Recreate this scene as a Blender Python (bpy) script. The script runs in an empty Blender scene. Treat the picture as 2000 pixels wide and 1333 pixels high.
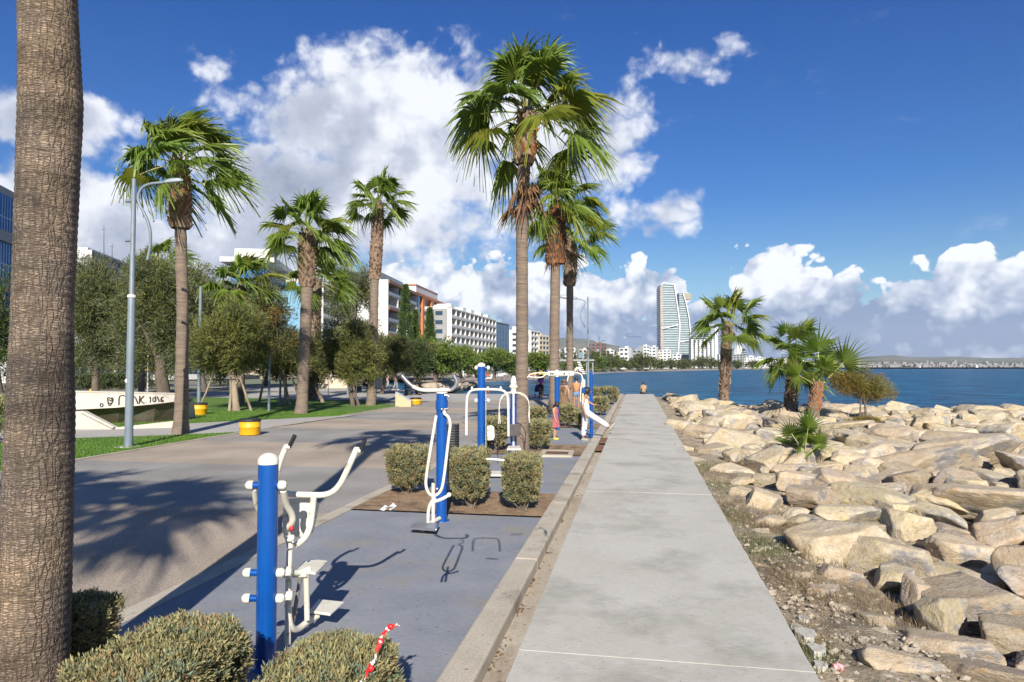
import bpy, bmesh, math, random
import numpy as np
from mathutils import Vector, Matrix, Euler

random.seed(7); np.random.seed(7)
SC = bpy.context.scene
COL = SC.collection
R = math.radians

# ------------------------------------------------------------------ camera
CAM_H = 2.2; FPX = 1333.0; YAW = math.atan(245/1333); PITCH = math.atan(50.5/1333)
cam_data = bpy.data.cameras.new('camera'); cam = bpy.data.objects.new('camera', cam_data)
COL.objects.link(cam); SC.camera = cam
cam_data.sensor_width = 36; cam_data.lens = 36*FPX/2000
cam_data.clip_start = 0.05; cam_data.clip_end = 40000
cam.location = (0, 0, CAM_H); cam.rotation_euler = (math.pi/2+PITCH, 0, YAW)
FW = np.array([-math.sin(YAW), math.cos(YAW)]); RT = np.array([math.cos(YAW), math.sin(YAW)])
CM = np.array(cam.rotation_euler.to_matrix())

def ray(px, py):
    d = CM @ np.array([(px-1000)/FPX, (666.5-py)/FPX, -1.0])
    return d
def G(px, py, z=0.0):                       # a pixel of the photo -> the point on the level z
    d = ray(px, py); t = (z-CAM_H)/d[2]
    return np.array([d[0]*t, d[1]*t, z])
def A(px, py, D):                           # a pixel -> the point D metres ahead
    d = ray(px, py); t = D/(d[0]*FW[0]+d[1]*FW[1])
    return np.array([d[0]*t, d[1]*t, CAM_H+d[2]*t])
def DEP(p): return p[0]*FW[0]+p[1]*FW[1]

# ------------------------------------------------------------------ world: sky with clouds
SUN_EL = R(30)
sh = FW*1.0 + RT*(-0.04); sh = sh/np.linalg.norm(sh)       # the way shadows fall
sun_to = np.array([-sh[0]*math.cos(SUN_EL), -sh[1]*math.cos(SUN_EL), math.sin(SUN_EL)])
SUN_AZ = math.atan2(sun_to[0], sun_to[1])
W = bpy.data.worlds.new('World'); SC.world = W; W.use_nodes = True
wt = W.node_tree; wt.nodes.clear()
def wn(t, **k):
    n = wt.nodes.new(t)
    for a, b in k.items(): setattr(n, a, b)
    return n
def wm(op, a, b=None, c=None, clamp=False):
    n = wn('ShaderNodeMath', operation=op); n.use_clamp = clamp
    for i, v in enumerate((a, b, c)):
        if v is None: continue
        if isinstance(v, (int, float)): n.inputs[i].default_value = v
        else: wt.links.new(v, n.inputs[i])
    return n.outputs[0]
def wv(op, a, b=None):
    n = wn('ShaderNodeVectorMath', operation=op)
    for i, v in enumerate((a, b)):
        if v is None: continue
        if isinstance(v, (tuple, list)): n.inputs[i].default_value = v
        else: wt.links.new(v, n.inputs[i])
    return n.outputs['Value'] if op in ('DOT_PRODUCT', 'LENGTH') else n.outputs[0]
def wstep(x, a, b):
    n = wn('ShaderNodeMapRange', interpolation_type='SMOOTHSTEP')
    wt.links.new(x, n.inputs[0]); n.inputs[1].default_value = a; n.inputs[2].default_value = b
    return n.outputs[0]
sky = wn('ShaderNodeTexSky', sky_type='NISHITA')
sky.sun_disc = False; sky.sun_elevation = SUN_EL; sky.sun_rotation = SUN_AZ
sky.air_density = 1.0; sky.dust_density = 0.2; sky.ozone_density = 3.0; sky.altitude = 0
tc = wn('ShaderNodeTexCoord'); dirn = tc.outputs['Generated']
sx = wn('ShaderNodeSeparateXYZ'); wt.links.new(dirn, sx.inputs[0])
az = wm('SUBTRACT', wm('ARCTAN2', sx.outputs[0], sx.outputs[1]), -YAW)
azf = wm('SUBTRACT', wm('PINGPONG', wm('ADD', az, R(55)), R(110)), R(55))   # the cloud field goes on round the sky
el = wm('ARCSINE', sx.outputs[2])
# warp the coordinates so the blobs billow
def noise(vec, scale, detail, rough, off=(0, 0, 0), col=False):
    n = wn('ShaderNodeTexNoise'); n.inputs['Scale'].default_value = scale
    n.inputs['Detail'].default_value = detail; n.inputs['Roughness'].default_value = rough
    v = wv('ADD', vec, off); wt.links.new(v, n.inputs['Vector'])
    return n.outputs['Color'] if col else n.outputs['Fac']
cb = wn('ShaderNodeCombineXYZ'); wt.links.new(azf, cb.inputs[0]); wt.links.new(el, cb.inputs[1])
warp = wv('MULTIPLY', wv('SUBTRACT', noise(dirn, 7, 3, .6, (3, 1, 2), True), (.5, .5, .5)), (.16, .10, 0))
P = wv('ADD', cb.outputs[0], warp)
def pxae(px, py):
    d = ray(px, py); return math.atan2(d[0], d[1])+YAW, math.asin(d[2]/np.linalg.norm(d))
def blob(px, py, rx, ry, s=1.0, gain=1.0):
    rx *= 1.10; ry *= 1.08; s += .04
    a0, e0 = pxae(px, py)
    k = 1/(1+((px-1000)/FPX)**2)
    q = wv('MULTIPLY', wv('SUBTRACT', P, (a0, e0, 0)), (FPX/(rx*k), FPX/(ry*math.sqrt(k)), 0))
    d = wv('DOT_PRODUCT', q, q)
    return wm('SUBTRACT', s, wm('MULTIPLY', d, .5+.5*s))
def smax(vals):
    o = vals[0]
    for v in vals[1:]: o = wm('SMOOTH_MAX', o, v, .25)
    return wm('MAXIMUM', o, -1.35)
high = smax([blob(680,235,220,115), blob(830,290,330,185), blob(590,420,260,140), blob(1060,270,240,130,.8),
    blob(800,440,360,90,.8), blob(440,430,190,90,.7), blob(1200,260,110,110,.55), blob(1325,112,120,66,.50), blob(1225,165,90,60,.35),
    blob(1270,420,140,60,.45), blob(430,135,60,35,.2), blob(90,245,200,75,.7), blob(120,430,230,110,.75),
    blob(330,500,380,110,.85), blob(720,520,330,60,.45), blob(530,130,150,50,.1), blob(900,80,140,45,.1)])
low = smax([blob(820,575,120,38), blob(960,555,110,55), blob(1130,590,190,62,.9), blob(1265,580,100,60,.8), blob(1400,655,170,70,.7),
    blob(1525,545,95,70), blob(1660,600,190,75), blob(1930,560,170,75), blob(1790,650,330,70,.9), blob(1560,690,160,60,.8), blob(2150,560,150,90),
    blob(1000,700,900,75,1.0), blob(300,690,600,70,.8), blob(2000,700,700,75,1.0)])
fb = noise(dirn, 7.0, 10, .58, (5, 2, 7)); fb2 = noise(dirn, 7.0, 4, .5, (5.02, 2.015, 6.97)); fb1 = noise(dirn, 7.0, 4, .5, (5, 2, 7))
bil = wm('SUBTRACT', fb, .5)
vor = wn('ShaderNodeTexVoronoi', feature='SMOOTH_F1'); vor.inputs['Scale'].default_value = 21; vor.inputs['Detail'].default_value = 2.5; vor.inputs['Roughness'].default_value = .6; vor.inputs['Smoothness'].default_value = .35
wt.links.new(wv('ADD', wv('MULTIPLY', dirn, (1, 1, 1.25)), wv('MULTIPLY', wv('SUBTRACT', noise(dirn, 11, 3, .6, (7, 2, 2), True), (.5, .5, .5)), (.07, .07, .05))), vor.inputs['Vector'])
bump_ = wm('SUBTRACT', .80, vor.outputs['Distance'])
dh = wm('MULTIPLY_ADD', bump_, .55, wm('MULTIPLY_ADD', bil, 2.2, high)); dl = wm('MULTIPLY_ADD', wm('ADD', bump_, .38), 1.3, wm('MULTIPLY_ADD', wm('SUBTRACT', noise(dirn, 15, 8, .56, (1, 4, 2)), .5), 2.0, low))
mh = wstep(wm('MULTIPLY_ADD', wm('SUBTRACT', noise(dirn, 34, 6, .65, (4, 4, 1)), .5), .9, dh), -.16, .55); ml = wstep(dl, .04, .24)
wisp = wstep(noise(wv('MULTIPLY', dirn, (1, 1, 2.6)), 6, 8, .66, (9, 3, 1)), .62, .82)
mh = wm('MAXIMUM', mh, wm('MULTIPLY', wisp, .22))
relief = wm('MULTIPLY', wm('SUBTRACT', fb1, fb2), 3.2)      # towards the sun minus away from it
inner = wm('MULTIPLY', wstep(dh, .15, 1.1), wstep(noise(dirn, 6, 6, .60, (2, 8, 3)), .30, .70))
inner = wm('SUBTRACT', wm('SUBTRACT', inner, relief), wm('MULTIPLY', bump_, .45), clamp=True)
e_base = pxae(1245, 640)[1]; e_mid = pxae(1245, 575)[1]
lowdark = wm('MULTIPLY', wstep(wm('ADD', wm('MULTIPLY', el, -1), wm('MULTIPLY', bil, -.10)), -e_mid*1.0, -e_base*.75), .95)
n1 = noise(dirn, 15, 3, .5, (1.012, 4.008, 1.984)); n0 = noise(dirn, 15, 3, .5, (1, 4, 2))
lrel = wm('MULTIPLY', wm('SUBTRACT', n0, n1), 3.0)
lowdark = wm('SUBTRACT', wm('SUBTRACT', lowdark, lrel), wm('MULTIPLY', wm('ADD', bump_, .12), .9), clamp=True)
def ramp(f, stops):
    n = wn('ShaderNodeValToRGB'); wt.links.new(f, n.inputs[0]); e = n.color_ramp.elements
    for i, (p, c) in enumerate(stops):
        q = e[i] if i < 2 else e.new(p)
        q.position = p; q.color = (*c, 1)
    return n.outputs[0]
ch = ramp(inner, [(0, (.58, .60, .65)), (1, (.21, .245, .33)), (.45, (.36, .39, .47))])
cl = ramp(lowdark, [(0, (.62, .64, .68)), (1, (.17, .23, .355)), (.5, (.35, .40, .50))])
def wmix(f, a, b):
    n = wn('ShaderNodeMix', data_type='RGBA')
    wt.links.new(f, n.inputs[0])
    for i, v in ((6, a), (7, b)):
        if isinstance(v, tuple): n.inputs[i].default_value = v
        else: wt.links.new(v, n.inputs[i])
    return n.outputs[2]
tint = wn('ShaderNodeMix', data_type='RGBA', blend_type='MULTIPLY'); tint.inputs[0].default_value = 1
wt.links.new(sky.outputs[0], tint.inputs[6]); wt.links.new(ramp(el, [(0.0, (.62, .62, .66)), (1.0, (.11, .33, .66)), (.13, (.42, .58, .70)), (.24, (.22, .46, .76)), (.46, (.13, .39, .79))]), tint.inputs[7])
bg_sky = wn('ShaderNodeBackground'); wt.links.new(tint.outputs[2], bg_sky.inputs[0]); bg_sky.inputs[1].default_value = .085
bg_h = wn('ShaderNodeBackground'); wt.links.new(ch, bg_h.inputs[0]); bg_h.inputs[1].default_value = 1.0
bg_l = wn('ShaderNodeBackground'); wt.links.new(cl, bg_l.inputs[0]); bg_l.inputs[1].default_value = 1.0
m1 = wn('ShaderNodeMixShader'); m2 = wn('ShaderNodeMixShader'); wo = wn('ShaderNodeOutputWorld')
wt.links.new(mh, m1.inputs[0]); wt.links.new(bg_sky.outputs[0], m1.inputs[1]); wt.links.new(bg_h.outputs[0], m1.inputs[2])
wt.links.new(ml, m2.inputs[0]); wt.links.new(m1.outputs[0], m2.inputs[1]); wt.links.new(bg_l.outputs[0], m2.inputs[2])
wt.links.new(m2.outputs[0], wo.inputs[0])
W.cycles.sampling_method = 'MANUAL'; W.cycles.sample_map_resolution = 512

sun_d = bpy.data.lights.new('sun', 'SUN'); sun_d.energy = 4.6; sun_d.angle = R(.53); sun_d.color = (1, .93, .83)
sun_o = bpy.data.objects.new('sun', sun_d); COL.objects.link(sun_o)
sun_o.rotation_euler = Vector(sun_to).to_track_quat('Z', 'Y').to_euler(); sun_o.location = (0, -5, 30)

SC.view_settings.view_transform = 'Standard'; SC.view_settings.look = 'None'
SC.view_settings.exposure = 0.72; SC.view_settings.gamma = 1; SC.view_settings.use_curve_mapping = False
SC.render.engine = 'CYCLES'
SC.cycles.use_denoising = True
SC.cycles.max_bounces = 6; SC.cycles.diffuse_bounces = 3; SC.cycles.glossy_bounces = 3
SC.cycles.transparent_max_bounces = 8; SC.cycles.transmission_bounces = 3; SC.cycles.caustics_reflective = False; SC.cycles.caustics_refractive = False
# ------------------------------------------------------------------ materials
MATS = {}
def mat(name, c1, c2=None, scale=3.0, rough=.7, bump=0.0, bscale=40.0, metal=0.0, spec=.5, trans=0.0, c3=None, s3=.6, t3=(.55, .62),
        stretch=(1, 1, 1), coat=0.0, rnd=0.0, detail=6, bdist=.02, mixr=(.35, .65), world=False):
    if name in MATS: return MATS[name]
    m = bpy.data.materials.new(name); m.use_nodes = True; MATS[name] = m
    t = m.node_tree; t.nodes.clear(); L = t.links.new
    N = t.nodes.new
    out = N('ShaderNodeOutputMaterial'); p = N('ShaderNodeBsdfPrincipled')
    co = N('ShaderNodeTexCoord').outputs['Object']
    if world: co = N('ShaderNodeNewGeometry').outputs['Position']
    mp = N('ShaderNodeMapping'); L(co, mp.inputs[0]); mp.inputs['Scale'].default_value = stretch; co = mp.outputs[0]
    def noi(sc, det, ro=.6):
        n = N('ShaderNodeTexNoise'); L(co, n.inputs['Vector']); n.inputs['Scale'].default_value = sc
        n.inputs['Detail'].default_value = det; n.inputs['Roughness'].default_value = ro; return n.outputs['Fac']
    def mrange(v, a, b, c=0, d=1):
        n = N('ShaderNodeMapRange'); L(v, n.inputs[0]); n.inputs[1].default_value = a; n.inputs[2].default_value = b
        n.inputs[3].default_value = c; n.inputs[4].default_value = d; return n.outputs[0]
    p.inputs['Base Color'].default_value = (*c1, 1)
    col = None
    if c2:
        mx = N('ShaderNodeMix'); mx.data_type = 'RGBA'
        L(mrange(noi(scale, detail), *mixr), mx.inputs[0]); mx.inputs[6].default_value = (*c1, 1); mx.inputs[7].default_value = (*c2, 1)
        col = mx.outputs[2]
        if c3:
            mx = N('ShaderNodeMix'); mx.data_type = 'RGBA'
            L(mrange(noi(s3, 7, .65), *t3), mx.inputs[0]); L(col, mx.inputs[6]); mx.inputs[7].default_value = (*c3, 1); col = mx.outputs[2]
        if rnd:
            oi = N('ShaderNodeObjectInfo'); hs = N('ShaderNodeHueSaturation')
            L(mrange(oi.outputs['Random'], 0, 1, 1-rnd, 1+rnd), hs.inputs['Value']); L(col, hs.inputs['Color'])
            ma = N('ShaderNodeMath'); ma.operation = 'MULTIPLY'; L(oi.outputs['Random'], ma.inputs[0]); ma.inputs[1].default_value = 37.3
            fr = N('ShaderNodeMath'); fr.operation = 'FRACT'; L(ma.outputs[0], fr.inputs[0])
            L(mrange(fr.outputs[0], 0, 1, .5-rnd*.05, .5+rnd*.05), hs.inputs['Hue']); col = hs.outputs[0]
        L(col, p.inputs['Base Color'])
    p.inputs['Roughness'].default_value = rough; p.inputs['Metallic'].default_value = metal
    p.inputs['Specular IOR Level'].default_value = spec; p.inputs['Coat Weight'].default_value = coat
    if bump:
        b = N('ShaderNodeBump'); L(noi(bscale, 8, .65), b.inputs['Height']); b.inputs['Strength'].default_value = bump
        b.inputs['Distance'].default_value = bdist; L(b.outputs[0], p.inputs['Normal'])
    sh_ = p.outputs[0]
    if trans:
        tr = N('ShaderNodeBsdfTranslucent'); ms = N('ShaderNodeMixShader'); ms.inputs[0].default_value = trans
        tr.inputs[0].default_value = (c1[0]*1.5, c1[1]*1.6, c1[2]*.8, 1)
        L(p.outputs[0], ms.inputs[1]); L(tr.outputs[0], ms.inputs[2]); sh_ = ms.outputs[0]
    L(sh_, out.inputs[0]); return m
def nodes(m):
    t = m.node_tree; return t, t.nodes, t.links.new, [n for n in t.nodes if n.type == 'BSDF_PRINCIPLED'][0]

# ------------------------------------------------------------------ mesh helpers
class MB:
    """collects quads and boxes; build() links them as one object"""
    def __init__(s): s.v = []; s.f = []; s.m = []; s.mi = 0; s.smooth = []; s.sm = False
    def add(s, vs, fs, smooth=None):
        b = len(s.v); s.v += [tuple(map(float, q)) for q in vs]
        for f in fs: s.f.append([i+b for i in f]); s.m.append(s.mi); s.smooth.append(s.sm if smooth is None else smooth)
    def quad(s, *p): s.add(p, [list(range(len(p)))])
    def box(s, c, d, rz=0.0, rot=None):
        x, y, z = d[0]/2, d[1]/2, d[2]/2
        M = rot if rot is not None else Matrix.Rotation(rz, 3, 'Z')
        vs = [Vector(c)+M @ Vector((a*x, b*y, e*z)) for a, b, e in [(-1,-1,-1),(1,-1,-1),(1,1,-1),(-1,1,-1),(-1,-1,1),(1,-1,1),(1,1,1),(-1,1,1)]]
        s.add(vs, [(0,3,2,1),(4,5,6,7),(0,1,5,4),(1,2,6,5),(2,3,7,6),(3,0,4,7)], False)
    def prism(s, pts, z0, z1):
        n = len(pts); vs = [(p[0], p[1], z0) for p in pts]+[(p[0], p[1], z1) for p in pts]
        s.add(vs, [tuple(range(n))[::-1], tuple(range(n, 2*n))]+[(i, (i+1) % n, n+(i+1) % n, n+i) for i in range(n)], False)
    def slab(s, pts, off):                  # a flat outline in space given thickness off (a vector)
        n = len(pts); o = Vector(off); vs = [Vector(p) for p in pts]+[Vector(p)+o for p in pts]
        s.add(vs, [tuple(range(n))[::-1], tuple(range(n, 2*n))]+[(i, (i+1) % n, n+(i+1) % n, n+i) for i in range(n)], False)
    def tube(s, pts, r, n=10, smooth_path=0, caps=True, ang=0.0):
        pts = [Vector(p) for p in pts]
        if not hasattr(r, '__len__'): r = [r]*len(pts)
        r = list(r)
        for _ in range(smooth_path):
            q = [pts[0]]; rr = [r[0]]
            for i in range(len(pts)-1):
                a, b = pts[i], pts[i+1]
                if i > 0: q.append(a.lerp(b, .25)); rr.append(r[i]*.75+r[i+1]*.25)
                if i < len(pts)-2: q.append(a.lerp(b, .75)); rr.append(r[i]*.25+r[i+1]*.75)
            q.append(pts[-1]); rr.append(r[-1]); pts, r = q, rr
        rings = []; up = None
        for i, p in enumerate(pts):
            d = (pts[min(i+1, len(pts)-1)]-pts[max(i-1, 0)])
            if d.length < 1e-9: d = Vector((0, 0, 1))
            d.normalize()
            if up is None: up = Vector((1, 0, 0)) if abs(d.x) < .9 else Vector((0, 1, 0))
            a = (up-d*up.dot(d)).normalized(); b = d.cross(a); up = a
            rings.append([p+(a*math.cos(ang+2*math.pi*k/n)+b*math.sin(ang+2*math.pi*k/n))*r[i] for k in range(n)])
        vs = [q for g in rings for q in g]; fs = []
        for i in range(len(pts)-1):
            for k in range(n): fs.append((i*n+k, i*n+(k+1) % n, (i+1)*n+(k+1) % n, (i+1)*n+k))
        s.add(vs, fs, True)
        if caps: s.add(rings[0], [tuple(range(n))[::-1]], False); s.add(rings[-1], [tuple(range(n))], False)
    def lathe(s, c, prof, n=20, axis=None):
        """prof: (r, z) from bottom to top"""
        c = Vector(c); M = Matrix.Identity(3) if axis is None else Vector(axis).to_track_quat('Z', 'Y').to_matrix()
        vs = []; fs = []
        for r, z in prof:
            for k in range(n): vs.append(c+M @ Vector((r*math.cos(2*math.pi*k/n), r*math.sin(2*math.pi*k/n), z)))
        for i in range(len(prof)-1):
            for k in range(n): fs.append((i*n+k, i*n+(k+1) % n, (i+1)*n+(k+1) % n, (i+1)*n+k))
        s.add(vs, fs, True); s.add(vs[:n], [tuple(range(n))[::-1]], False); s.add(vs[-n:], [tuple(range(n))], False)
    def ball(s, c, r, sc=(1, 1, 1), n=12):
        prof = [(max(.001, r*math.sin(math.pi*i/8)), -r*math.cos(math.pi*i/8)) for i in range(9)]
        c = Vector(c); vs = []; fs = []
        for a, z in prof:
            for k in range(n): vs.append(c+Vector((a*math.cos(2*math.pi*k/n)*sc[0], a*math.sin(2*math.pi*k/n)*sc[1], z*sc[2])))
        for i in range(8):
            for k in range(n): fs.append((i*n+k, i*n+(k+1) % n, (i+1)*n+(k+1) % n, (i+1)*n+k))
        s.add(vs, fs, True)
    def build(s, name, mats, parent=None, label=None, kind=None, bevel=0.0, org=None):
        if not isinstance(mats, (list, tuple)): mats = [mats]
        o3 = np.array(org if org is not None else (ROOTLOC.get(parent.name, (0, 0, 0)) if parent else (0, 0, 0)), float)
        me = bpy.data.meshes.new(name)
        v = np.array(s.v, float).reshape(-1, 3)-o3
        me.from_pydata(v.tolist(), [], s.f)
        for m in mats: me.materials.append(m)
        me.polygons.foreach_set('material_index', s.m); me.polygons.foreach_set('use_smooth', s.smooth)
        me.update()
        o = bpy.data.objects.new(name, me); COL.objects.link(o)
        if parent:
            o.parent = parent
            ROOTLOC[o.name] = tuple(o3)
        elif org is not None: o.location = tuple(o3); ROOTLOC[o.name] = tuple(o3)
        if label: o['label'] = label
        if kind: o['kind'] = kind
        if bevel:
            b = o.modifiers.new('b', 'BEVEL'); b.width = bevel; b.segments = 2; b.limit_method = 'ANGLE'
        return o
ROOTLOC = {}
def npmesh(name, v, faces, mats, parent=None, kind=None, smooth=False, mi=None, org=None, label=None, n=4):
    """v (k,3), faces (m,n) arrays"""
    o3 = np.array(org if org is not None else (ROOTLOC.get(parent.name, (0, 0, 0)) if parent else (0, 0, 0)), float)
    me = bpy.data.meshes.new(name); v = np.asarray(v, np.float32)-o3.astype(np.float32); faces = np.asarray(faces, np.int32)
    me.vertices.add(len(v)); me.vertices.foreach_set('co', v.ravel())
    m, n = faces.shape
    me.loops.add(m*n); me.loops.foreach_set('vertex_index', faces.ravel())
    me.polygons.add(m); me.polygons.foreach_set('loop_start', np.arange(0, m*n, n, dtype=np.int32)); me.polygons.foreach_set('loop_total', np.full(m, n, np.int32))
    if not isinstance(mats, (list, tuple)): mats = [mats]
    for q in mats: me.materials.append(q)
    if mi is not None: me.polygons.foreach_set('material_index', np.asarray(mi, np.int32))
    me.polygons.foreach_set('use_smooth', np.full(m, smooth))
    me.update(calc_edges=True); me.validate()
    o = bpy.data.objects.new(name, me); COL.objects.link(o)
    if parent: o.parent = parent; ROOTLOC[o.name] = tuple(o3)
    elif org is not None: o.location = tuple(o3); ROOTLOC[o.name] = tuple(o3)
    if kind: o['kind'] = kind
    if label: o['label'] = label
    return o
def tag(o, label, cat, group=None):
    o['label'] = label; o['category'] = cat
    if group: o['group'] = group
    return o
def thing(name, label, cat, loc=(0, 0, 0), group=None):
    o = bpy.data.objects.new(name, None); COL.objects.link(o); o.location = tuple(map(float, loc))
    o.empty_display_size = .1; ROOTLOC[o.name] = tuple(map(float, loc)); return tag(o, label, cat, group)
def struct(o): o['kind'] = 'structure'; return o
def copy_tree(o, loc=None, parent=None):
    c = o.copy(); COL.objects.link(c); c.parent = parent
    if loc is not None: c.location = loc; ROOTLOC[c.name] = tuple(loc)
    for ch in KIDS(o): copy_tree(ch, None, c)
    return c
def KIDS(o): return [x for x in COL.objects if x.parent == o]
def lerp(a, b, t): return a+(b-a)*t

# ------------------------------------------------------------------ colours
M_blue = mat('blue_paint', (.001, .062, .28), (.001, .078, .33), 3, rough=.32, bump=.05, bscale=60, coat=.3, c3=(.03, .08, .2), s3=22, t3=(.70, .78))
M_white = mat('cream_paint', (.66, .62, .50), (.74, .71, .60), 6, rough=.4, bump=.06, bscale=60, c3=(.30, .17, .09), s3=11, t3=(.60, .68))
M_chrome = mat('steel', (.62, .60, .57), (.5, .5, .5), 5, rough=.28, metal=.9)
M_black = mat('black_rubber', (.012, .012, .014), (.03, .03, .03), 10, rough=.6)
M_red = mat('red_plastic', (.5, .02, .02), rough=.4)
M_grey = mat('grey_pole_paint', (.15, .19, .22), (.19, .23, .26), 3, rough=.45, c3=(.28, .3, .3), s3=8, t3=(.66, .72))
M_concrete = mat('pale_concrete', (.445, .425, .365), (.51, .49, .43), .8, rough=.9, bump=.35, bscale=55, bdist=.006, c3=(.31, .295, .25), s3=1.1, t3=(.50, .72), world=True)
M_kerb = mat('kerb_concrete', (.43, .38, .295), (.51, .46, .37), 2.2, rough=.92, bump=.5, bscale=45, bdist=.008, c3=(.27, .23, .18), s3=1.6, t3=(.54, .68), world=True)
M_gutter = mat('gutter_concrete', (.39, .33, .25), (.47, .42, .34), 1.5, rough=.92, bump=.4, bscale=50, bdist=.006, c3=(.22, .15, .09), s3=1.1, t3=(.53, .68), stretch=(1, .45, 1), world=True)
M_pad = mat('blue_grey_pad', (.205, .222, .25), (.26, .272, .295), 1.3, rough=.82, bump=.35, bscale=70, bdist=.004, c3=(.27, .25, .21), s3=.9, t3=(.52, .68), world=True)
M_soil = mat('bare_soil', (.24, .155, .09), (.36, .25, .15), 3.5, rough=1, bump=1.0, bscale=14, bdist=.05, c3=(.15, .10, .055), s3=2.5, t3=(.5, .62), world=True)
M_gravel = mat('sandy_gravel', (.37, .30, .20), (.46, .38, .27), 5, rough=1, bump=1.0, bscale=22, bdist=.05, c3=(.25, .205, .14), s3=3, t3=(.48, .62), world=True)
M_grass = mat('lawn', (.065, .15, .012), (.11, .21, .025), .7, rough=.9, bump=.8, bscale=18, bdist=.06, c3=(.15, .19, .04), s3=.5, t3=(.55, .7), world=True)
M_blade = mat('grass_blade', (.085, .19, .015), (.14, .25, .03), 1.5, rough=.7, trans=.25, world=True)
M_ground = mat('far_ground', (.22, .21, .17), (.13, .16, .08), .03, rough=1, world=True)
M_sand = mat('sand', (.30, .27, .23), (.22, .20, .17), .1, rough=1, world=True)
M_path = mat('path_concrete', (.42, .40, .36), (.36, .345, .31), .6, rough=.9, bump=.2, bscale=30, world=True)

# promenade: bands of exposed aggregate, grey and warm, across the walking direction
M_prom = mat('promenade_aggregate', (.25, .24, .23), (.19, .185, .18), .5, rough=.9, bump=.6, bscale=60, bdist=.008, world=True)
def prom():
    t, N_, L, p = nodes(M_prom)
    N = t.nodes.new
    geo = N('ShaderNodeNewGeometry'); sp = N('ShaderNodeSeparateXYZ'); L(geo.outputs['Position'], sp.inputs[0])
    md = N('ShaderNodeMath'); md.operation = 'PINGPONG'; ad = N('ShaderNodeMath'); ad.operation = 'ADD'
    L(sp.outputs[1], ad.inputs[0]); ad.inputs[1].default_value = PROM_OFF; L(ad.outputs[0], md.inputs[0]); md.inputs[1].default_value = PROM_W
    gt = N('ShaderNodeMapRange'); L(md.outputs[0], gt.inputs[0]); gt.inputs[1].default_value = PROM_W/2-.02; gt.inputs[2].default_value = PROM_W/2+.02
    no = N('ShaderNodeTexNoise'); L(geo.outputs['Position'], no.inputs['Vector']); no.inputs['Scale'].default_value = 45; no.inputs['Detail'].default_value = 3
    nb = N('ShaderNodeTexNoise'); L(geo.outputs['Position'], nb.inputs['Vector']); nb.inputs['Scale'].default_value = .6; nb.inputs['Detail'].default_value = 6
    mx = N('ShaderNodeMix'); mx.data_type = 'RGBA'; L(gt.outputs[0], mx.inputs[0]); mx.inputs[6].default_value = (.375, .31, .238, 1); mx.inputs[7].default_value = (.285, .27, .245, 1)
    def mul(v, lo, hi, a, b, src):
        r = N('ShaderNodeMapRange'); L(v, r.inputs[0]); r.inputs[1].default_value = a; r.inputs[2].default_value = b; r.inputs[3].default_value = lo; r.inputs[4].default_value = hi
        h = N('ShaderNodeHueSaturation'); L(r.outputs[0], h.inputs['Value']); L(src, h.inputs['Color']); return h.outputs[0]
    c = mul(no.outputs['Fac'], .72, 1.3, .32, .68, mx.outputs[2]); c = mul(nb.outputs['Fac'], .82, 1.12, .35, .65, c)
    L(c, p.inputs['Base Color'])
def weather(m, sc=55, lo=.80, hi=1.12, streak=(1, 1, 1), spot=None, crack=None):
    """fine grain, small dark pits and hairline cracks multiplied into a paving colour"""
    t, N_, L, p = nodes(m); N = t.nodes.new; src = p.inputs['Base Color'].links[0].from_socket
    geo = N('ShaderNodeNewGeometry'); mp = N('ShaderNodeMapping'); L(geo.outputs['Position'], mp.inputs[0]); mp.inputs['Scale'].default_value = streak
    n = N('ShaderNodeTexNoise'); L(mp.outputs[0], n.inputs['Vector']); n.inputs['Scale'].default_value = sc; n.inputs['Detail'].default_value = 4; n.inputs['Roughness'].default_value = .7
    r = N('ShaderNodeMapRange'); L(n.outputs['Fac'], r.inputs[0]); r.inputs[1].default_value = .3; r.inputs[2].default_value = .7; r.inputs[3].default_value = lo; r.inputs[4].default_value = hi; v = r.outputs[0]
    def mul(a, b):
        m_ = N('ShaderNodeMath'); m_.operation = 'MULTIPLY'; L(a, m_.inputs[0]); L(b, m_.inputs[1]); return m_.outputs[0]
    if spot:
        vo = N('ShaderNodeTexVoronoi'); L(geo.outputs['Position'], vo.inputs['Vector']); vo.inputs['Scale'].default_value = spot
        q = N('ShaderNodeMapRange'); L(vo.outputs['Distance'], q.inputs[0]); q.inputs[1].default_value = .06; q.inputs[2].default_value = .14; q.inputs[3].default_value = .55; q.inputs[4].default_value = 1; v = mul(v, q.outputs[0])
    if crack:
        wn2 = N('ShaderNodeTexNoise'); L(geo.outputs['Position'], wn2.inputs['Vector']); wn2.inputs['Scale'].default_value = 3; wn2.inputs['Detail'].default_value = 6
        ad = N('ShaderNodeVectorMath'); ad.operation = 'MULTIPLY_ADD'; L(wn2.outputs['Color'], ad.inputs[0]); ad.inputs[1].default_value = (.35, .35, 0); L(geo.outputs['Position'], ad.inputs[2])
        vo = N('ShaderNodeTexVoronoi'); vo.feature = 'DISTANCE_TO_EDGE'; L(ad.outputs[0], vo.inputs['Vector']); vo.inputs['Scale'].default_value = crack
        q = N('ShaderNodeMapRange'); L(vo.outputs['Distance'], q.inputs[0]); q.inputs[1].default_value = .0005; q.inputs[2].default_value = .0035; q.inputs[3].default_value = .55; q.inputs[4].default_value = 1; v = mul(v, q.outputs[0])
    h = N('ShaderNodeHueSaturation'); L(v, h.inputs['Value']); L(src, h.inputs['Color']); L(h.outputs[0], p.inputs['Base Color'])
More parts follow.
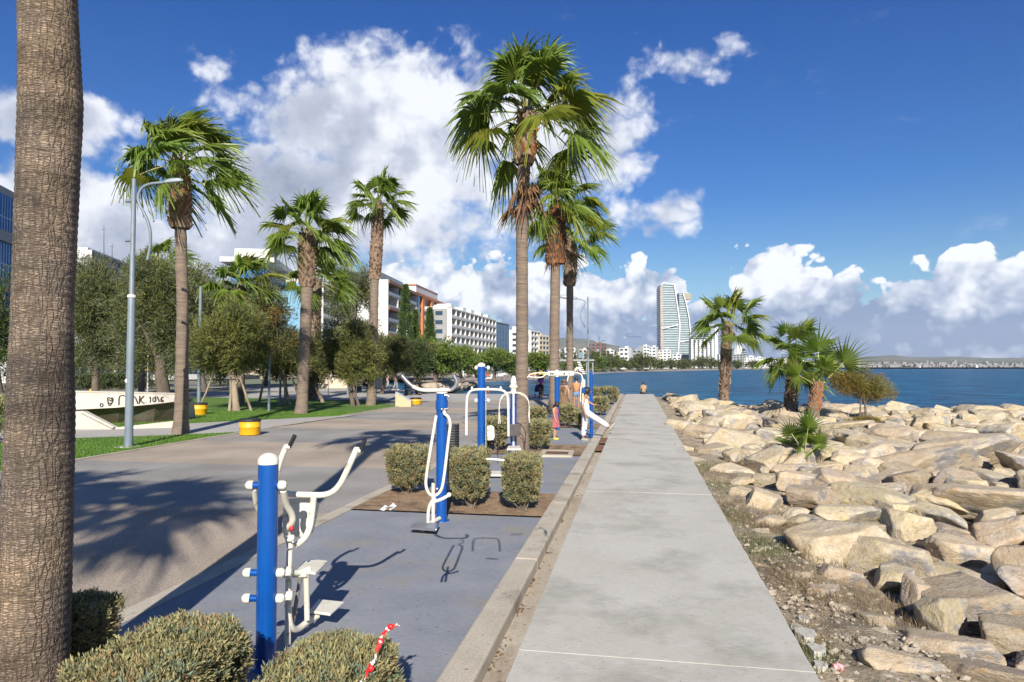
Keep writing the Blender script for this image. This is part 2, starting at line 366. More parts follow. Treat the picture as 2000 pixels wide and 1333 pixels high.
weather(M_concrete, 30, .84, 1.12, (.4, 3, 1), 16); weather(M_pad, 30, .82, 1.14, (.5, 2, 1), 8); weather(M_kerb, 60, .72, 1.15, (1, 1, 1), 7); weather(M_gutter, 40, .72, 1.15, (1, 1, 1), 6)
PROM_W = 4.4; PROM_OFF = 1.3

# ------------------------------------------------------------------ ground, water, paving
XL_PAD = -4.35; X_K0 = -1.33; X_K1 = -1.08; X_G1 = -.84; X_S1 = 1.14; SLAB_Z = .2; KERB_Z = .12
SEA = -1.5
def poly(name, pts, z, m, kind='structure'):
    b = MB(); b.quad(*[(p[0], p[1], z if z is not None else p[2]) for p in pts]); return b.build(name, m, kind=kind)
# land behind everything: one sheet to the horizon, cut where the bay begins
cove = [G(885, 757, 0)]+[G(px, py, SEA) for px, py in [(880,751),(960,745.5),(1060,740.5),(1120,733),(1200,728.6),(1300,725.6),(1450,722.6),(1600,720.9)]]
BW = [40, 40, 38, 24, 16, 12, 10, 10]
def inland(p, d): u = np.array(p[:2]); u = u+FW*d*.75-RT*d*.6; return (u[0], u[1])
w_bay = [(q[0], q[1]) for q in cove]
far_c = [A(1700, 719.6, 2600), A(2000, 719, 3600), A(2400, 719, 4200)]
land = [(-6000, -400), (40, -400), (40, -30), (1.2, -30), (1.2, 54.5)]
qL = G(885, 757, 0)
land += [(qL[0], 54.5), tuple(inland(qL, 14)), tuple(inland(cove[1], BW[0]))]+[tuple(inland(q, w_)) for q, w_ in zip(cove[2:], BW[1:])]+[tuple(q[:2]) for q in far_c]+[(9000, 3900), (9000, 9500), (-6000, 9500)]
gb = MB(); me_bm = bmesh.new()
vs = [me_bm.verts.new((x, y, -.03)) for x, y in land]; fc = me_bm.faces.new(vs); bmesh.ops.triangulate(me_bm, faces=[fc])
gme = bpy.data.meshes.new('ground'); me_bm.to_mesh(gme); me_bm.free(); gme.materials.append(M_ground)
g = bpy.data.objects.new('ground', gme); COL.objects.link(g); struct(g)
if gme.polygons[0].normal.z < 0: gme.flip_normals()
# quay wall down to the water and the beach slope
b = MB()
for p, q in [((1.2, 54.5), (qL[0], 54.5)), ((qL[0], 54.5), tuple(cove[1][:2]))]: b.quad((*p, -.04), (*q, -.04), (*q, -3), (*p, -3))
b.build('quay_wall', M_concrete, kind='structure')
def inland(p, d): u = np.array(p[:2]); u = u+FW*d*.75-RT*d*.6; return (u[0], u[1])
b = MB()
cl_ = [tuple(q[:2]) for q in cove[1:]]
for i in range(len(cl_)-1):
    p, q = cl_[i], cl_[i+1]; w1, w2 = BW[i], BW[i+1]
    pm, qm = inland(p, w1*.85), inland(q, w2*.85); pi_, qi = inland(p, w1+.5), inland(q, w2+.5)
    seaw = lambda u: (u[0]-FW[0]*25, u[1]-FW[1]*25)
    b.quad((*seaw(p), -3.2), (*seaw(q), -3.2), (*q, -1.35), (*p, -1.35)); b.quad((*p, -1.35), (*q, -1.35), (*qm, -.95), (*pm, -.95)); b.quad((*pm, -.95), (*qm, -.95), (*qi, .0), (*pi_, .0))
b.build('beach', M_sand, kind='structure')

M_sea = mat('sea_water', (.004, .055, .12), rough=.30, spec=.13)
def sea():
    t, N_, L, p = nodes(M_sea); N = t.nodes.new
    p.inputs['IOR'].default_value = 1.33
    geo = N('ShaderNodeNewGeometry'); mp = N('ShaderNodeMapping'); L(geo.outputs['Position'], mp.inputs[0]); mp.inputs['Scale'].default_value = (.75, 1.5, 1); mp.inputs['Rotation'].default_value = (0, 0, .25)
    hs = None
    for sc, st in ((.18, 1.0), (.7, .5), (2.6, .22)):
        n = N('ShaderNodeTexNoise'); L(mp.outputs[0], n.inputs['Vector']); n.inputs['Scale'].default_value = sc; n.inputs['Detail'].default_value = 4; n.inputs['Distortion'].default_value = .4
        m = N('ShaderNodeMath'); m.operation = 'MULTIPLY_ADD'; L(n.outputs['Fac'], m.inputs[0]); m.inputs[1].default_value = st
        if hs is None: m.inputs[2].default_value = 0
        else: L(hs, m.inputs[2])
        hs = m.outputs[0]
    bp = N('ShaderNodeBump'); L(hs, bp.inputs['Height']); bp.inputs['Strength'].default_value = 1; bp.inputs['Distance'].default_value = .9; L(bp.outputs[0], p.inputs['Normal'])
    n = N('ShaderNodeTexNoise'); L(mp.outputs[0], n.inputs['Vector']); n.inputs['Scale'].default_value = .22; n.inputs['Detail'].default_value = 8; n.inputs['Roughness'].default_value = .68
    r = N('ShaderNodeMapRange'); L(n.outputs['Fac'], r.inputs[0]); r.inputs[1].default_value = .42; r.inputs[2].default_value = .60
    mx = N('ShaderNodeMix'); mx.data_type = 'RGBA'; L(r.outputs[0], mx.inputs[0]); mx.inputs[6].default_value = (.0005, .032, .085, 1); mx.inputs[7].default_value = (.003, .135, .26, 1)
    # whitecaps
    n2 = N('ShaderNodeTexNoise'); L(mp.outputs[0], n2.inputs['Vector']); n2.inputs['Scale'].default_value = .5; n2.inputs['Detail'].default_value = 6
    r2 = N('ShaderNodeMapRange'); L(n2.outputs['Fac'], r2.inputs[0]); r2.inputs[1].default_value = .765; r2.inputs[2].default_value = .79
    m2 = N('ShaderNodeMix'); m2.data_type = 'RGBA'; L(r2.outputs[0], m2.inputs[0]); L(mx.outputs[2], m2.inputs[6]); m2.inputs[7].default_value = (.6, .65, .68, 1)
    L(m2.outputs[2], p.inputs['Base Color'])
sea()
b = MB(); b.quad((-400, 10, SEA), (9000, 10, SEA), (9000, 9400, SEA), (-400, 9400, SEA)); b.build('sea', M_sea, kind='structure')

prom(); weather(M_prom, 34, .74, 1.24, (1, 1, 1), 7); z = 0.0
X_LAWN = -13.0
b = MB(); b.quad((X_LAWN, -25, z), (XL_PAD-.22, -25, z), (XL_PAD-.22, 54.5, z), (X_LAWN, 54.5, z)); b.build('promenade', M_prom, kind='structure')
b = MB(); p1 = G(885, 757, 0)
b.quad((X_LAWN, 42, .004), (-4.0, 46, .004), (1.1, 50.6, .004), (1.1, 54.4, .004), (X_LAWN-25, 54.4, .004), (X_LAWN-25, 44, .004)); b.build('quay_paving', M_path, kind='structure')
b = MB(); b.quad(*[(*inland(G(x, 765, 0), 0), z0) for x, z0 in ((880, -.02), (560, -.02))], (-60, 75, -.02), (-35, 75, -.02)); b.build('far_promenade', M_path, kind='structure')
# light edging between promenade and pads
b = MB(); b.box(((2*XL_PAD-.22)/2+.0, 15, -.02), (.22, 80, .06)); b.build('edging_strip', M_kerb, kind='structure')

# lawn and path to the left
lawn = struct(poly('lawn_ground', [(X_LAWN-45, -10), (X_LAWN, -10), (X_LAWN, 36.5), (X_LAWN-5, 41.5), (X_LAWN-14, 44), (X_LAWN-60, 46), (X_LAWN-90, 30)], .02, M_grass))
b = MB(); b.box((X_LAWN+.0, 13, .0), (.12, 47, .07)); b.build('lawn_edging', M_kerb, kind='structure')
pth = [G(-300, 880), G(140, 858), G(300, 853), G(460, 846.5), G(560, 832), G(700, 811.5), G(640, 815), G(450, 824.5), G(365, 829), G(230, 836), G(-300, 850)]
poly('garden_path', pth, .026, M_path)

# pads and planters between the edging and the kerb: (kind, y0, y1)
STRIPS = [('soil', -6, 4.25), ('pad', 4.25, 9.95), ('soil', 9.95, 11.75), ('pad', 11.75, 16.9), ('soil', 16.9, 19.2), ('pad', 19.2, 24.6), ('soil', 24.6, 26.4), ('pad', 26.4, 36), ('soil', 36, 38), ('pad', 38, 46)]
def bumpy(name, x0, x1, y0, y1, z, amp, m, step=.08, seed=0, edge=.1, kind='structure'):
    nx = max(3, int((x1-x0)/step)); ny = max(3, int((y1-y0)/step))
    X, Y = np.meshgrid(np.linspace(x0, x1, nx), np.linspace(y0, y1, ny)); rg = np.random.RandomState(seed)
    H = fbm2(X, Y, 1.3, 4, seed)*amp
    e = np.minimum(np.minimum(X-x0, x1-X), np.minimum(Y-y0, y1-Y)); H = H*np.clip(e/edge, 0, 1)
    v = np.stack([X, Y, z+H], -1).reshape(-1, 3); i = np.arange(nx*ny).reshape(ny, nx)
    f = np.stack([i[:-1, :-1], i[:-1, 1:], i[1:, 1:], i[1:, :-1]], -1).reshape(-1, 4)
    return npmesh(name, v, f, m, kind=kind, smooth=True)
def fbm2(X, Y, f, octv, seed=0):
    rg = np.random.RandomState(seed+11); out = np.zeros_like(X); a = 1.0
    for o in range(octv):
        for _ in range(4):
            th = rg.rand()*6.28; ph = rg.rand()*6.28; k = f*(.7+.6*rg.rand())
            out += a*.35*np.sin((X*math.cos(th)+Y*math.sin(th))*k*2+ph+1.3*np.sin((X*math.sin(th)-Y*math.cos(th))*k*1.3+ph*2))
        f *= 2.1; a *= .5
    return out
for i, (k, y0, y1) in enumerate(STRIPS):
    if k == 'soil':
        far = y0 > 20
        bumpy('planter_soil', XL_PAD, X_K0, y0, y1, +.022, .022, M_soil, .25 if far else .07, i)
    else:
        b = MB(); b.box(((XL_PAD+X_K0)/2, (y0+y1)/2, -.05), (X_K0-XL_PAD-.004, y1-y0, .11)); b.build('exercise_pad', M_pad, kind='structure', bevel=.01)
# kerb in lengths, gutter, slab walkway in lengths
k0 = struct(bpy.data.objects.new('kerb', None)); COL.objects.link(k0)
y = -5.0; i = 0
while y < 52:
    L_ = 3.1; b = MB(); b.box(((X_K0+X_K1)/2+random.uniform(-.003, .003), y+L_/2, KERB_Z/2-.1), (X_K1-X_K0, L_-.008, KERB_Z+.2+random.uniform(-.003, .003)))
    b.build('kerb_length', M_kerb, k0, bevel=.018); y += L_
b = MB(); b.quad((X_K1, -5, .01), (X_G1, -5, .01), (X_G1, 52, .01), (X_K1, 52, .01)); b.build('gutter', M_gutter, kind='structure')
w0 = struct(bpy.data.objects.new('walkway', None)); COL.objects.link(w0)
y = 4.84-6.3*2; rs = np.random.RandomState(3)
while y < 51:
    L_ = 6.3; y1 = min(y+L_, 51.3); n = 24; far = y > 18
    ptsL = [(X_G1, y+.003+(y1-y-.006)*t/n) for t in range(n+1)]
    ptsR = [(X_S1+(0 if far else rs.uniform(-.012, .008)), y+.003+(y1-y-.006)*t/n) for t in range(n+1)]
    b = MB(); b.prism([ptsL[0]]+ptsR+[ptsL[-1]], -.25, SLAB_Z+rs.uniform(-.002, .002)); b.build('slab', M_concrete, w0, bevel=.003); y += L_
b = MB(); b.quad((X_G1+.01, -7, SLAB_Z-.014), (X_S1-.02, -7, SLAB_Z-.014), (X_S1-.02, 51, SLAB_Z-.014), (X_G1+.01, 51, SLAB_Z-.014)); b.build('joint_sealant', mat('sealant', (.26, .24, .19), (.12, .11, .09), 9, rough=.9, world=True), w0)
# broken edge by the near joint
b = MB()
for k, (px, py, r) in enumerate([(1566, 1236, .09), (1585, 1262, .07), (1592, 1290, .05), (1548, 1215, .06), (1562, 1195, .05)]):
    c = G(px, py, .15); pts = [(c[0]+.03+r*(1+.3*math.sin(3*a+k))*math.cos(a)*.8, c[1]+r*1.2*math.sin(a)) for a in np.linspace(0, 6.1, 11)]
    b.prism(pts, 0, .155-.012*k)
tag(b.build('broken_concrete', M_concrete), 'crumbled pale concrete spill beside the right edge of the walkway', 'rubble'); bpy.data.objects['broken_concrete']['kind'] = 'stuff'
# ------------------------------------------------------------------ noise in three dimensions (sums of warped sines)
def fbm3(P_, f, octv, seed=0, gain=.5):
    rg = np.random.RandomState(seed+5); out = np.zeros(len(P_)); a = 1.0
    for o in range(octv):
        for _ in range(5):
            d = rg.randn(3); d /= np.linalg.norm(d); e = rg.randn(3); e /= np.linalg.norm(e)
            k = f*(.7+.6*rg.rand()); out += a*.3*np.sin(P_@d*k*2+rg.rand()*6.28+1.4*np.sin(P_@e*k*1.6+rg.rand()*6.28))
        f *= 2.05; a *= gain
    return out
def ico(sub):
    bm = bmesh.new(); bmesh.ops.create_icosphere(bm, subdivisions=sub, radius=1)
    v = np.array([q.co[:] for q in bm.verts]); f = np.array([[q.index for q in p.verts] for p in bm.faces]); bm.free(); return v, f
ICO = {k: ico(k) for k in (2, 3, 5, 6)}
def rock_shape(seed, sub, p=60):
    v, f = ICO[sub]; rg = np.random.RandomState(seed)
    n = rg.randn(20, 3); n[:, 2] *= .8; n /= np.linalg.norm(n, axis=1)[:, None]
    n[0] = (rg.uniform(-.2, .2), rg.uniform(-.2, .2), 1); n[1] = (0, 0, -1); n[0] /= np.linalg.norm(n[0])
    h = rg.uniform(.58, 1.0, 20); h[0] = rg.uniform(.5, .8)
    q = np.clip(v@n.T, 0, None)/h; r = (q**p).sum(1)**(-1/p); r = np.clip(r, 0, 1.25)
    w = v*r[:, None]
    if sub >= 3:
        a = fbm3(w, 2.2, 5, seed, .6)*.022; b = fbm3(w*[1, 1, 3.5], 5, 3, seed+9, .6)*.012
        c = -np.clip(np.abs(fbm3(w, 2.6, 3, seed+3))*-11+1, 0, 1)*.055        # cracks
        w = w*(1+a+b+c)[:, None]
    return w, f
M_rock = mat('limestone', (.46, .36, .215), (.55, .48, .37), 1.3, rough=.95, bump=.8, bscale=16, bdist=.03, c3=(.28, .27, .255), s3=.9, t3=(.54, .62), rnd=.24)
def rockmat():
    t, N_, L, p = nodes(M_rock); N = t.nodes.new
    # second, finer grain multiplied into the colour, and rusty streaks
    src = p.inputs['Base Color'].links[0].from_socket
    co = N('ShaderNodeTexCoord'); n = N('ShaderNodeTexNoise'); L(co.outputs['Object'], n.inputs['Vector']); n.inputs['Scale'].default_value = 9; n.inputs['Detail'].default_value = 9; n.inputs['Roughness'].default_value = .7
    r = N('ShaderNodeMapRange'); L(n.outputs['Fac'], r.inputs[0]); r.inputs[1].default_value = .3; r.inputs[2].default_value = .65; r.inputs[3].default_value = .70; r.inputs[4].default_value = 1.12
    h = N('ShaderNodeHueSaturation'); L(r.outputs[0], h.inputs['Value']); L(src, h.inputs['Color'])
    n2 = N('ShaderNodeTexNoise'); L(co.outputs['Object'], n2.inputs['Vector']); n2.inputs['Scale'].default_value = 2.3; n2.inputs['Detail'].default_value = 5
    r2 = N('ShaderNodeMapRange'); L(n2.outputs['Fac'], r2.inputs[0]); r2.inputs[1].default_value = .60; r2.inputs[2].default_value = .80
    mx = N('ShaderNodeMix'); mx.data_type = 'RGBA'; L(r2.outputs[0], mx.inputs[0]); L(h.outputs[0], mx.inputs[6]); mx.inputs[7].default_value = (.40, .255, .10, 1)
    L(mx.outputs[2], p.inputs['Base Color'])
rockmat()

# ------------------------------------------------------------------ rock embankment on the sea side
def yedge(X): return 38.4+11.5*np.clip((5.0-X)/3.2, 0, 1)**1.4+.5*np.sin(X*1.3)
def terrain(X, Y):
    base = .10-.10*np.clip((X-1.1)/1.5, 0, 1)-.18*np.clip((X-2.2)/3, 0, 1)
    base = base+.05*np.sin(X*2.1+Y*.7)*np.clip(X-1.2, 0, 1)+.04*np.sin(Y*1.9-X*1.1)*np.clip(X-1.2, 0, 1)
    mound = 0
    ye = yedge(X); drop = np.clip((Y-ye+.6)/4.2, 0, 1)
    return base+mound-drop*2.6-np.clip((X-42)/6, 0, 1)*2.6
nx, ny = 260, 420
gx = np.concatenate([np.linspace(1.10, 4, 90), np.linspace(4.05, 50, 170)]); gy = np.concatenate([np.linspace(-6, 14, 240), np.linspace(14.1, 58, 180)])
X, Y = np.meshgrid(gx, gy); H = terrain(X, Y)+fbm2(X, Y, 1.6, 5, 4)*.028*np.clip((X-1.12)*4, .1, 1)
v = np.stack([X, Y, H], -1).reshape(-1, 3); i = np.arange(X.size).reshape(X.shape)
bank = npmesh('rock_embankment', v, np.stack([i[:-1, :-1], i[:-1, 1:], i[1:, 1:], i[1:, :-1]], -1).reshape(-1, 4), M_gravel, kind='structure', smooth=True)
rocks = []                                 # x, y, z, sx, sy, sz, rz, seed
def hero(px, py, w, h, rz=0, sd=0, zc=.05, asp=.8):
    c = G(px, py, zc); D = DEP(c); s = w/2/FPX*D; hz = max(s*.42, h/2/FPX*D*1.05)
    rocks.append([c[0], c[1], c[2]+.0, s*1.08, s*asp, hz*1.15, R(rz), sd])
HEROS = [(1640,1080,200,130,15,3),(1745,1100,150,110,-30,7),(1775,1040,130,120,60,1),(1700,985,170,80,5,2),(1620,975,100,70,40,3),(1490,985,90,60,20,4),(1448,972,60,50,0,5),(1520,945,120,45,8,6),
 (1790,915,230,90,10,7),(1860,890,180,60,3,8),(1930,985,260,80,-8,9),(1840,980,150,60,20,10),(1960,1045,150,80,12,11),(1870,1080,120,80,-20,1),(1990,1125,110,120,40,2),
 (1900,1190,210,110,-25,3),(1800,1165,120,75,35,4),(1835,1215,140,110,60,5),(1985,1250,190,90,20,6),(1860,1275,170,80,-15,7),(1745,1310,160,80,10,8),(1960,1335,230,80,0,9),
 (1745,1130,90,60,30,10),(1555,1130,80,40,-30,11),(1500,1112,55,24,0,1),(1487,1078,45,24,20,2),(1478,1045,60,24,0,3),(1530,1060,50,30,40,4),(1600,1160,70,40,15,5),
 (1700,1215,90,40,60,6),(1650,1130,80,50,0,7),(1640,1010,120,50,10,8),(1745,1000,80,60,80,9),(1570,1020,70,40,0,10),(1500,1020,60,30,20,0),
 (1360,905,60,20,-20,1),(1335,880,60,22,-25,2),(1400,885,90,26,-20,3),(1430,925,90,24,-22,4),(1390,852,120,48,-15,5),(1335,838,80,40,0,6),(1450,860,130,50,10,7),(1545,925,80,40,0,8),
 (1650,895,75,70,25,9),(1590,935,90,50,60,10),(1680,930,90,60,10,11),(1740,860,110,60,0,0),(1690,1265,40,18,0,1),(1590,1225,34,16,0,2),(1640,1190,46,20,30,3),(1730,1245,60,26,10,4),(1570,1290,26,12,0,5)]
for q in HEROS: hero(*q)
rs = np.random.RandomState(21)
def clear_of(x, y, r, k):
    for q in rocks:
        if (q[0]-x)**2+(q[1]-y)**2 < ((q[3]+q[4])/2*k+r*k)**2: return False
    return True
for rad, n, k in ((.8, 500, .9), (.55, 3600, .82), (.40, 7000, .78), (.25, 8000, .80), (.15, 4500, .85)):
    for _ in range(n):
        x = 1.4+rs.rand()**1.1*27; yy = 3+rs.rand()*49
        if yy > yedge(x)+3.2 or x > .86*yy+3.2 or x*1.0 < 1.55+rad*1.1: continue
        belt = 2.5 if 5.5 < yy < 16 else (3.4 if yy <= 5.5 else 1.9)
        if x < belt and rad > .27: continue
        if x < belt and rs.rand() < (.90 if yy > 5.5 else .80): continue
        r = rad*rs.uniform(.75, 1.15)
        if yy < 12 and r > .8: r *= .75
        if not clear_of(x, yy, r, k): continue
        t = terrain(np.array([x]), np.array([yy]))[0]
        s1, s2 = r*rs.uniform(.9, 1.35), r*rs.uniform(.7, 1.0); s3 = r*rs.uniform(.5, .8)
        lift = .14 if rad > .3 else .02
        rocks.append([x, yy, t+s3*.18+lift, s1, s2, s3, rs.rand()*6.28, rs.randint(12)])
protos = []
for s in range(12):
    w, f = rock_shape(s*7+1, 5); o = npmesh('boulder', w, f, M_rock, smooth=True); protos.append(o.data); bpy.data.objects.remove(o)
rocks.sort(key=lambda q: -(q[3]*q[5])/max(2, DEP(q))**2)
for k, q in enumerate(rocks[:298]):
    o = bpy.data.objects.new('boulder', protos[q[7] % 12]); COL.objects.link(o); o.parent = bank
    o.location = q[:3]; o.scale = (q[3], q[4], q[5]); tl = .22 if k > 30 else .10
    o.rotation_euler = (rs.uniform(-tl, tl), rs.uniform(-tl, tl), q[6])
VV = []; FF = []; nb = 0
low = [rock_shape(s*5+2, 3) for s in range(10)]
for q in rocks[298:]:
    w, f = low[q[7] % 10]; E_ = np.array(Euler((rs.uniform(-.25, .25), rs.uniform(-.25, .25), q[6])).to_matrix())
    VV.append((w*np.array(q[3:6]))@E_.T+np.array(q[:3])); FF.append(f+nb); nb += len(w)
o = npmesh('boulders', np.concatenate(VV), np.concatenate(FF), M_rock, bank, kind='stuff', smooth=False)
print('rocks', len(rocks))
# gravel and pebbles on the bare strip
VV = []; FF = []; nb = 0; w, f = ICO[2]; w0_, f0_ = ico(1)
for k in range(3000):
    yy = 3.6+abs(rs.randn())*5; x = 1.2+abs(rs.randn())*1.4
    if rs.rand() < .4: yy = 3.4+rs.rand()*2.4; x = 1.2+rs.rand()*2.8
    s = .008+.03*rs.rand()**3; t = terrain(np.array([x]), np.array([yy]))[0]
    VV.append(w0_*np.array([s, s*.8, s*.6])*(1+.25*rs.randn(len(w0_), 1))+np.array([x, yy, t+s*.3+.01])); FF.append(f0_+nb); nb += len(w0_)
npmesh('pebbles', np.concatenate(VV), np.concatenate(FF), mat('pebble', (.45, .38, .28), (.30, .27, .23), 3, rough=.95, world=True), bank, kind='stuff')

# ------------------------------------------------------------------ tufts: grass blades and dry weeds
def blades(name, pts, hgt, wid, m, kind='stuff', lean=.5, parent=None, seed=0, seg=2, label=None, cat=None):
    rg = np.random.RandomState(seed); n = len(pts); th = rg.rand(n)*6.28; h = hgt*(.5+.8*rg.rand(n)); ln = lean*(rg.rand(n)-.1)*1.3
    d = np.stack([np.cos(th), np.sin(th), np.zeros(n)], 1); s = np.stack([-np.sin(th), np.cos(th), np.zeros(n)], 1)*wid*(.6+.8*rg.rand(n))[:, None]
    b0 = pts-s; b1 = pts+s; m_ = pts+d*(ln*h*.35)[:, None]; m_[:, 2] += h*.6; m0 = m_-s*.7; m1 = m_+s*.7; tp = pts+d*(ln*h)[:, None]; tp[:, 2] += h*(1-.25*np.abs(ln))
    v = np.stack([b0, b1, m1, m0, tp, tp+s*.05], 1).reshape(-1, 3); k = np.arange(n)*6
    f = np.concatenate([np.stack([k, k+1, k+2, k+3], 1), np.stack([k+3, k+2, k+5, k+4], 1)])
    o = npmesh(name, v, f, m, parent, kind=kind)
    if label and not parent: tag(o, label, cat)
    return o
M_dry = mat('dry_weed', (.26, .20, .11), (.14, .09, .06), 3, rough=.9, trans=.15, world=True)
M_weed = mat('green_weed', (.07, .10, .03), (.16, .17, .06), 2, rough=.9, trans=.15, world=True)
def strewn(cx_, n, seed):
    rg = np.random.RandomState(seed); out = []
    for (px, py, r, w) in cx_:
        c = G(px, py, .06); q = rg.randn(int(n*w), 2)*r; out.append(np.stack([c[0]+q[:, 0], c[1]+q[:, 1]*1.6, np.zeros(len(q))], 1))
    p = np.concatenate(out); p = p[p[:, 0] > 1.17]; p[:, 2] = terrain(p[:, 0], p[:, 1])-.005; return p
blades('dry_weeds', strewn([(1440,1000,.35,1),(1530,1035,.28,1.2),(1560,1140,.22,.8),(1620,1075,.2,.8),(1400,930,.4,.8),(1480,910,.5,.8),(1650,1165,.25,.5),(1600,1250,.2,.3),(1350,880,.5,.4),(1760,1180,.25,.5),(1545,880,.5,.9)], 1500, 1), .10, .0022, M_dry, lean=1.3, seed=1, label='dry brown weeds scattered between the walkway and the boulders', cat='weeds')
blades('green_weeds', strewn([(1430,1010,.25,.5),(1475,1060,.22,.6),(1500,1090,.18,.3),(1390,950,.3,.4),(1590,1010,.2,.5),(1580,1285,.12,.35),(1370,915,.3,.5)], 1300, 2), .07, .003, M_weed, lean=1.3, seed=2, label='low green weeds along the right edge of the walkway', cat='weeds')
# lawn blades near the promenade
rg = np.random.RandomState(5); n = 60000
px_ = X_LAWN-.1-rg.rand(n)**1.6*14; py_ = 9+rg.rand(n)*22
pp = np.stack([px_, py_, np.full(n, .02)], 1)
def inside(p, poly_):
    x, y = p[:, 0], p[:, 1]; c = np.zeros(len(p), bool); j = len(poly_)-1
    for i in range(len(poly_)):
        xi, yi = poly_[i][:2]; xj, yj = poly_[j][:2]
        c ^= ((yi > y) != (yj > y)) & (x < (xj-xi)*(y-yi)/(yj-yi+1e-12)+xi); j = i
    return c
pp = pp[~inside(pp, pth)]
o = blades('lawn_grass', pp, .055, .007, M_blade, lean=1.0, seed=3, label='short mown green grass of the park lawn beside the promenade', cat='grass')

# ------------------------------------------------------------------ fan palms
M_frond = mat('palm_leaf', (.12, .185, .025), (.20, .265, .045), 1.2, rough=.42, trans=.28, rnd=.22, spec=.45)
M_frondy = mat('palm_leaf_yellowing', (.15, .20, .02), (.24, .24, .03), 2, rough=.5, trans=.3, rnd=.12)
M_stem = mat('palm_stem', (.20, .24, .06), (.30, .26, .10), 2, rough=.5)
M_dead = mat('dead_frond', (.22, .115, .05), (.13, .075, .045), 4, rough=.9, rnd=.25)
M_boot1 = mat('boot_pale', (.36, .27, .19), (.24, .16, .10), 6, rough=.95, rnd=.1)
M_boot2 = mat('boot_dark', (.15, .085, .05), (.09, .06, .045), 6, rough=.95)
M_boot3 = mat('boot_red', (.26, .09, .03), (.34, .16, .06), 6, rough=.95)
M_trunk = mat('palm_trunk', (.26, .195, .14), (.17, .135, .105), 2.2, rough=.95, bump=1.0, bscale=5, bdist=.05, stretch=(1, 1, 7), c3=(.12, .095, .08), s3=1.2, t3=(.56, .7))
def frond(origin, azm, elv, Lp, Rb, rg, wind, parent, name='frond', mats=None, droop=1.0, nl=34, spread=118, stiff=False, facing=None):
    o = np.array(origin, float); d = np.array([math.cos(azm)*math.cos(elv), math.sin(azm)*math.cos(elv), math.sin(elv)])
    t = np.linspace(0, 1, 6)[:, None]; sag = .22*Lp*(1 if not stiff else .3)*droop
    P_ = o+d*Lp*t+np.array([0, 0, -1])*sag*math.cos(elv)*t**2+wind*Lp*.10*t**2
    T = P_[-1]-P_[-2]; T /= np.linalg.norm(T); up = np.array([0, 0, 1.0]); S = np.cross(T, up); S /= (np.linalg.norm(S)+1e-9)
    Nn = np.cross(S, T); roll = rg.uniform(-1.0, 1.0); S, Nn = S*math.cos(roll)+Nn*math.sin(roll), Nn*math.cos(roll)-S*math.sin(roll)
    if facing is not None: Nn = facing-T*np.dot(facing, T); Nn /= np.linalg.norm(Nn); S = np.cross(T, Nn)
    # petiole, a flat three sided tube
    V = []; F = []; MI = []
    for i in range(6):
        w = .022*(1-.45*i/5)*(Rb/.9)
        V += [P_[i]+S*w, P_[i]-S*w, P_[i]-Nn*w*.7]
    for i in range(5):
        for a in range(3): b = (a+1) % 3; F.append((i*3+a, i*3+b, i*3+3+b, i*3+3+a)); MI.append(1)
    ss = np.array([0, .22, .42, .6, .8, 1.0]); ns = len(ss)
    edges = np.radians(np.linspace(-spread, spread, nl+1)); base = P_[-1]
    for k in range(nl):
        L_ = Rb*(1-.28*(abs(k-nl/2)/(nl/2))**2)*rg.uniform(.9, 1.06); g = rg.uniform(.25, 1.0)*droop*(.35 if stiff else 1.0); sway = rg.randn(3)*.05
        thm = (edges[k]+edges[k+1])/2; a = len(V)
        for j, s in enumerate(ss):
            fan = 1.0 if s <= .42 else max(.05, .62*(1-(s-.42)/.58)**.8)        # width share
            for e, th in ((0, edges[k]), (1, edges[k+1])):
                th2 = thm+(th-thm)*(.97 if s <= .42 else fan*.42/s)
                zig = (.030 if (k+e) % 2 else -.030)*Rb*min(1, s*2)*fan*2
                q = base+(T*math.cos(th2)+S*math.sin(th2))*L_*s+Nn*(zig+L_*.10*s*abs(math.sin(thm))*.9)
                fr = max(0, s-.38)/.62
                q = q+np.array([0, 0, -1])*L_*g*.62*fr**1.7*(1+.3*abs(math.sin(thm)))+wind*L_*.55*fr**1.5*rg.uniform(.9, 1.1)+sway*L_*fr
                V.append(q)
        for j in range(ns-1): F.append((a+2*j, a+2*j+1, a+2*j+3, a+2*j+2)); MI.append(0)
    return npmesh(name, np.array(V), np.array(F), mats or [M_frond, M_stem], parent, mi=MI)
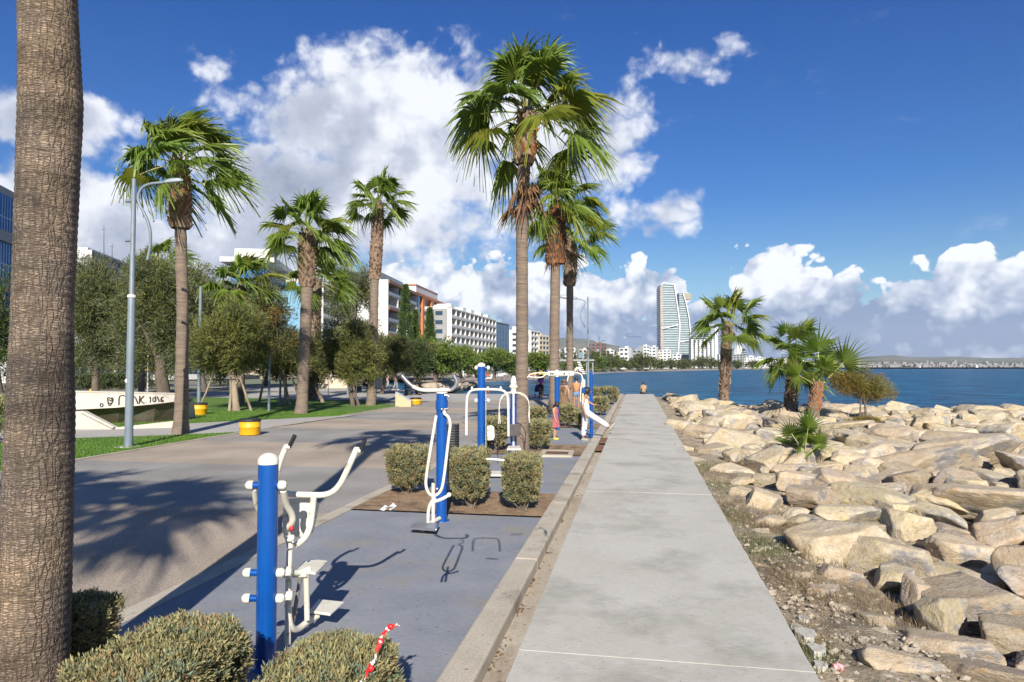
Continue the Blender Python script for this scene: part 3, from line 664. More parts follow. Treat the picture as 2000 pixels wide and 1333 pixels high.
def trunk_mesh(pts, rad, parent, m=None, nseg=16, sub=40, rings=.012, ringf=26, name='trunk', seed=0):
    if ringf >= 40: rings = .0045
    """pts list of 3-d points, rad list; resampled, with leaf-scar rings as real relief"""
    pts = np.array(pts); L_ = np.concatenate([[0], np.cumsum(np.linalg.norm(np.diff(pts, axis=0), axis=1))]); n = int(sub)
    s = np.linspace(0, L_[-1], n); P_ = np.stack([np.interp(s, L_, pts[:, i]) for i in range(3)], 1)
    k = np.ones(7)/7
    for i in range(3): pad = np.pad(P_[:, i], 3, 'edge'); pad = np.pad(P_[:, i], 3, 'reflect', reflect_type='odd'); P_[:, i] = np.convolve(pad, k, 'valid')
    rr = np.interp(s, L_, rad); pad = np.pad(rr, 3, 'edge'); rr = np.convolve(pad, k, 'valid')
    th = np.linspace(0, 2*np.pi, nseg, endpoint=False); TH, SS = np.meshgrid(th, s)
    jag = np.sin(SS*ringf*2*np.pi/2+1.2*np.sin(TH*2+SS*3)+seed)*rings+fbm3(np.stack([np.cos(TH).ravel()*rr.mean()*3, np.sin(TH).ravel()*rr.mean()*3, SS.ravel()*2], 1), 2.0, 3, seed).reshape(TH.shape)*rings*1.2
    RR = rr[:, None]*(1+jag*2); V = np.stack([P_[:, 0][:, None]+RR*np.cos(TH), P_[:, 1][:, None]+RR*np.sin(TH), P_[:, 2][:, None]+0*TH], -1).reshape(-1, 3)
    i = np.arange(n*nseg).reshape(n, nseg); j = np.roll(i, -1, 1); F = np.stack([i[:-1], j[:-1], j[1:], i[1:]], -1).reshape(-1, 4)
    return npmesh(name, V, F, m or M_trunk, parent, smooth=True), P_, rr
def boots(c0, c1, r0, r1, parent, rg, mats, size=.15, name='leaf_bases', dens=1.0, belly=.15):
    c0, c1 = np.array(c0, float), np.array(c1, float); H_ = np.linalg.norm(c1-c0); V = []; F = []; MI = []
    rows = int(H_/(size*.38)*dens)
    for i in range(rows):
        t = i/max(1, rows-1); r = (r0+(r1-r0)*t)*(1+belly*math.sin(math.pi*t)); c = c0+(c1-c0)*t; nn = max(7, int(2*math.pi*r/(size*.55)))
        for k in range(nn):
            a = 2*math.pi*(k+.5*(i % 2)+rg.uniform(-.15, .15))/nn; o = np.array([math.cos(a), math.sin(a), 0]); s = np.array([-o[1], o[0], 0]); L_ = size*rg.uniform(.7, 1.35); w = size*.30*rg.uniform(.8, 1.2)
            b = c+o*r*.92; up = np.array([0, 0, 1]); out = rg.uniform(.25, .75)*L_
            q = [b-s*w-up*.03, b+s*w-up*.03, b+s*w*.55+up*L_*.85+o*out, b-s*w*.55+up*L_*.85+o*out, b-s*w*.6+up*L_*.5-o*.02, b+s*w*.6+up*L_*.5-o*.02]
            a0 = len(V); V += q; F += [(a0, a0+1, a0+2, a0+3), (a0+3, a0+2, a0+5, a0+4), (a0, a0+3, a0+4, a0+4), (a0+1, a0+5, a0+2, a0+2)]; mi = rg.choice(len(mats), p=None); MI += [mi]*4
    F4 = [f for f in F]; V = np.array(V)
    me = bpy.data.meshes.new(name); off = np.array(ROOTLOC[parent.name]); me.from_pydata((V-off).tolist(), [], [tuple(dict.fromkeys(f)) for f in F4])
    for m in mats: me.materials.append(m)
    me.polygons.foreach_set('material_index', MI); me.update()
    o = bpy.data.objects.new(name, me); COL.objects.link(o); o.parent = parent; o['kind'] = 'stuff'; return o
WINDV = RT*.9+FW*.25; WIND3 = np.array([WINDV[0], WINDV[1], .10])
def palm(label, D, tr, crown, rcrown, boot=None, bootw=None, nf=28, seed=1, wind=.35, group='fan palms', skirt=None, trunkw=None, zbase=0, bmats=None, elo=-24, Lpf=.60, droop=1.0, stiff=False, yel=.06, nl=42, trm=None, subn=None, ringf=26):
    """tr: list of (px, py, width px) from the ground up to the crown, all D metres ahead"""
    rg = np.random.RandomState(seed); pts = [A(x, y, D) for x, y, w in tr]; pts[0][2] = min(pts[0][2], zbase)-.05; rad = [w/2/FPX*D for x, y, w in tr]
    t = thing('palm_tree', label, 'palm tree', (pts[0][0], pts[0][1], pts[0][2]+.05), group)
    c = A(*crown, D); pts.append(c); rad.append(rad[-1]*.7)
    tm, P_, rr = trunk_mesh(pts, rad, t, m=trm, sub=subn or 70, seed=seed, ringf=ringf)
    if boot:
        y0, y1 = boot; zs = [A(crown[0], y, D)[2] for y in (y0, y1)]
        xs = [np.array([np.interp(z, P_[:, 2], P_[:, 0]), np.interp(z, P_[:, 2], P_[:, 1]), z]) for z in zs]
        w0, w1 = [w/2/FPX*D for w in bootw]; sz = .17 if D > 12 else .1
        top = xs[1]; boots(xs[0], top, w0*.8, w1*.8, t, rg, bmats or [M_boot1, M_boot1, M_boot2], size=min(sz, w0*1.1))
    Rc = rcrown/FPX*D; Lp = Rc*Lpf; Rb = Rc*(1-Lpf)*1.38
    nf = int(nf*.8) if not stiff else nf
    for k in range(nf):
        f = (k+.5)/nf; elv = R(82)-(R(82)-R(elo))*f**.95; azm = k*2.39996+rg.uniform(-.3, .3)
        mm = [M_frondy, M_stem] if rg.rand() < yel*(1+2*f) else None
        frond(c-np.array([0, 0, Rc*.08]), azm, elv+rg.uniform(-.12, .12), Lp*rg.uniform(.85, 1.15), Rb*rg.uniform(.88, 1.08), rg, WIND3*wind, t, mats=mm, droop=droop*rg.uniform(.8, 1.2), nl=nl, stiff=stiff)
    if skirt:
        y0, y1, n, ln = skirt; z0, z1 = A(crown[0], y0, D)[2], A(crown[0], y1, D)[2]
        for k in range(n):
            z = z0+(z1-z0)*rg.rand(); o = np.array([np.interp(z, P_[:, 2], P_[:, 0]), np.interp(z, P_[:, 2], P_[:, 1]), z])
            frond(o, k*2.4+rg.uniform(-.3, .3), R(rg.uniform(-30, 25)), ln*.32, ln*.6, rg, WIND3*.05, t, name='dry_frond', mats=[M_dead, M_boot3], droop=1.7, nl=14)
    return t
# the great trunk close on the left, its crown out of the frame
palm('massive rough palm trunk close on the left, its crown above the frame', 4.4, [(56,1400,140),(60,1333,128),(73,1000,120),(80,800,114),(83,620,104),(92,400,107),(100,200,110),(94,0,102),(90,-300,100),(84,-800,92),(80,-1250,88)], (78,-1420), 560, boot=(-900,-1400), bootw=(150,120), nf=26, seed=3, wind=.3, trm=mat('hero_trunk', (.36, .265, .175), (.19, .155, .13), 1.6, rough=.95), subn=1500, ringf=40)
bpy.data.objects['palm_tree'].name = 'palm_tree'
def herotrunk():
    M = MATS['hero_trunk']; t, N_, L, p = nodes(M); N = t.nodes.new
    co = N('ShaderNodeTexCoord').outputs['Object']
    wn_ = N('ShaderNodeTexNoise'); L(co, wn_.inputs['Vector']); wn_.inputs['Scale'].default_value = 7; wn_.inputs['Detail'].default_value = 6
    ad = N('ShaderNodeVectorMath'); ad.operation = 'MULTIPLY_ADD'; L(wn_.outputs['Color'], ad.inputs[0]); ad.inputs[1].default_value = (.06, .06, .05); L(co, ad.inputs[2])
    def vor(s):
        mp = N('ShaderNodeMapping'); L(ad.outputs[0], mp.inputs[0]); mp.inputs['Scale'].default_value = s
        v = N('ShaderNodeTexVoronoi'); v.feature = 'DISTANCE_TO_EDGE'; L(mp.outputs[0], v.inputs['Vector']); v.inputs['Scale'].default_value = 1; v.inputs['Randomness'].default_value = .9
        r = N('ShaderNodeMapRange'); L(v.outputs['Distance'], r.inputs[0]); r.inputs[1].default_value = 0; r.inputs[2].default_value = .16; return r.outputs[0]
    a, b_ = vor((15, 15, 88)), vor((30, 30, 6))
    wv_ = N('ShaderNodeTexWave'); wv_.bands_direction = 'Z'; L(co, wv_.inputs['Vector']); wv_.inputs['Scale'].default_value = 9; wv_.inputs['Distortion'].default_value = 3.5; wv_.inputs['Detail'].default_value = 4; wv_.inputs['Detail Scale'].default_value = 2.5
    nz = N('ShaderNodeTexNoise'); mp = N('ShaderNodeMapping'); L(co, mp.inputs[0]); mp.inputs['Scale'].default_value = (14, 14, 3.0); L(mp.outputs[0], nz.inputs['Vector']); nz.inputs['Scale'].default_value = 1; nz.inputs['Detail'].default_value = 7
    gash = N('ShaderNodeMapRange'); L(nz.outputs['Fac'], gash.inputs[0]); gash.inputs[1].default_value = .33; gash.inputs[2].default_value = .40
    def M2(op, x, y):
        m = N('ShaderNodeMath'); m.operation = op
        for i, q in enumerate((x, y)):
            if isinstance(q, (int, float)): m.inputs[i].default_value = q
            else: L(q, m.inputs[i])
        return m.outputs[0]
    crk = M2('MULTIPLY', M2('MULTIPLY', M2('MULTIPLY_ADD', a, .55), M2('ADD', M2('MULTIPLY', b_, .45), .55)), gash.outputs[0])
    crk.node.inputs[0]; 
    a2 = M2('ADD', M2('MULTIPLY', a, .5), .5); b2 = M2('ADD', M2('MULTIPLY', b_, .5), .5); g2 = M2('ADD', M2('MULTIPLY', gash.outputs[0], .6), .4)
    crk = M2('MULTIPLY', M2('MULTIPLY', a2, b2), g2); ht = M2('ADD', crk, M2('MULTIPLY', wv_.outputs['Fac'], .12))
    bp = N('ShaderNodeBump'); L(ht, bp.inputs['Height']); bp.inputs['Strength'].default_value = 1; bp.inputs['Distance'].default_value = .016; L(bp.outputs[0], p.inputs['Normal'])
    src = p.inputs['Base Color'].links[0].from_socket
    big = N('ShaderNodeTexNoise'); mp2 = N('ShaderNodeMapping'); L(co, mp2.inputs[0]); mp2.inputs['Scale'].default_value = (1.3, 1.3, 3.4); L(mp2.outputs[0], big.inputs['Vector']); big.inputs['Scale'].default_value = 1; big.inputs['Detail'].default_value = 8; big.inputs['Roughness'].default_value = .65
    br = N('ShaderNodeMapRange'); L(big.outputs['Fac'], br.inputs[0]); br.inputs[1].default_value = .35; br.inputs[2].default_value = .62; br.inputs[3].default_value = .42; br.inputs[4].default_value = 1.15
    vv = M2('MULTIPLY', M2('MULTIPLY', M2('ADD', M2('MULTIPLY', crk, .85), .22), br.outputs[0]), 1.0)
    h = N('ShaderNodeHueSaturation'); L(vv, h.inputs['Value']); L(src, h.inputs['Color']); L(h.outputs[0], p.inputs['Base Color'])
herotrunk()
P1 = palm('wind-blown fan palm just behind the curved street lamp', 22.4, [(352,850,38),(354,835,27),(357,600,22),(352,440,22),(350,360,22)], (350,312), 124, boot=(445,322), bootw=(46,34), nf=30, seed=11, wind=.62, bmats=[M_boot1, M_boot1, M_boot1, M_boot3])
palm('lawn fan palm with a rust ring under its boots, in front of a stouter palm', 32, [(588,810,30),(590,790,22),(600,560,22),(600,480,24)], (600,448), 88, boot=(560,462), bootw=(34,34), nf=28, seed=12, wind=.3)
palm('slender fan palm at the right end of the lawn beside the promenade edge', 39, [(724,794,22),(726,775,18),(732,540,16),(738,440,16)], (740,392), 72, boot=(545,405), bootw=(25,20), nf=26, seed=13, wind=.2)
palm('tallest fan palm, shaggy rust-brown skirts under its crown, by the exercise machines', 17.5, [(1018,887,40),(1018,870,30),(1019,780,26),(1020,600,24),(1019,420,23),(1025,300,26),(1030,250,28)], (1030,212), 158, boot=(320,232), bootw=(46,36), nf=36, seed=14, wind=.22, skirt=(405,350,11,.85), bmats=[M_boot1, M_boot2, M_boot3])
palm('fan palm with a dark swollen skirt, second tallest of the row by the walkway', 33, [(1080,806,24),(1082,785,20),(1083,640,20),(1085,510,18)], (1088,388), 94, boot=(515,398), bootw=(46,26), nf=30, seed=15, wind=.25, skirt=(505,430,12,.9), bmats=[M_boot2, M_boot2, M_boot3])
palm('farthest of the three tall fan palms by the walkway', 40, [(1112,792,18),(1113,770,14),(1113,620,13),(1113,500,14)], (1116,455), 80, boot=(558,468), bootw=(28,22), nf=26, seed=16, wind=.25)
RKP = 'fan palms among the rocks'
palm('fan palm alone on the rocks against the far towers', 36, [(1413,792,24),(1415,770,18),(1420,650,18)], (1422,632), 80, boot=(786,640), bootw=(19,19), nf=22, seed=17, wind=.15, group=RKP, zbase=.1, droop=.8)
palm('grey-stemmed fan palm on the rocks, its crown merging with its right neighbour', 31, [(1543,808,30),(1546,780,22),(1552,705,20)], (1553,690), 82, boot=(798,700), bootw=(24,21), nf=22, seed=18, wind=.1, group=RKP, zbase=.1, droop=.7, elo=-45)
YP = palm('young fan palm with an orange base and stiff tall fans on the rocks', 27, [(1588,812,24),(1590,790,20),(1596,755,15)], (1600,745), 70, boot=(806,752), bootw=(22,16), nf=5, seed=19, wind=.06, group=RKP, zbase=.1, droop=.5, stiff=True, elo=8, Lpf=.60, bmats=[M_boot3, M_boot3, M_boot1])
LP = palm('low stemless fan palm sprouting between the boulders by the dry strip', 16.8, [(1570,888,8),(1571,880,8)], (1572,872), 50, nf=5, seed=20, wind=.02, group=RKP, zbase=0, droop=.4, stiff=True, elo=5, Lpf=.45)
palm('thick fan palm rising behind the feathery lawn trees at left centre', 40, [(466,800,22),(468,640,22),(470,575,24)], (470,556), 78, boot=(700,562), bootw=(26,24), nf=24, seed=21, wind=.45)
palm('stout fan palm standing directly behind the rust-ringed one on the lawn', 46, [(606,800,24),(610,700,26),(615,560,26)], (618,545), 72, boot=(790,552), bootw=(28,26), nf=22, seed=22, wind=.35)
palm('fan palm top showing over the grey feathery trees behind the street lamp', 52, [(316,780,14),(318,560,14)], (318,512), 62, boot=(600,520), bootw=(20,18), nf=20, seed=23, wind=.6)
palm('fan palm partly hidden left of the lamp curve over the trees', 60, [(276,780,12),(278,560,12)], (280,525), 46, nf=16, seed=24, wind=.6)
def aimed(t, D, o, hub, rpx, lean, seed, spread=110, droop=.5, n=40):
    """one stiff fan: petiole from o to hub (photo positions at D), its face turned to the sea side or the walkway"""
    rg = np.random.RandomState(seed); a, h = A(*o, D), A(*hub, D); h = h+np.array([FW[0], FW[1], 0])*lean; d = h-a; L_ = np.linalg.norm(d)
    frond(a, math.atan2(d[1], d[0]), math.asin(d[2]/L_)+.08, L_, rpx/FPX*D, rg, WIND3*.04, t, droop=droop, nl=n, spread=spread, stiff=True, facing=np.array([-FW[0]+rg.uniform(-.45, .45), -FW[1], rg.uniform(.1, .6)]))
for hub, r, ln, sd in (((1604,688),66,.3,1),((1648,712),66,-.1,2),((1562,700),42,.4,3),((1552,735),46,-.3,4),((1640,738),40,.4,5),((1600,720),36,-.4,6)): aimed(YP, 27, (1600,758), hub, r, ln, sd)
for hub, r, ln, sd in (((1548,850),44,.15,7),((1584,838),52,.1,8),((1592,866),38,-.2,9),((1556,872),34,-.25,10),((1578,856),42,.25,11),((1570,880),30,-.4,12)): aimed(LP, 15.6, (1572,884), hub, r*.95, ln, sd)
# a palm behind the camera, seen by its shadow on the promenade
rgp = np.random.RandomState(9)
for (x, yy, hh, sd) in ((-4.3, -6.4, 9.2, 31), (-7.4, -4.2, 8.2, 32)):
    t = thing('palm_tree', 'fan palm standing behind the photographer, known by its shadow on the promenade' if sd == 31 else 'second fan palm behind the photographer, farther from the walkway', 'palm tree', (x, yy, 0), 'fan palms')
    tm, P_, rr = trunk_mesh([(x, yy, -.05), (x+.1, yy, hh*.5), (x, yy, hh)], [.26, .17, .16], t, sub=50, nseg=12)
    for k in range(26):
        f = (k+.5)/26; frond((x, yy, hh-.1), k*2.4, R(80)-R(118)*f**.85, 1.15, 1.2, rgp, WIND3*.3, t, nl=26)
# ------------------------------------------------------------------ feathery trees, pines, bushes
def leafmats(n, a, b, trans=.2):
    return mat(n, a, b, .9, rough=.75, trans=trans, mixr=(.3, .7), world=True, detail=3)
M_tamA = leafmats('tamarisk_olive', (.12, .135, .035), (.17, .175, .045)); M_tamB = leafmats('tamarisk_dark', (.065, .072, .028), (.10, .105, .038))
M_tamG = leafmats('tamarisk_grey', (.119, .140, .077), (.13, .14, .075)); M_tamY = leafmats('tamarisk_yellow', (.172, .184, .032), (.19, .185, .04))
M_tamR = leafmats('tamarisk_rust', (.20, .115, .03), (.27, .165, .04)); M_pine = leafmats('pine_green', (.10, .16, .02), (.145, .20, .03)); M_pineD = leafmats('pine_dark', (.046, .085, .023), (.05, .085, .025))
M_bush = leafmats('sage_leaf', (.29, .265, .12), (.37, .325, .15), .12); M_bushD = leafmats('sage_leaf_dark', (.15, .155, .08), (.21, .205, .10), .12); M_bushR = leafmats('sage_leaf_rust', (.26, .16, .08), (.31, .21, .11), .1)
M_bushB = leafmats('sage_leaf_blue', (.16, .215, .14), (.20, .25, .17), .12)
M_bark = mat('bark', (.16, .12, .09), (.09, .07, .055), 3, rough=.95, bump=.8, bscale=8, bdist=.05, stretch=(1, 1, .4))
M_barkp = mat('pale_bark', (.34, .28, .20), (.22, .17, .12), 3, rough=.95, bump=.8, bscale=8, bdist=.05, stretch=(1, 1, .4))
M_twig = mat('twig', (.13, .10, .075), (.20, .17, .13), 9, rough=.95)
def leaves(name, C, Sg, outd, n, ln, wd, mats, parent, seed, up=.3, kind=None, wts=None, droop=0.0, clump=24):
    """C: clump centres (k,3); Sg: clump radius; outd: outward directions. Long narrow leaf faces."""
    rg = np.random.RandomState(seed); k = len(C); ci = rg.randint(k, size=n)
    g = rg.randn(n, 3); g /= np.maximum(1, np.linalg.norm(g, axis=1)/1.6)[:, None]
    pos = C[ci]+g*np.asarray(Sg)[ci][:, None]*.55
    d = outd[ci]*.8+rg.randn(n, 3)*.55+np.array([0, 0, up]); d /= np.linalg.norm(d, axis=1)[:, None]
    s = np.cross(d, rg.randn(n, 3)); s /= np.linalg.norm(s, axis=1)[:, None]
    L_ = ln*(.6+.8*rg.rand(n))[:, None]; w = wd*(.6+.8*rg.rand(n))[:, None]
    m = pos+d*L_*.5; tip = pos+d*L_; tip[:, 2] -= droop*L_[:, 0]
    v = np.stack([pos, m+s*w, tip, m-s*w], 1).reshape(-1, 3); f = np.arange(4*n).reshape(n, 4)
    wts = wts or [1/len(mats)]*len(mats); cm = rg.choice(len(mats), size=k, p=wts); mi = cm[ci]; ov = rg.rand(n) < .25; mi[ov] = rg.choice(len(mats), size=ov.sum(), p=wts)
    return npmesh(name, v, f, mats, parent, mi=mi, kind=kind)
def clumps(ells, n, seed, inner=.35, flat=1.0):
    """clump centres through a set of ellipsoids (cx,cy,cz,rx,ry,rz)"""
    rg = np.random.RandomState(seed); E_ = np.array(ells, float); vol = E_[:, 3]*E_[:, 4]*E_[:, 5]; ci = rg.choice(len(E_), size=n, p=vol**.67/np.sum(vol**.67))
    d = rg.randn(n, 3); d /= np.linalg.norm(d, axis=1)[:, None]; r = inner+(1-inner)*rg.rand(n)**.5; r *= 1+.19*rg.randn(n)
    P_ = E_[ci, :3]+d*r[:, None]*E_[ci, 3:6]; return P_, d
def tree(label, D, base, blobs, mats, wts=None, nl=7000, ln=.30, wd=.022, nc=150, sg=.45, trunkw=10, seed=1, name='tree', cat='tree', group='trees in the park', trunks=None, bark=None, up=.25, droop=0.0, dz=.5, zb=0.0, inner=.3, limbs=7, stake=False):
    """blobs in the photo: (px, py, rx, ry) at D metres"""
    b0 = A(*base, D); b0[2] = zb; k = D/FPX
    t = thing(name, label, cat, b0, group)
    E_ = []
    for j, (px, py, rx, ry) in enumerate(blobs):
        c = A(px, py, D+((j*37) % 5-2)*.18*rx*k); E_.append((c[0], c[1], c[2], rx*k, max(rx*k*.8, ry*k*.8), ry*k))
    P_, d = clumps(E_, nc, seed, inner); P_[:, 2] = np.maximum(P_[:, 2], zb+.25)
    if isinstance(sg, float): sg = np.full(nc, sg)
    leaves('crown', P_, sg*.95, d, int(nl*1.6), ln*.9, wd*.66, mats, t, seed, up=up, wts=wts, droop=droop)
    cc = np.array(E_)[:, :3].mean(0); rg = np.random.RandomState(seed)
    for tk, (tx, ty, tw) in enumerate(trunks or [(base[0], base[1], trunkw)]):
        g = A(tx, ty, D); g[2] = zb-.05; r = tw/2*k; top = g*.35+cc*.65; top[2] = zb+(cc[2]-zb)*.75; mid = (g+top)/2+np.array([rg.uniform(-.15, .15), rg.uniform(-.15, .15), 0])*(cc[2]-zb)*.3
        b = MB(); b.tube([g, g*.9+mid*.1, mid, top], [r*1.35, r, r*.85, r*.55], 9, smooth_path=1)
        if tk == 0:
            for q in range(limbs):
                e = P_[rg.randint(nc)]; s_ = mid*(1-.0)+(top-mid)*rg.rand(); b.tube([s_, (s_+e)/2+np.array([0, 0, .12*abs(e[2]-s_[2])]), e], [r*.5, r*.3, r*.10], 5, smooth_path=1)
        b.build('trunk', bark or M_bark, t)
    if stake:
        pass
    return t
TM = [M_tamA, M_tamB, M_tamG]; TY = [M_tamA, M_tamY, M_tamB]
tree('tall grey-green feathery tree just right of the great left trunk', 50, (186,765), [(185,580,55,55),(180,650,62,60),(215,620,45,70),(160,540,32,40)], TM, [.3,.25,.45], nl=21000, nc=330, sg=.85, ln=.42, wd=.035, trunkw=14, seed=1)
tree('tall feathery tree behind the curved lamp, with a thick dark forked trunk', 46, (322,768), [(300,545,55,45),(330,590,60,70),(280,620,52,70),(345,660,45,50),(295,690,50,25)], TM, [.45,.25,.3], nl=22000, nc=360, sg=.8, ln=.42, wd=.035, trunks=[(322,768,26),(190,768,12)][:1], seed=2)
tree('broad olive feathery tree with a pale leaning trunk beside the second yellow bin', 34, (462,808), [(425,660,55,38),(460,640,50,42),(400,685,45,35),(485,690,40,30),(440,700,60,22)], TY, [.45,.35,.2], nl=15000, nc=260, sg=.5, ln=.32, wd=.028, trunks=[(462,808,14),(448,796,6),(385,790,4),(492,786,5)], bark=M_barkp, seed=3)
tree('dark feathery tree with sunlit olive tips left of the rust-ringed palm', 40, (560,778), [(520,610,38,48),(545,680,50,48),(500,650,35,45),(575,700,35,32)], [M_tamB, M_tamA, M_tamR], [.62,.3,.08], nl=13000, nc=230, sg=.6, ln=.34, wd=.03, trunks=[(560,778,8),(566,790,5),(505,786,5),(590,782,5)], seed=4, bark=M_barkp)
tree('small feathery tree with rusty brown patches low between two lawn palms', 42, (632,775), [(545,715,30,22),(620,715,38,30),(600,690,30,22)], [M_tamB, M_tamR, M_tamA], [.45,.2,.35], nl=6000, nc=120, sg=.5, ln=.32, wd=.03, trunkw=7, seed=5, bark=M_barkp)
tree('slim tall greyish tree rising behind the right-hand lawn palms', 58, (690,770), [(690,555,32,38),(665,590,26,40),(705,610,28,50),(680,560,38,22)], [M_tamG, M_tamB, M_tamA], [.6,.2,.2], nl=8000, nc=170, sg=.6, ln=.42, wd=.04, trunkw=10, seed=6, inner=.5)
tree('round olive feathery tree with a dark trunk, second from the right palm on the lawn', 38, (690,790), [(675,670,48,42),(700,690,40,40),(650,700,32,30),(690,720,35,18)], TY, [.45,.2,.35], nl=12000, nc=220, sg=.5, ln=.32, wd=.028, trunks=[(690,790,9),(702,788,6)], seed=7)
tree('dark olive tree right behind the slender lawn palm', 55, (745,768), [(750,700,30,32),(775,695,26,28),(740,680,22,20)], [M_tamB, M_tamA], [.5,.5], nl=7000, nc=130, sg=.6, ln=.42, wd=.04, trunkw=8, seed=8)
tree('dark shady tree before the tall conifer, over the strolling couple', 62, (822,765), [(815,705,26,30),(800,690,22,22)], [M_tamB, M_pineD], [.5,.5], nl=5000, nc=90, sg=.6, ln=.45, wd=.045, trunkw=8, seed=9)
tree('dark broad tree at the far left edge behind the great trunk', 58, (0,770), [(-5,620,24,90),(-40,650,40,90),(12,690,14,50)], [M_pineD, M_tamB, M_pine], [.5,.3,.2], nl=9000, nc=170, sg=.9, ln=.5, wd=.05, trunkw=12, seed=10)
tree('grey-brown feathery tree filling the gap between the lamp palm and the thick palm', 62, (400,770), [(395,590,35,40),(430,610,40,40),(380,640,35,50)], TM, [.35,.35,.3], nl=9000, nc=160, sg=.8, ln=.45, wd=.045, trunkw=10, seed=11)
tree('low dark tree behind the yellow canopy at the back of the park', 75, (250,760), [(240,690,50,36),(160,700,40,30),(330,700,45,30)], [M_tamB, M_tamA], [.6,.4], nl=7000, nc=150, sg=.9, ln=.5, wd=.06, trunkw=10, seed=12)
tree('dark tree behind the bicycles at the back of the park', 80, (520,760), [(440,710,50,30),(530,705,55,34),(610,700,40,30)], [M_tamB, M_tamA, M_pineD], [.5,.3,.2], nl=8000, nc=160, sg=1.0, ln=.55, wd=.06, trunkw=10, seed=13)
tree('wide grey-green tree mass filling the back between the lamp palm and the blue glass tower', 68, (470,765), [(425,595,50,50),(490,615,42,58),(455,655,65,40),(385,560,30,45)], TM, [.35,.35,.3], nl=16000, nc=260, sg=.9, ln=.5, wd=.05, trunkw=10, seed=14)
# bright umbrella pines along the bay
UP = 'round bright green trees along the bay'
tree('largest bright green domed tree, left of the white hotel, by the bay', 85, (850,742), [(850,690,42,26),(870,705,30,20),(830,705,35,18)], [M_pine, M_tamY, M_pineD], [.6,.2,.2], nl=9000, nc=200, sg=.7, ln=.4, wd=.09, trunkw=10, seed=20, group=UP)
tree('bright green domed tree directly below the left half of the white hotel', 105, (905,742), [(900,700,34,18),(880,712,22,12)], [M_pine, M_tamY, M_pineD], [.6,.2,.2], nl=6000, nc=140, sg=.8, ln=.45, wd=.1, trunkw=8, seed=21, group=UP)
tree('bright green domed tree below the dark end building', 125, (965,738), [(970,702,32,16),(945,708,20,12),(998,708,14,9)], [M_pine, M_tamY, M_pineD], [.65,.2,.15], nl=6000, nc=140, sg=.9, ln=.5, wd=.11, trunkw=8, seed=22, group=UP)
tree('round green tree between the tallest palm and its neighbour, before the beige flats', 150, (1050,735), [(1050,706,24,14)], [M_pine, M_tamY, M_pineD], [.65,.2,.15], nl=4000, nc=90, sg=1.0, ln=.6, wd=.13, trunkw=6, seed=23, group=UP)
tree('green tree just left of the tallest palm trunk', 150, (1010,735), [(1006,712,20,12)], [M_pine, M_pineD], [.5,.5], nl=3000, nc=70, sg=1.0, ln=.6, wd=.13, trunkw=6, seed=24, group=UP)
# conifers, built in whorls
def conifer(label, D, px, ytop, ybase, hw, seed, wmix=(.7, .3)):
    k = D/FPX; b0 = A(px, ybase, D); b0[2] = 0; zt = A(px, ytop, D)[2]; t = thing('conifer', label, 'tree', b0, 'tall conifers before the flats'); rg = np.random.RandomState(seed)
    b = MB(); b.tube([b0, (b0[0], b0[1], zt)], [hw*k*.16, .03], 8); b.build('trunk', M_bark, t)
    C = []; d = []; n = 34
    for i in range(n):
        z = 2+(zt-2)*i/n; r = hw*k*(1-(i/n))**.8*rg.uniform(.85, 1.1); m = 9
        for j in range(m):
            a = j*2*math.pi/m+i*.7
            for q in (.45, .75, 1.0): C.append((b0[0]+math.cos(a)*r*q, b0[1]+math.sin(a)*r*q, z+.15*r*q)); d.append((math.cos(a), math.sin(a), .25))
    C = np.array(C); leaves('crown', C, np.full(len(C), hw*k*.14), np.array(d), 7000, .5*D/110, .05*D/110, [M_pineD, M_pine], t, seed, wts=list(wmix), up=.5)
conifer('tall dark conifer between the two orange-trimmed blocks', 150, 791, 556, 735, 20, 1)
conifer('lower conifer in front of the orange and blue block', 170, 839, 602, 735, 15, 2)
conifer('thin brownish conifer right beside the tall dark one', 165, 811, 606, 735, 8, 3, (.4, .6))
# the rusty tamarisk on the rocks
tree('wind-bent tamarisk with rust-tipped foliage leaning right on the rocks', 27, (1692,822), [(1665,752,28,18),(1690,750,32,20),(1715,763,28,12),(1648,745,18,12),(1700,768,25,10)], [M_tamR, M_tamY, M_tamA], [.4,.3,.3], nl=9000, nc=160, sg=.26, ln=.17, wd=.012, trunks=[(1692,822,5),(1680,815,4)], seed=30, name='tamarisk', group=RKP.replace('fan palms', 'trees'), zb=.05, limbs=9)
tree('low mat of olive and rust shoots at the foot of the tamarisk', 24, (1690,838), [(1690,834,28,7)], [M_tamR, M_tamY], [.5,.5], nl=2500, nc=50, sg=.16, ln=.12, wd=.01, trunkw=2, seed=31, name='shrub', cat='shrub', group=None, zb=.05, limbs=2)

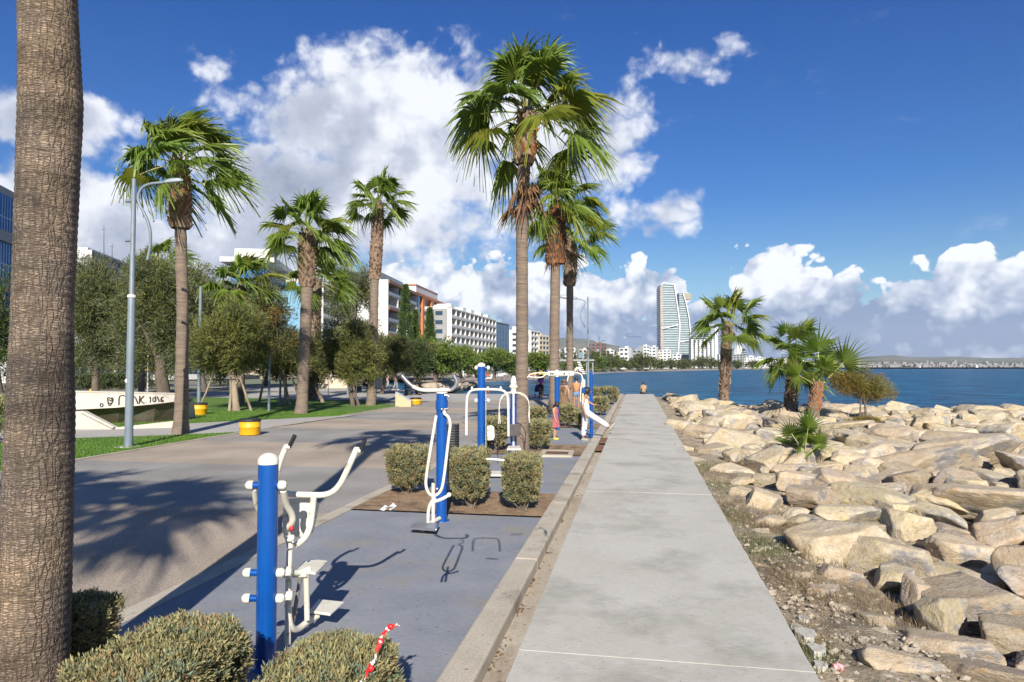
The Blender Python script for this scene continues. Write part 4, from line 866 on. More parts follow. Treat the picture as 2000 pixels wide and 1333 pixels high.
# ------------------------------------------------------------------ clipped bushes: boxes of small leafy shoots over bare twigs
def bush(label, px, ybase, D, wpx, hpx, n=9000, ln=.05, wd=.008, seed=1, depth=.9, group='clipped sage bushes in the planters', z=0, top_py=None, yaw=0.0, clip=True):
    k = D/FPX; b0 = A(px, ybase, D); b0[2] = z; w, h = wpx*k, hpx*k; dp = w*depth; rg = np.random.RandomState(seed)
    t = thing('bush', label, 'bush', b0, group)
    nc = max(90, int(n/32)); C = []; d = []; sgs = []
    for i in range(nc):
        u = rg.uniform(-1, 1, 3); ax = rg.choice(3, p=[.31, .31, .38]); u[ax] = np.sign(u[ax]) if ax < 2 else 1.0
        if rg.rand() < .25: u *= rg.uniform(.55, .95)
        q = u*np.array([.5, .5, .5]); 
        # round the box and pull the lower part in
        r2 = math.hypot(q[0], q[1]); q[:2] *= min(1, .62/max(r2, 1e-6)) if r2 > .62 else 1
        zz = q[2]+.5; zz = .25+.75*zz; tap = .70+.30*min(1, (zz-.2)/.38); top = 1-.10*(abs(u[0])**4+abs(u[1])**4)*.5
        lump = 1+.07*math.sin(u[0]*5+seed)+.06*math.sin(u[1]*6+seed*2+u[2]*3)
        C.append((q[0]*w*tap*lump, q[1]*dp*tap*lump, zz*h*top*(1+.03*rg.randn()))); dd = np.array([u[0]*(ax == 0), u[1]*(ax == 1), 1.0*(ax == 2)])+np.array([0, 0, .45]); d.append(dd/np.linalg.norm(dd)); sgs.append(h*.07)
    C = np.array(C); M_ = np.array(Matrix.Rotation(yaw+YAW*0, 3, 'Z')); C = C@M_.T+b0
    sg_ = np.full(nc, max(.035, min(.09, w*.07)))
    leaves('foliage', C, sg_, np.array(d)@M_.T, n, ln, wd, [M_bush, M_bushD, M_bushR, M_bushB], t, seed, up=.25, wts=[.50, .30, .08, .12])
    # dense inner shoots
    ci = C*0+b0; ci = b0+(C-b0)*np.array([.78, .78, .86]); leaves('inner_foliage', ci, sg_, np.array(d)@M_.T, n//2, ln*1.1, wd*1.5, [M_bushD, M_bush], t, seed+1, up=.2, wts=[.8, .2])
    b = MB()
    for i in range(26 if D < 13 else 8):
        e = C[rg.randint(nc)]; s_ = b0+np.array([rg.uniform(-.12, .12)*w, rg.uniform(-.12, .12)*dp, -.02]); m = s_*.5+e*.5+rg.randn(3)*.03*h; m[2] = b0[2]+(e[2]-b0[2])*.45
        b.tube([s_, m, e], [.012, .008, .003], 5)
    b.build('twigs', M_twig, t); return t
bush('large clipped sage bush at the bottom edge, left of the near blue post', 318, 1448, 4.0, 196, 198, n=52000, ln=.032, wd=.0042, seed=1, depth=1.55)
bush('clipped sage bush at the bottom edge with red and white tape across it', 636, 1448, 4.0, 190, 166, n=44000, ln=.032, wd=.0042, seed=2, depth=1.4)
bush('small sage bush tucked against the great left trunk', 158, 1300, 4.95, 92, 140, n=17000, ln=.032, wd=.0042, seed=3, depth=.9)
bush('dark clipped bush half hidden at the far left behind the great trunk', -20, 868, 19.5, 80, 88, n=6000, ln=.06, wd=.010, seed=4)
bush('rounded sage bush left of the second blue post', 797, 968, 11.9, 66, 88, n=20000, ln=.042, wd=.0060, seed=5, depth=1.0)
bush('boxy sage bush right of the second blue post, before the third machine', 919, 998, 10.75, 66, 108, n=24000, ln=.038, wd=.0055, seed=6, depth=1.15)
bush('boxy sage bush nearest the kerb in the first planter', 1021, 1004, 10.5, 64, 104, n=22000, ln=.038, wd=.0055, seed=7, depth=1.0)
bush('sage bush left of the tallest palm between the machines', 968, 886, 17.8, 40, 64, n=7000, ln=.055, wd=.009, seed=8)
bush('sage bush right of the tallest palm base', 1053, 880, 18.0, 40, 56, n=7000, ln=.055, wd=.009, seed=9)
bush('low sage bush behind the one at the tallest palm', 1050, 828, 25.5, 30, 34, n=4500, ln=.07, wd=.012, seed=10)
bush('sage bush between the girl in red and the woman in white', 1106, 838, 24.8, 32, 42, n=5000, ln=.07, wd=.012, seed=11)
bush('small sage bush behind the kicking woman beyond the thin blue post', 1172, 812, 31, 30, 34, n=4000, ln=.08, wd=.014, seed=12)
bush('wide sage bush at the far end beside the kerb, before the sea', 1190, 790, 40, 34, 32, n=4000, ln=.09, wd=.016, seed=13)
bush('sage bush left of the wide one at the far end', 1164, 786, 42, 26, 28, n=3500, ln=.09, wd=.016, seed=14)
bush('sage bush half hidden behind the kicking woman', 1133, 842, 24.4, 18, 34, n=3000, ln=.07, wd=.012, seed=15)
# leaf litter on the soil and in the gutter
def litter(name, pts, size, m, seed, label=None):
    rg = np.random.RandomState(seed); n = len(pts); a = rg.rand(n)*6.28; L_ = size*(.5+rg.rand(n)); w = L_*.45; d = np.stack([np.cos(a), np.sin(a), 0.25*rg.randn(n)], 1); s = np.stack([-np.sin(a), np.cos(a), .3*rg.randn(n)], 1)
    v = np.stack([pts-d*L_[:, None], pts+s*w[:, None]+[0, 0, .006], pts+d*L_[:, None], pts-s*w[:, None]], 1).reshape(-1, 3)
    o = npmesh(name, v, np.arange(4*n).reshape(n, 4), m, kind='stuff'); tag(o, label, 'leaf litter')
rg = np.random.RandomState(4); q = []
for (px, py, n, r) in ((1098,1018,9,.02),(1030,1135,16,.03),(1010,1190,12,.04),(995,1190,8,.03),(1070,1080,8,.03),(960,1270,14,.04),(955,1300,8,.03),(1145,925,14,.05),(1130,968,6,.04),(1050,1110,6,.03)):
    c = G(px, py, .02)
    for _ in range(n): x = min(max(c[0]+rg.randn()*r, X_K1+.015), X_G1-.02); q.append((x, c[1]+rg.randn()*r*2.2, .02))
for _ in range(150): q.append((X_K1+.01+abs(rg.randn())*.05, 3+rg.rand()*30, .018))
litter('gutter_leaves', np.array(q), .016, M_dead, 3, 'crumpled brown leaves gathered in the gutter beside the kerb')
q = [(rg.uniform(XL_PAD+.1, X_K0-.1), rg.uniform(9.97, 11.7), .022) for _ in range(400)]+[(rg.uniform(XL_PAD+.1, X_K0-.1), rg.uniform(16.95, 19.1), .022) for _ in range(250)]
litter('soil_litter', np.array(q), .014, M_dead, 5, 'fine brown litter over the bare planter soil')
# ------------------------------------------------------------------ outdoor gym machines
def P3(D, *pp): return [A(x, y, D if len(r) == 0 else r[0]) for x, y, *r in pp]
def post(t, px, y0, y1, w, D, zb=0.0, cap=True, name='post'):
    """blue tube from the pad up to y1 with a white dome cap"""
    k = D/FPX; r = w/2*k; b0 = A(px[0], y0, D); b0[2] = zb; tp = A(px[1], y1, D); c = np.array([b0[0], b0[1]])
    b = MB(); b.lathe((c[0], c[1], 0), [(r, zb-.02), (r, tp[2])], 28); b.build(name, M_blue, t)
    b = MB(); b.lathe((c[0], c[1], zb), [(r*1.5, 0), (r*1.5, .012), (r*1.02, .014)], 24); b.build('base_plate', M_blue, t)
    if cap:
        b = MB(); rc = r*1.05; b.lathe((c[0], c[1], tp[2]-.005), [(rc, 0), (rc, .02)]+[(rc*math.cos(a), .02+rc*.8*math.sin(a)) for a in np.linspace(.15, 1.5, 7)], 28); b.build('cap', M_white, t)
    return c, r, tp[2]
def fit(px0, px1, cxy, r, y, D, t, zoff=0, w=14):
    """a stub tube through the post, blue with white end caps, square to the view of the rail"""
    z = A(cxy_px(cxy), y, D)[2]; d = np.array([RT[0], RT[1], 0]); c = np.array([cxy[0], cxy[1], z]); k = D/FPX; hw = (px1-px0)/2*k; cx_ = ((px0+px1)/2-cxy_px(cxy))*k
    a = c+d*(cx_-hw); e = c+d*(cx_+hw); rr = w/2*k
    b = MB(); b.tube([a+d*rr*.6, e-d*rr*.6], rr*.72, 14); b.build('axle', M_blue, t)
    for s, q in ((1, a), (-1, e)):
        b = MB(); b.lathe(q, [(rr*.5, 0), (rr*.8, rr*.25), (rr, rr*.6), (rr, hw*.36), (rr*.85, hw*.38)], 18, axis=tuple(d*s)); b.build('end_cap', M_white, t)
def cxy_px(c):
    D = c[0]*FW[0]+c[1]*FW[1]; return 1000+FPX*(c[0]*RT[0]+c[1]*RT[1])/D
def place(*a): return tuple(map(float, a))

# near stepping machine
D1 = 5.08; b0 = A(519, 1295, D1); b0[2] = 0
t = thing('step_machine', 'nearest gym machine, blue post with pale stepping plates and raised handlebars', 'gym machine', b0, 'outdoor gym machines')
c, r, zt = post(t, (519, 524), 1295, 905, 38, D1)
for y, a, e in ((948, 484, 563), (1119, 481, 562), (1169, 480, 562)): fit(a, e, c, r, y, D1, t, w=18)
Dm = 5.35
def T(name, pts, rpx, m=M_white, sp=2, D=Dm, n=12):
    P_ = P3(D, *pts); b = MB(); b.tube(P_, rpx/FPX*D, n, smooth_path=sp); return b.build(name, m, t)
T('lower_column', [(562,1258,5.45),(563,1180,5.42),(564,1110,5.4),(566,1075,5.4)], 6.0)
T('swing_arm', [(553,958,5.1),(558,985,5.2),(571,1005,5.28),(572,1020,5.3),(562,1032,5.35),(557,1030,5.38)], 6.2)
T('upper_column', [(557,1030,5.38),(563,1050,5.4),(567,1070,5.4)], 6.4)
T('handlebar', [(570,966,5.6),(600,967,5.6),(640,968,5.6),(662,952,5.58),(680,915,5.55),(697,876,5.52)], 6.2)
T('handlebar', [(570,966,5.6),(546,962,5.6),(538,940,5.6),(545,905,5.58),(560,871,5.55)], 6.0)
T('grip', [(704,881,5.52),(713,858,5.5)], 4.6, M_black, 0); T('grip', [(565,873,5.54),(576,851,5.52)], 4.4, M_black, 0)
T('grip_joint', [(696,878,5.52),(705,881,5.52)], 5.4, M_white, 0); T('grip_joint', [(559,872,5.54),(567,874,5.54)], 5.2, M_white, 0)
T('seat_tube', [(613,969,5.6),(610,1000,5.6),(606,1030,5.58),(596,1052,5.52),(578,1066,5.45)], 6.4)
T('brace_tube', [(497,955,5.1),(500,985,5.2),(512,1010,5.32),(540,1035,5.4)], 5.2)
# backrest panel with a raised rim
q = P3(5.72, (556,975), (612,972), (625,985), (613,1040), (602,1050), (568,1048), (552,1030)); nrm = np.array([-FW[0], -FW[1], .25])*.022
b = MB(); b.slab(q, nrm); o = b.build('backrest', M_white, t, bevel=.008)
cc = np.mean(q, 0); q2 = [cc+(p-cc)*.72+nrm*1.05 for p in q]; b = MB(); b.slab(q2, nrm*.35); b.build('backrest_pad', M_white, t, bevel=.004)
# pivots, bolts
for (x, y, d, rr) in ((568,1052,5.36,7), (563,1118,5.34,11), (565,1166,5.34,11)):
    p = A(x, y, d); b = MB(); b.lathe(p-np.array([RT[0], RT[1], 0])*.03, [(.006, 0), (rr/FPX*d, .004), (rr/FPX*d, .052), (.006, .058)], 16, axis=(RT[0], RT[1], 0)); b.build('pivot', M_white, t)
for (x, y) in ((557,1048), (572,1060), (551,1120), (553,1166)):
    p = A(x, y, 5.3); b = MB(); b.ball(p, .012); b.build('bolt', M_chrome, t)
b = MB(); b.ball(A(569,1033,5.3), .02, (1, .8, 1)); b.build('stop_knob', M_red, t)
# two foot plates on their tubes
for pts, D_ in ((((580,1113),(593,1096),(622,1093),(640,1095),(616,1119)), 5.55), (((604,1193),(622,1170),(672,1175),(645,1199)), 5.75)):
    z = A(pts[0][0], pts[0][1], D_)[2]; q = [G(x, y, z) for x, y in pts]
    b = MB(); b.slab(q, (0, 0, -.022)); b.build('foot_plate', M_white, t, bevel=.008)
T('plate_arm', [(562,1180,5.4),(566,1225,5.45),(580,1232,5.55),(600,1215,5.7),(620,1203,5.8)], 6.5)
T('plate_arm', [(563,1118,5.38),(576,1120,5.45),(590,1118,5.5),(604,1112,5.55)], 5.8)
T('link_bar', [(600,1210,5.6),(598,1118,5.52)], 5.6, sp=0); T('link_bar', [(571,1222,5.5),(588,1122,5.5)], 4.2, mat('worn_steel', (.30, .29, .27), (.2, .17, .14), 8, rough=.5, metal=.4), 0)
T('cross_stub', [(572,1122,5.5),(600,1122,5.5)], 6.5, sp=0)

# second machine: rower-twister with U loop and chrome handlebar
D2 = 9.85; b0 = A(862, 1015, D2); b0[2] = 0
t = thing('swing_machine', 'gym machine with steel-ended handlebar and a long white loop on its blue post', 'gym machine', b0, 'outdoor gym machines')
Dm = D2-.12
c, r, zt = post(t, (862, 863), 1015, 768, 21, D2)
z1, z2 = A(863, 768, D2)[2], A(863, 742, D2)[2]
T('handlebar', [(785,734),(795,746),(808,757),(825,763),(850,763),(880,762)], 3.6, M_white, 2); T('handlebar', [(880,762),(890,755),(893,745),(886,733)], 4.2, M_chrome, 2); T('handlebar', [(785,734),(796,747),(806,755)], 4.4, M_chrome, 1)
T('grip', [(785,735,9.7),(770,736,9.65)], 3.4, M_black, 0); T('grip', [(888,735,9.7),(904,737,9.8)], 3.4, M_black, 0)
b = MB(); b.lathe((c[0], c[1], A(862, 790, D2)[2]), [(r*1.12, -.08), (r*1.15, 0), (r*1.12, .06)], 24); b.build('collar', M_blue, t)
T('loop', [(852,812),(848,835),(833,925),(831,950),(838,966),(848,970),(860,962),(866,945),(877,850),(880,828),(876,814),(867,808)], 2.9, M_white, 2)
T('hand_ring', [(868,772),(878,774),(882,787),(877,798),(867,800)], 1.8, M_chrome, 2)
T('lever', [(846,944),(846,975),(846,1020)], 3.2, M_white, 0); T('lever', [(850,972),(840,984),(836,1000),(836,1021)], 3.1, M_white, 2)
T('foot_lever', [(849,980),(862,976),(876,968)], 3.2, M_white, 1); b = MB(); b.ball(A(877,967,Dm), .035); b.build('knob', M_white, t)
for (x, y, s) in ((863,800,.02),(854,955,.022),(868,806,.03)): b = MB(); b.ball(A(x, y, Dm-.02), s); b.build('bolt', M_chrome if s < .025 else M_white, t)
z = .10; q = [G(x, y, z) for x, y in ((800,1030),(810,1021),(858,1021),(852,1034))]; b = MB(); b.slab(q, (0, 0, -.03)); b.build('foot_plate', M_chrome, t, bevel=.006)
b = MB(); b.ball((*G(826, 1034, .04)[:2], .045), .042); b.build('foot_ball', M_white, t)
b = MB(); b.tube([G(826, 1030, .05), (c[0], c[1], .05)], .03, 10); b.build('base_tube', M_white, t)

# third: tall blue post with a white hanging arch
D3 = 17.6; b0 = A(940, 886, D3); b0[2] = 0
t = thing('pull_machine', 'tall gym machine with a wide squared white arch hanging from its blue post', 'gym machine', b0, 'outdoor gym machines')
Dm = D3-.18
c, r, zt = post(t, (940, 941), 886, 716, 15, D3)
for y in (719, 783):
    fit(927, 957, c, r, y, D3, t, w=9)
T('arch', [(911,850),(911,800),(912,775),(918,764),(928,761),(960,761),(980,762),(990,768),(993,785),(993,852)], 2.4, M_white, 2)
T('arch_end', [(911,822),(911,850)], 2.6, M_white, 0); T('grip', [(902,825,17.3),(911,828,17.3)], 1.8, M_black, 0)
T('guide_rod', [(949,762,17.5),(949,886,17.5)], 1.7, M_white, 0)
for x in (922, 953, 978): b = MB(); b.lathe(A(x, 761, Dm), [(.02, 0), (.035, .03), (.02, .07), (.012, .075)], 12); b.build('bolt', M_white, t)
b = MB(); b.ball(A(954, 766, Dm), .03); b.build('stop', M_red, t)
q = P3(17.45, (951,833),(960,831),(965,835),(966,855),(963,860),(952,861)); b = MB(); b.slab(q, (0, .03, 0)); b.build('backrest', M_white, t, bevel=.01)
for y in (840, 855): T('slot', [(952,y,17.42),(960,y,17.42)], .9, M_black, 0, n=6)
b = MB(); zz = .02; q = [G(x, y, .06) for x, y in ((953,912),(968,912),(972,905),(955,904))]; T('foot_bar', [(950,897),(972,898),(985,900)], 2.2, M_white, 1)
b = MB(); b.slab([G(x, y, .08) for x, y in ((955,928),(985,928),(982,920),(957,920))], (0, 0, -.03)); b.build('foot_plate', M_white, t, bevel=.005)

# fourth: chest press with white arches and black seat
D4 = 15.6; b0 = A(1002, 908, D4); b0[2] = 0
t = thing('press_machine', 'gym press with twin white arches, striped blue column and black backrest', 'gym machine', b0, 'outdoor gym machines')
Dm = D4
c = A(1003, 862, D4+.5); k = D4/FPX; zc = [A(1003, y, D4+.5)[2] for y in (868, 770)]; cb = c
b = MB(); b.lathe((c[0], c[1], 0), [(.075, 0), (.075, zc[1])], 20); b.build('column', M_blue, t)
e = np.array([-FW[0], -FW[1], 0])*.078; b = MB(); b.slab([c*[1, 1, 0]+e+np.array([RT[0]*s, RT[1]*s, z]) for s, z in ((-.02, .2), (.02, .2), (.02, zc[1]), (-.02, zc[1]))], e*.06); b.build('column_stripe', M_white, t)
z0 = A(1003, 768, D4+.5)[2]; b = MB()
b.lathe((c[0], c[1], z0), [(.09, -.02), (.10, 0), (.065, .02), (.065, .10), (.10, .13), (.11, .15), (.075, .19), (.06, .22), (.085, .24), (.06, .30), (.055, .36), (.03, .40)], 18); b.build('finial', M_white, t)
for dx, Dk, nm in ((0, 15.5, 'arch'), (0, 15.95, 'arch')):
    s = 0 if Dk < 15.8 else 3
    T(nm, [(1000,766,Dk),(988,767+s,Dk),(979,775+s,Dk),(975,790,Dk),(974+s,828,Dk)], 2.3, M_white, 2); T(nm, [(1006,766,Dk),(1020,768+s,Dk),(1030,776+s,Dk),(1034,792,Dk),(1034-s,830,Dk)], 2.3, M_white, 2)
T('grip', [(975,828,15.5),(974,860,15.4),(972,894,15.3)], 1.7, M_black, 1); T('grip', [(1034,826,15.5),(1034,834,15.5)], 2.6, M_black, 0)
q = P3(15.75, (994,829),(1016,829),(1017,832),(1016,853),(995,853),(993,850)); b = MB(); b.slab(q, (-FW[0]*-.05, -FW[1]*-.05, 0)); b.build('backrest', mat('seat_black', (.045, .04, .04), (.075, .065, .06), 6, rough=.6), t, bevel=.015)
zs = A(1003, 875, 15.3)[2]; q = [A(x, 875, d) for x, d in ((990, 15.1), (1018, 15.1), (1016, 15.7), (992, 15.7))]
for p in q: p[2] = zs
b = MB(); b.slab(q, (0, 0, -.035)); b.build('seat', M_white, t, bevel=.01)
T('seat_column', [(1003,877,15.3),(1003,912,15.2)], 2.3, M_white, 0); T('frame_tube', [(1003,895,15.25),(1003,886,15.6),(1003,872,16.0)], 2.4, M_white, 1)
T('leg_lever', [(1016,854,15.3),(1022,860,15.2),(1023,876,15.1),(1026,892,15.0)], 1.9, M_black, 2)
T('leg_roller', [(990,893,15.1),(998,894,15.1)], 4, M_black, 0); T('leg_roller', [(1008,893,15.1),(1017,894,15.1)], 4, M_black, 0); T('roller_bar', [(988,886,15.2),(1018,886,15.2)], 1.6, M_black, 0)
T('link', [(994,880,15.3),(996,900,15.2)], 1.6, M_white, 0); T('link', [(1012,880,15.3),(1010,900,15.2)], 1.6, M_white, 0)

# fifth: beam station with a white perforated beam
D5 = 24.0; b0 = A(1088, 838, D5); b0[2] = 0
t = thing('beam_station', 'blue post carrying a long white beam with bent bars, beside the people exercising', 'gym machine', b0, 'outdoor gym machines')
Dm = D5
c, r, zt = post(t, (1088, 1088), 838, 736, 9.5, D5)
b = MB(); b.lathe((c[0], c[1], A(1088, 728, D5)[2]), [(.09, -.12), (.09, 0), (.07, .07), (.02, .10)], 16); b.build('finial', M_white, t)
q = P3(D5-.12, (1071,725),(1121,725),(1121,734),(1071,734)); b = MB(); b.slab(q, (.0, .06, 0)); b.build('beam', M_white, t, bevel=.01)
for x in (1076, 1080, 1102, 1113): b = MB(); b.lathe(A(x, 730, D5-.14), [(.03, 0), (.03, .02)], 10, axis=(-FW[0], -FW[1], 0)); b.build('beam_hole', M_black, t)
T('side_bar', [(1071,731),(1064,733),(1060,737),(1052,738),(1040,737),(1032,736)], 1.2, M_white, 2); T('side_bar', [(1030,738),(1036,730),(1060,728),(1071,729)], 1.1, M_white, 1)
T('bent_bar', [(1108,745),(1110,734),(1116,730),(1128,728),(1136,732),(1138,742),(1134,760),(1134,785)], 1.2, M_white, 2)
# sixth: thin blue post beside the kicking woman
D6 = 21.6; b0 = A(1155, 853, D6); b0[2] = 0
t = thing('exercise_post', 'slim plain blue post next to the woman in white', 'gym post', b0, 'outdoor gym machines')
Dm = D6
c, r, zt = post(t, (1155, 1155), 853, 728, 6.6, D6, cap=False)
b = MB(); b.lathe((c[0], c[1], zt-.002), [(r*1.02, 0), (r*.9, .03), (r*.3, .045)], 16); b.build('top_cap', M_blue, t)
T('foot_bar', [(1155,846),(1146,842),(1142,840)], 1.2, M_blue, 0)
D7 = 31.0; b0 = A(1131, 812, D7); b0[2] = 0
t = thing('step_trainer', 'blue and white trainer the woman in denim shorts is standing on', 'gym machine', b0, 'outdoor gym machines')
Dm = D7
T('column', [(1137,806,31.8),(1137,770,31.8),(1137,745,31.8)], 2.2, M_blue, 0); T('white_hood', [(1123,725),(1126,719),(1131,719),(1134,725)], 2.0, M_white, 1)
T('frame_bar', [(1138,790),(1139,755),(1138,738)], 1.3, M_white, 1); T('white_box', [(1140,742),(1140,756)], 3.2, M_white, 0); T('blue_box', [(1140,758),(1140,768)], 3.0, M_blue, 0)
b = MB(); b.box((*A(1126, 806, D7)[:2], .1), (.5, .4, .08)); b.build('platform', M_blue, t)

# ------------------------------------------------------------------ litter bin of steel hoops
b0 = G(883, 896, 0); D = DEP(b0); t = thing('litter_bin', 'round dark litter bin of stacked hoops behind the second blue post', 'litter bin', b0)
r = 13/FPX*D; h = A(883, 829, D)[2]
M_dk = mat('dark_metal', (.03, .034, .036), (.05, .052, .05), 8, rough=.45)
b = MB(); b.lathe(b0, [(r*.86, .06), (r*.86, h-.03)], 24); b.build('liner', M_black, t)
for i in range(13):
    z = .08+i*(h-.1)/12; b = MB(); b.lathe((b0[0], b0[1], z-.019), [(r*.9, 0), (r, .003), (r, .034), (r*.9, .038)], 24); b.build('hoop', M_dk, t)
for a in range(4):
    x, y = b0[0]+r*1.01*math.cos(a*1.57+.6), b0[1]+r*1.01*math.sin(a*1.57+.6); b = MB(); b.box((x, y, h/2+.02), (.025, .025, h)); b.build('stay', M_dk, t)
# ------------------------------------------------------------------ yellow bins
M_yel = mat('yellow_paint', (.78, .42, .008), (.70, .36, .01), 4, rough=.45, c3=(.4, .26, .05), s3=8, t3=(.68, .76))
def ybin(label, px, yb, w, yt):
    b0 = G(px, yb, .02); D = DEP(b0); r = w/2/FPX*D; h = A(px, yt, D)[2]-.02
    t = thing('yellow_bin', label, 'bin', b0, 'yellow drum bins')
    b = MB(); b.lathe(b0, [(r*.93, 0), (r*.97, .03), (r*.97, h*.45), (r, h*.47), (r, h*.52), (r*.97, h*.54), (r*.98, h-.08)], 28); b.build('drum', M_yel, t)
    b = MB(); b.lathe((b0[0], b0[1], b0[2]+h-.085), [(r*1.01, 0), (r*1.03, .02), (r*1.03, .065), (r*.92, .085), (r*.90, .02)], 28); b.build('rim', M_black, t)
    b = MB(); b.ball((b0[0], b0[1], b0[2]+h-.07), r*.88, (1, 1, .25)); b.build('bag', mat('bag', (.03, .03, .03), (.06, .06, .06), 9, rough=.35), t)
ybin('yellow drum bin at the lawn tip beside the promenade, nearest of all', 488, 849, 40, 818)
ybin('yellow drum bin on the lawn by the curved concrete wall', 388, 810, 31, 787)
ybin('yellow drum bin behind the sloped information stand', 812, 790, 22, 777)
ybin('far yellow bin showing over the top of the graffiti wall', 181, 769, 12, 758)
# ------------------------------------------------------------------ sloped information stand
b0 = G(787, 795, 0); D = DEP(b0); k = D/FPX; t = thing('information_stand', 'low stone stand with a sloped pale information panel at the lawn edge', 'information stand', b0)
z = lambda y: A(787, y, D)[2]
a_, c_ = A(772, 795, D), A(803, 795, D); a_[2] = c_[2] = 0; back = np.array([FW[0], FW[1], 0])*.55
prof = [(a_, 0), (c_, 0), (c_, z(785)), (a_, z(767))]
b = MB(); b.slab([(p[0], p[1], zz) for p, zz in prof], back); b.build('plinth', mat('travertine', (.58, .43, .26), (.50, .37, .22), 3, rough=.8), t, bevel=.01)
up = np.array([0, 0, .015]); q = [np.array([a_[0], a_[1], z(767)])-back*.06, np.array([c_[0], c_[1], z(785)])-back*.06, np.array([c_[0], c_[1], z(785)])+back*1.05, np.array([a_[0], a_[1], z(767)])+back*1.05]
b = MB(); b.slab([p+up*.3 for p in q], up*2); b.build('panel', mat('panel_white', (.55, .58, .6), (.42, .46, .5), 9, rough=.35), t)
# ------------------------------------------------------------------ litter
b0 = G(765, 994, .02); b = MB()
b.quad(*[np.array([*G(x, y, .03)[:2], z]) for x, y, z in ((741,996,.03),(752,989,.05),(760,991,.035),(750,998,.025))]); b.quad(*[np.array([*G(x, y, .03)[:2], z]) for x, y, z in ((757,992,.03),(768,986,.06),(775,990,.04),(762,997,.025))])
tag(b.build('crumpled_paper', mat('paper', (.75, .75, .73), rough=.8), org=b0), 'crumpled white paper on the soil beside the rounded bush', 'paper')
b0 = G(1637, 1326, .05); t = thing('can', 'crushed red and white can between the pebbles at the bottom edge', 'can', (b0[0], b0[1], .05)); zz = terrain(np.array([b0[0]]), np.array([b0[1]]))[0]
b = MB(); b.tube([(b0[0]-.03, b0[1], zz+.035), (b0[0], b0[1]+.01, zz+.04), (b0[0]+.035, b0[1]-.01, zz+.035)], [.02, .026, .024], 12); b.build('can_body', mat('can_red', (.55, .02, .03), (.7, .6, .6), 30, rough=.4), t)
# red and white barrier tape draped over the bush
tp = [(704,1345,3.75),(716,1318,3.8),(730,1290,3.9),(740,1262,4.0),(746,1245,4.08),(753,1230,4.12),(766,1224,4.15),(778,1221,4.15)]; P_ = [Vector(A(*q)) for q in tp]
M_tape_r = mat('tape_red', (.62, .02, .02), rough=.4); M_tape_w = mat('tape_white', (.72, .70, .68), rough=.4)
t = thing('barrier_tape', 'red and white barrier tape knotted over the clipped bush at the bottom edge', 'barrier tape', P_[3])
fine = []
for i in range(len(P_)-1):
    for j in range(6): fine.append(P_[i].lerp(P_[i+1], j/6)+Vector((.006*math.sin(i*9+j*2), .004*math.cos(j*3+i), .006*math.sin(j*2.2+i*5))))
fine.append(P_[-1]); b = MB()
for i in range(len(fine)-1):
    d = (fine[i+1]-fine[i]).normalized(); tw = math.sin(i*.55)*.9; s = (Vector((RT[0], RT[1], 0))*math.cos(tw)+Vector((0, 0, 1))*math.sin(tw)); s = (s-d*s.dot(d)).normalized()
    tw2 = math.sin((i+1)*.55)*.9; s2 = (Vector((RT[0], RT[1], 0))*math.cos(tw2)+Vector((0, 0, 1))*math.sin(tw2)); s2 = (s2-d*s2.dot(d)).normalized(); w = .011+.004*math.sin(i*.8)
    b.mi = 0 if (i//5) % 2 else 1; b.quad(fine[i]-s*w, fine[i]+s*w, fine[i+1]+s2*w, fine[i+1]-s2*w)
b.build('ribbon', [M_tape_r, M_tape_w], t)
for i in (9, 22, 34): b = MB(); b.ball(fine[i], .018, (1.2, .8, 1)); b.build('knot', M_tape_r, t)
# covers: pale framed hatch on the soil, rusty grate in the gutter
t = thing('hatch_cover', 'rust-brown hatch cover in a pale concrete frame set in the second planter', 'hatch', (*G(1088, 884, .02)[:2], .02))
b = MB(); o_ = [(1052,889),(1060,878),(1122,879),(1118,890)]; i_ = [(1064,887),(1069,880.5),(1112,881.5),(1109,888)]
O_ = [G(x, y, .055) for x, y in o_]; I_ = [G(x, y, .055) for x, y in i_]
for i in range(4): j = (i+1) % 4; b.slab([O_[i], O_[j], I_[j], I_[i]], (0, 0, -.09))
b.build('frame', M_kerb, t); b = MB(); b.slab([p*[1, 1, 0]+[0, 0, .045] for p in I_], (0, 0, -.05)); b.build('plate', mat('rust', (.17, .085, .045), (.11, .06, .04), 8, rough=.9), t)
t = thing('gutter_grate', 'rusty slotted drain grate bridging the gutter near the kicking woman', 'drain grate', (-.96, 20.4, .1))
for n_, y0 in ((7, 17.6), (9, 19.3)):
    for i in range(n_): b = MB(); b.box(((X_K1+X_G1)/2, y0+i*.14, .085), (X_G1-X_K1-.01, .09, .03)); b.build('bar', MATS['rust'], t)
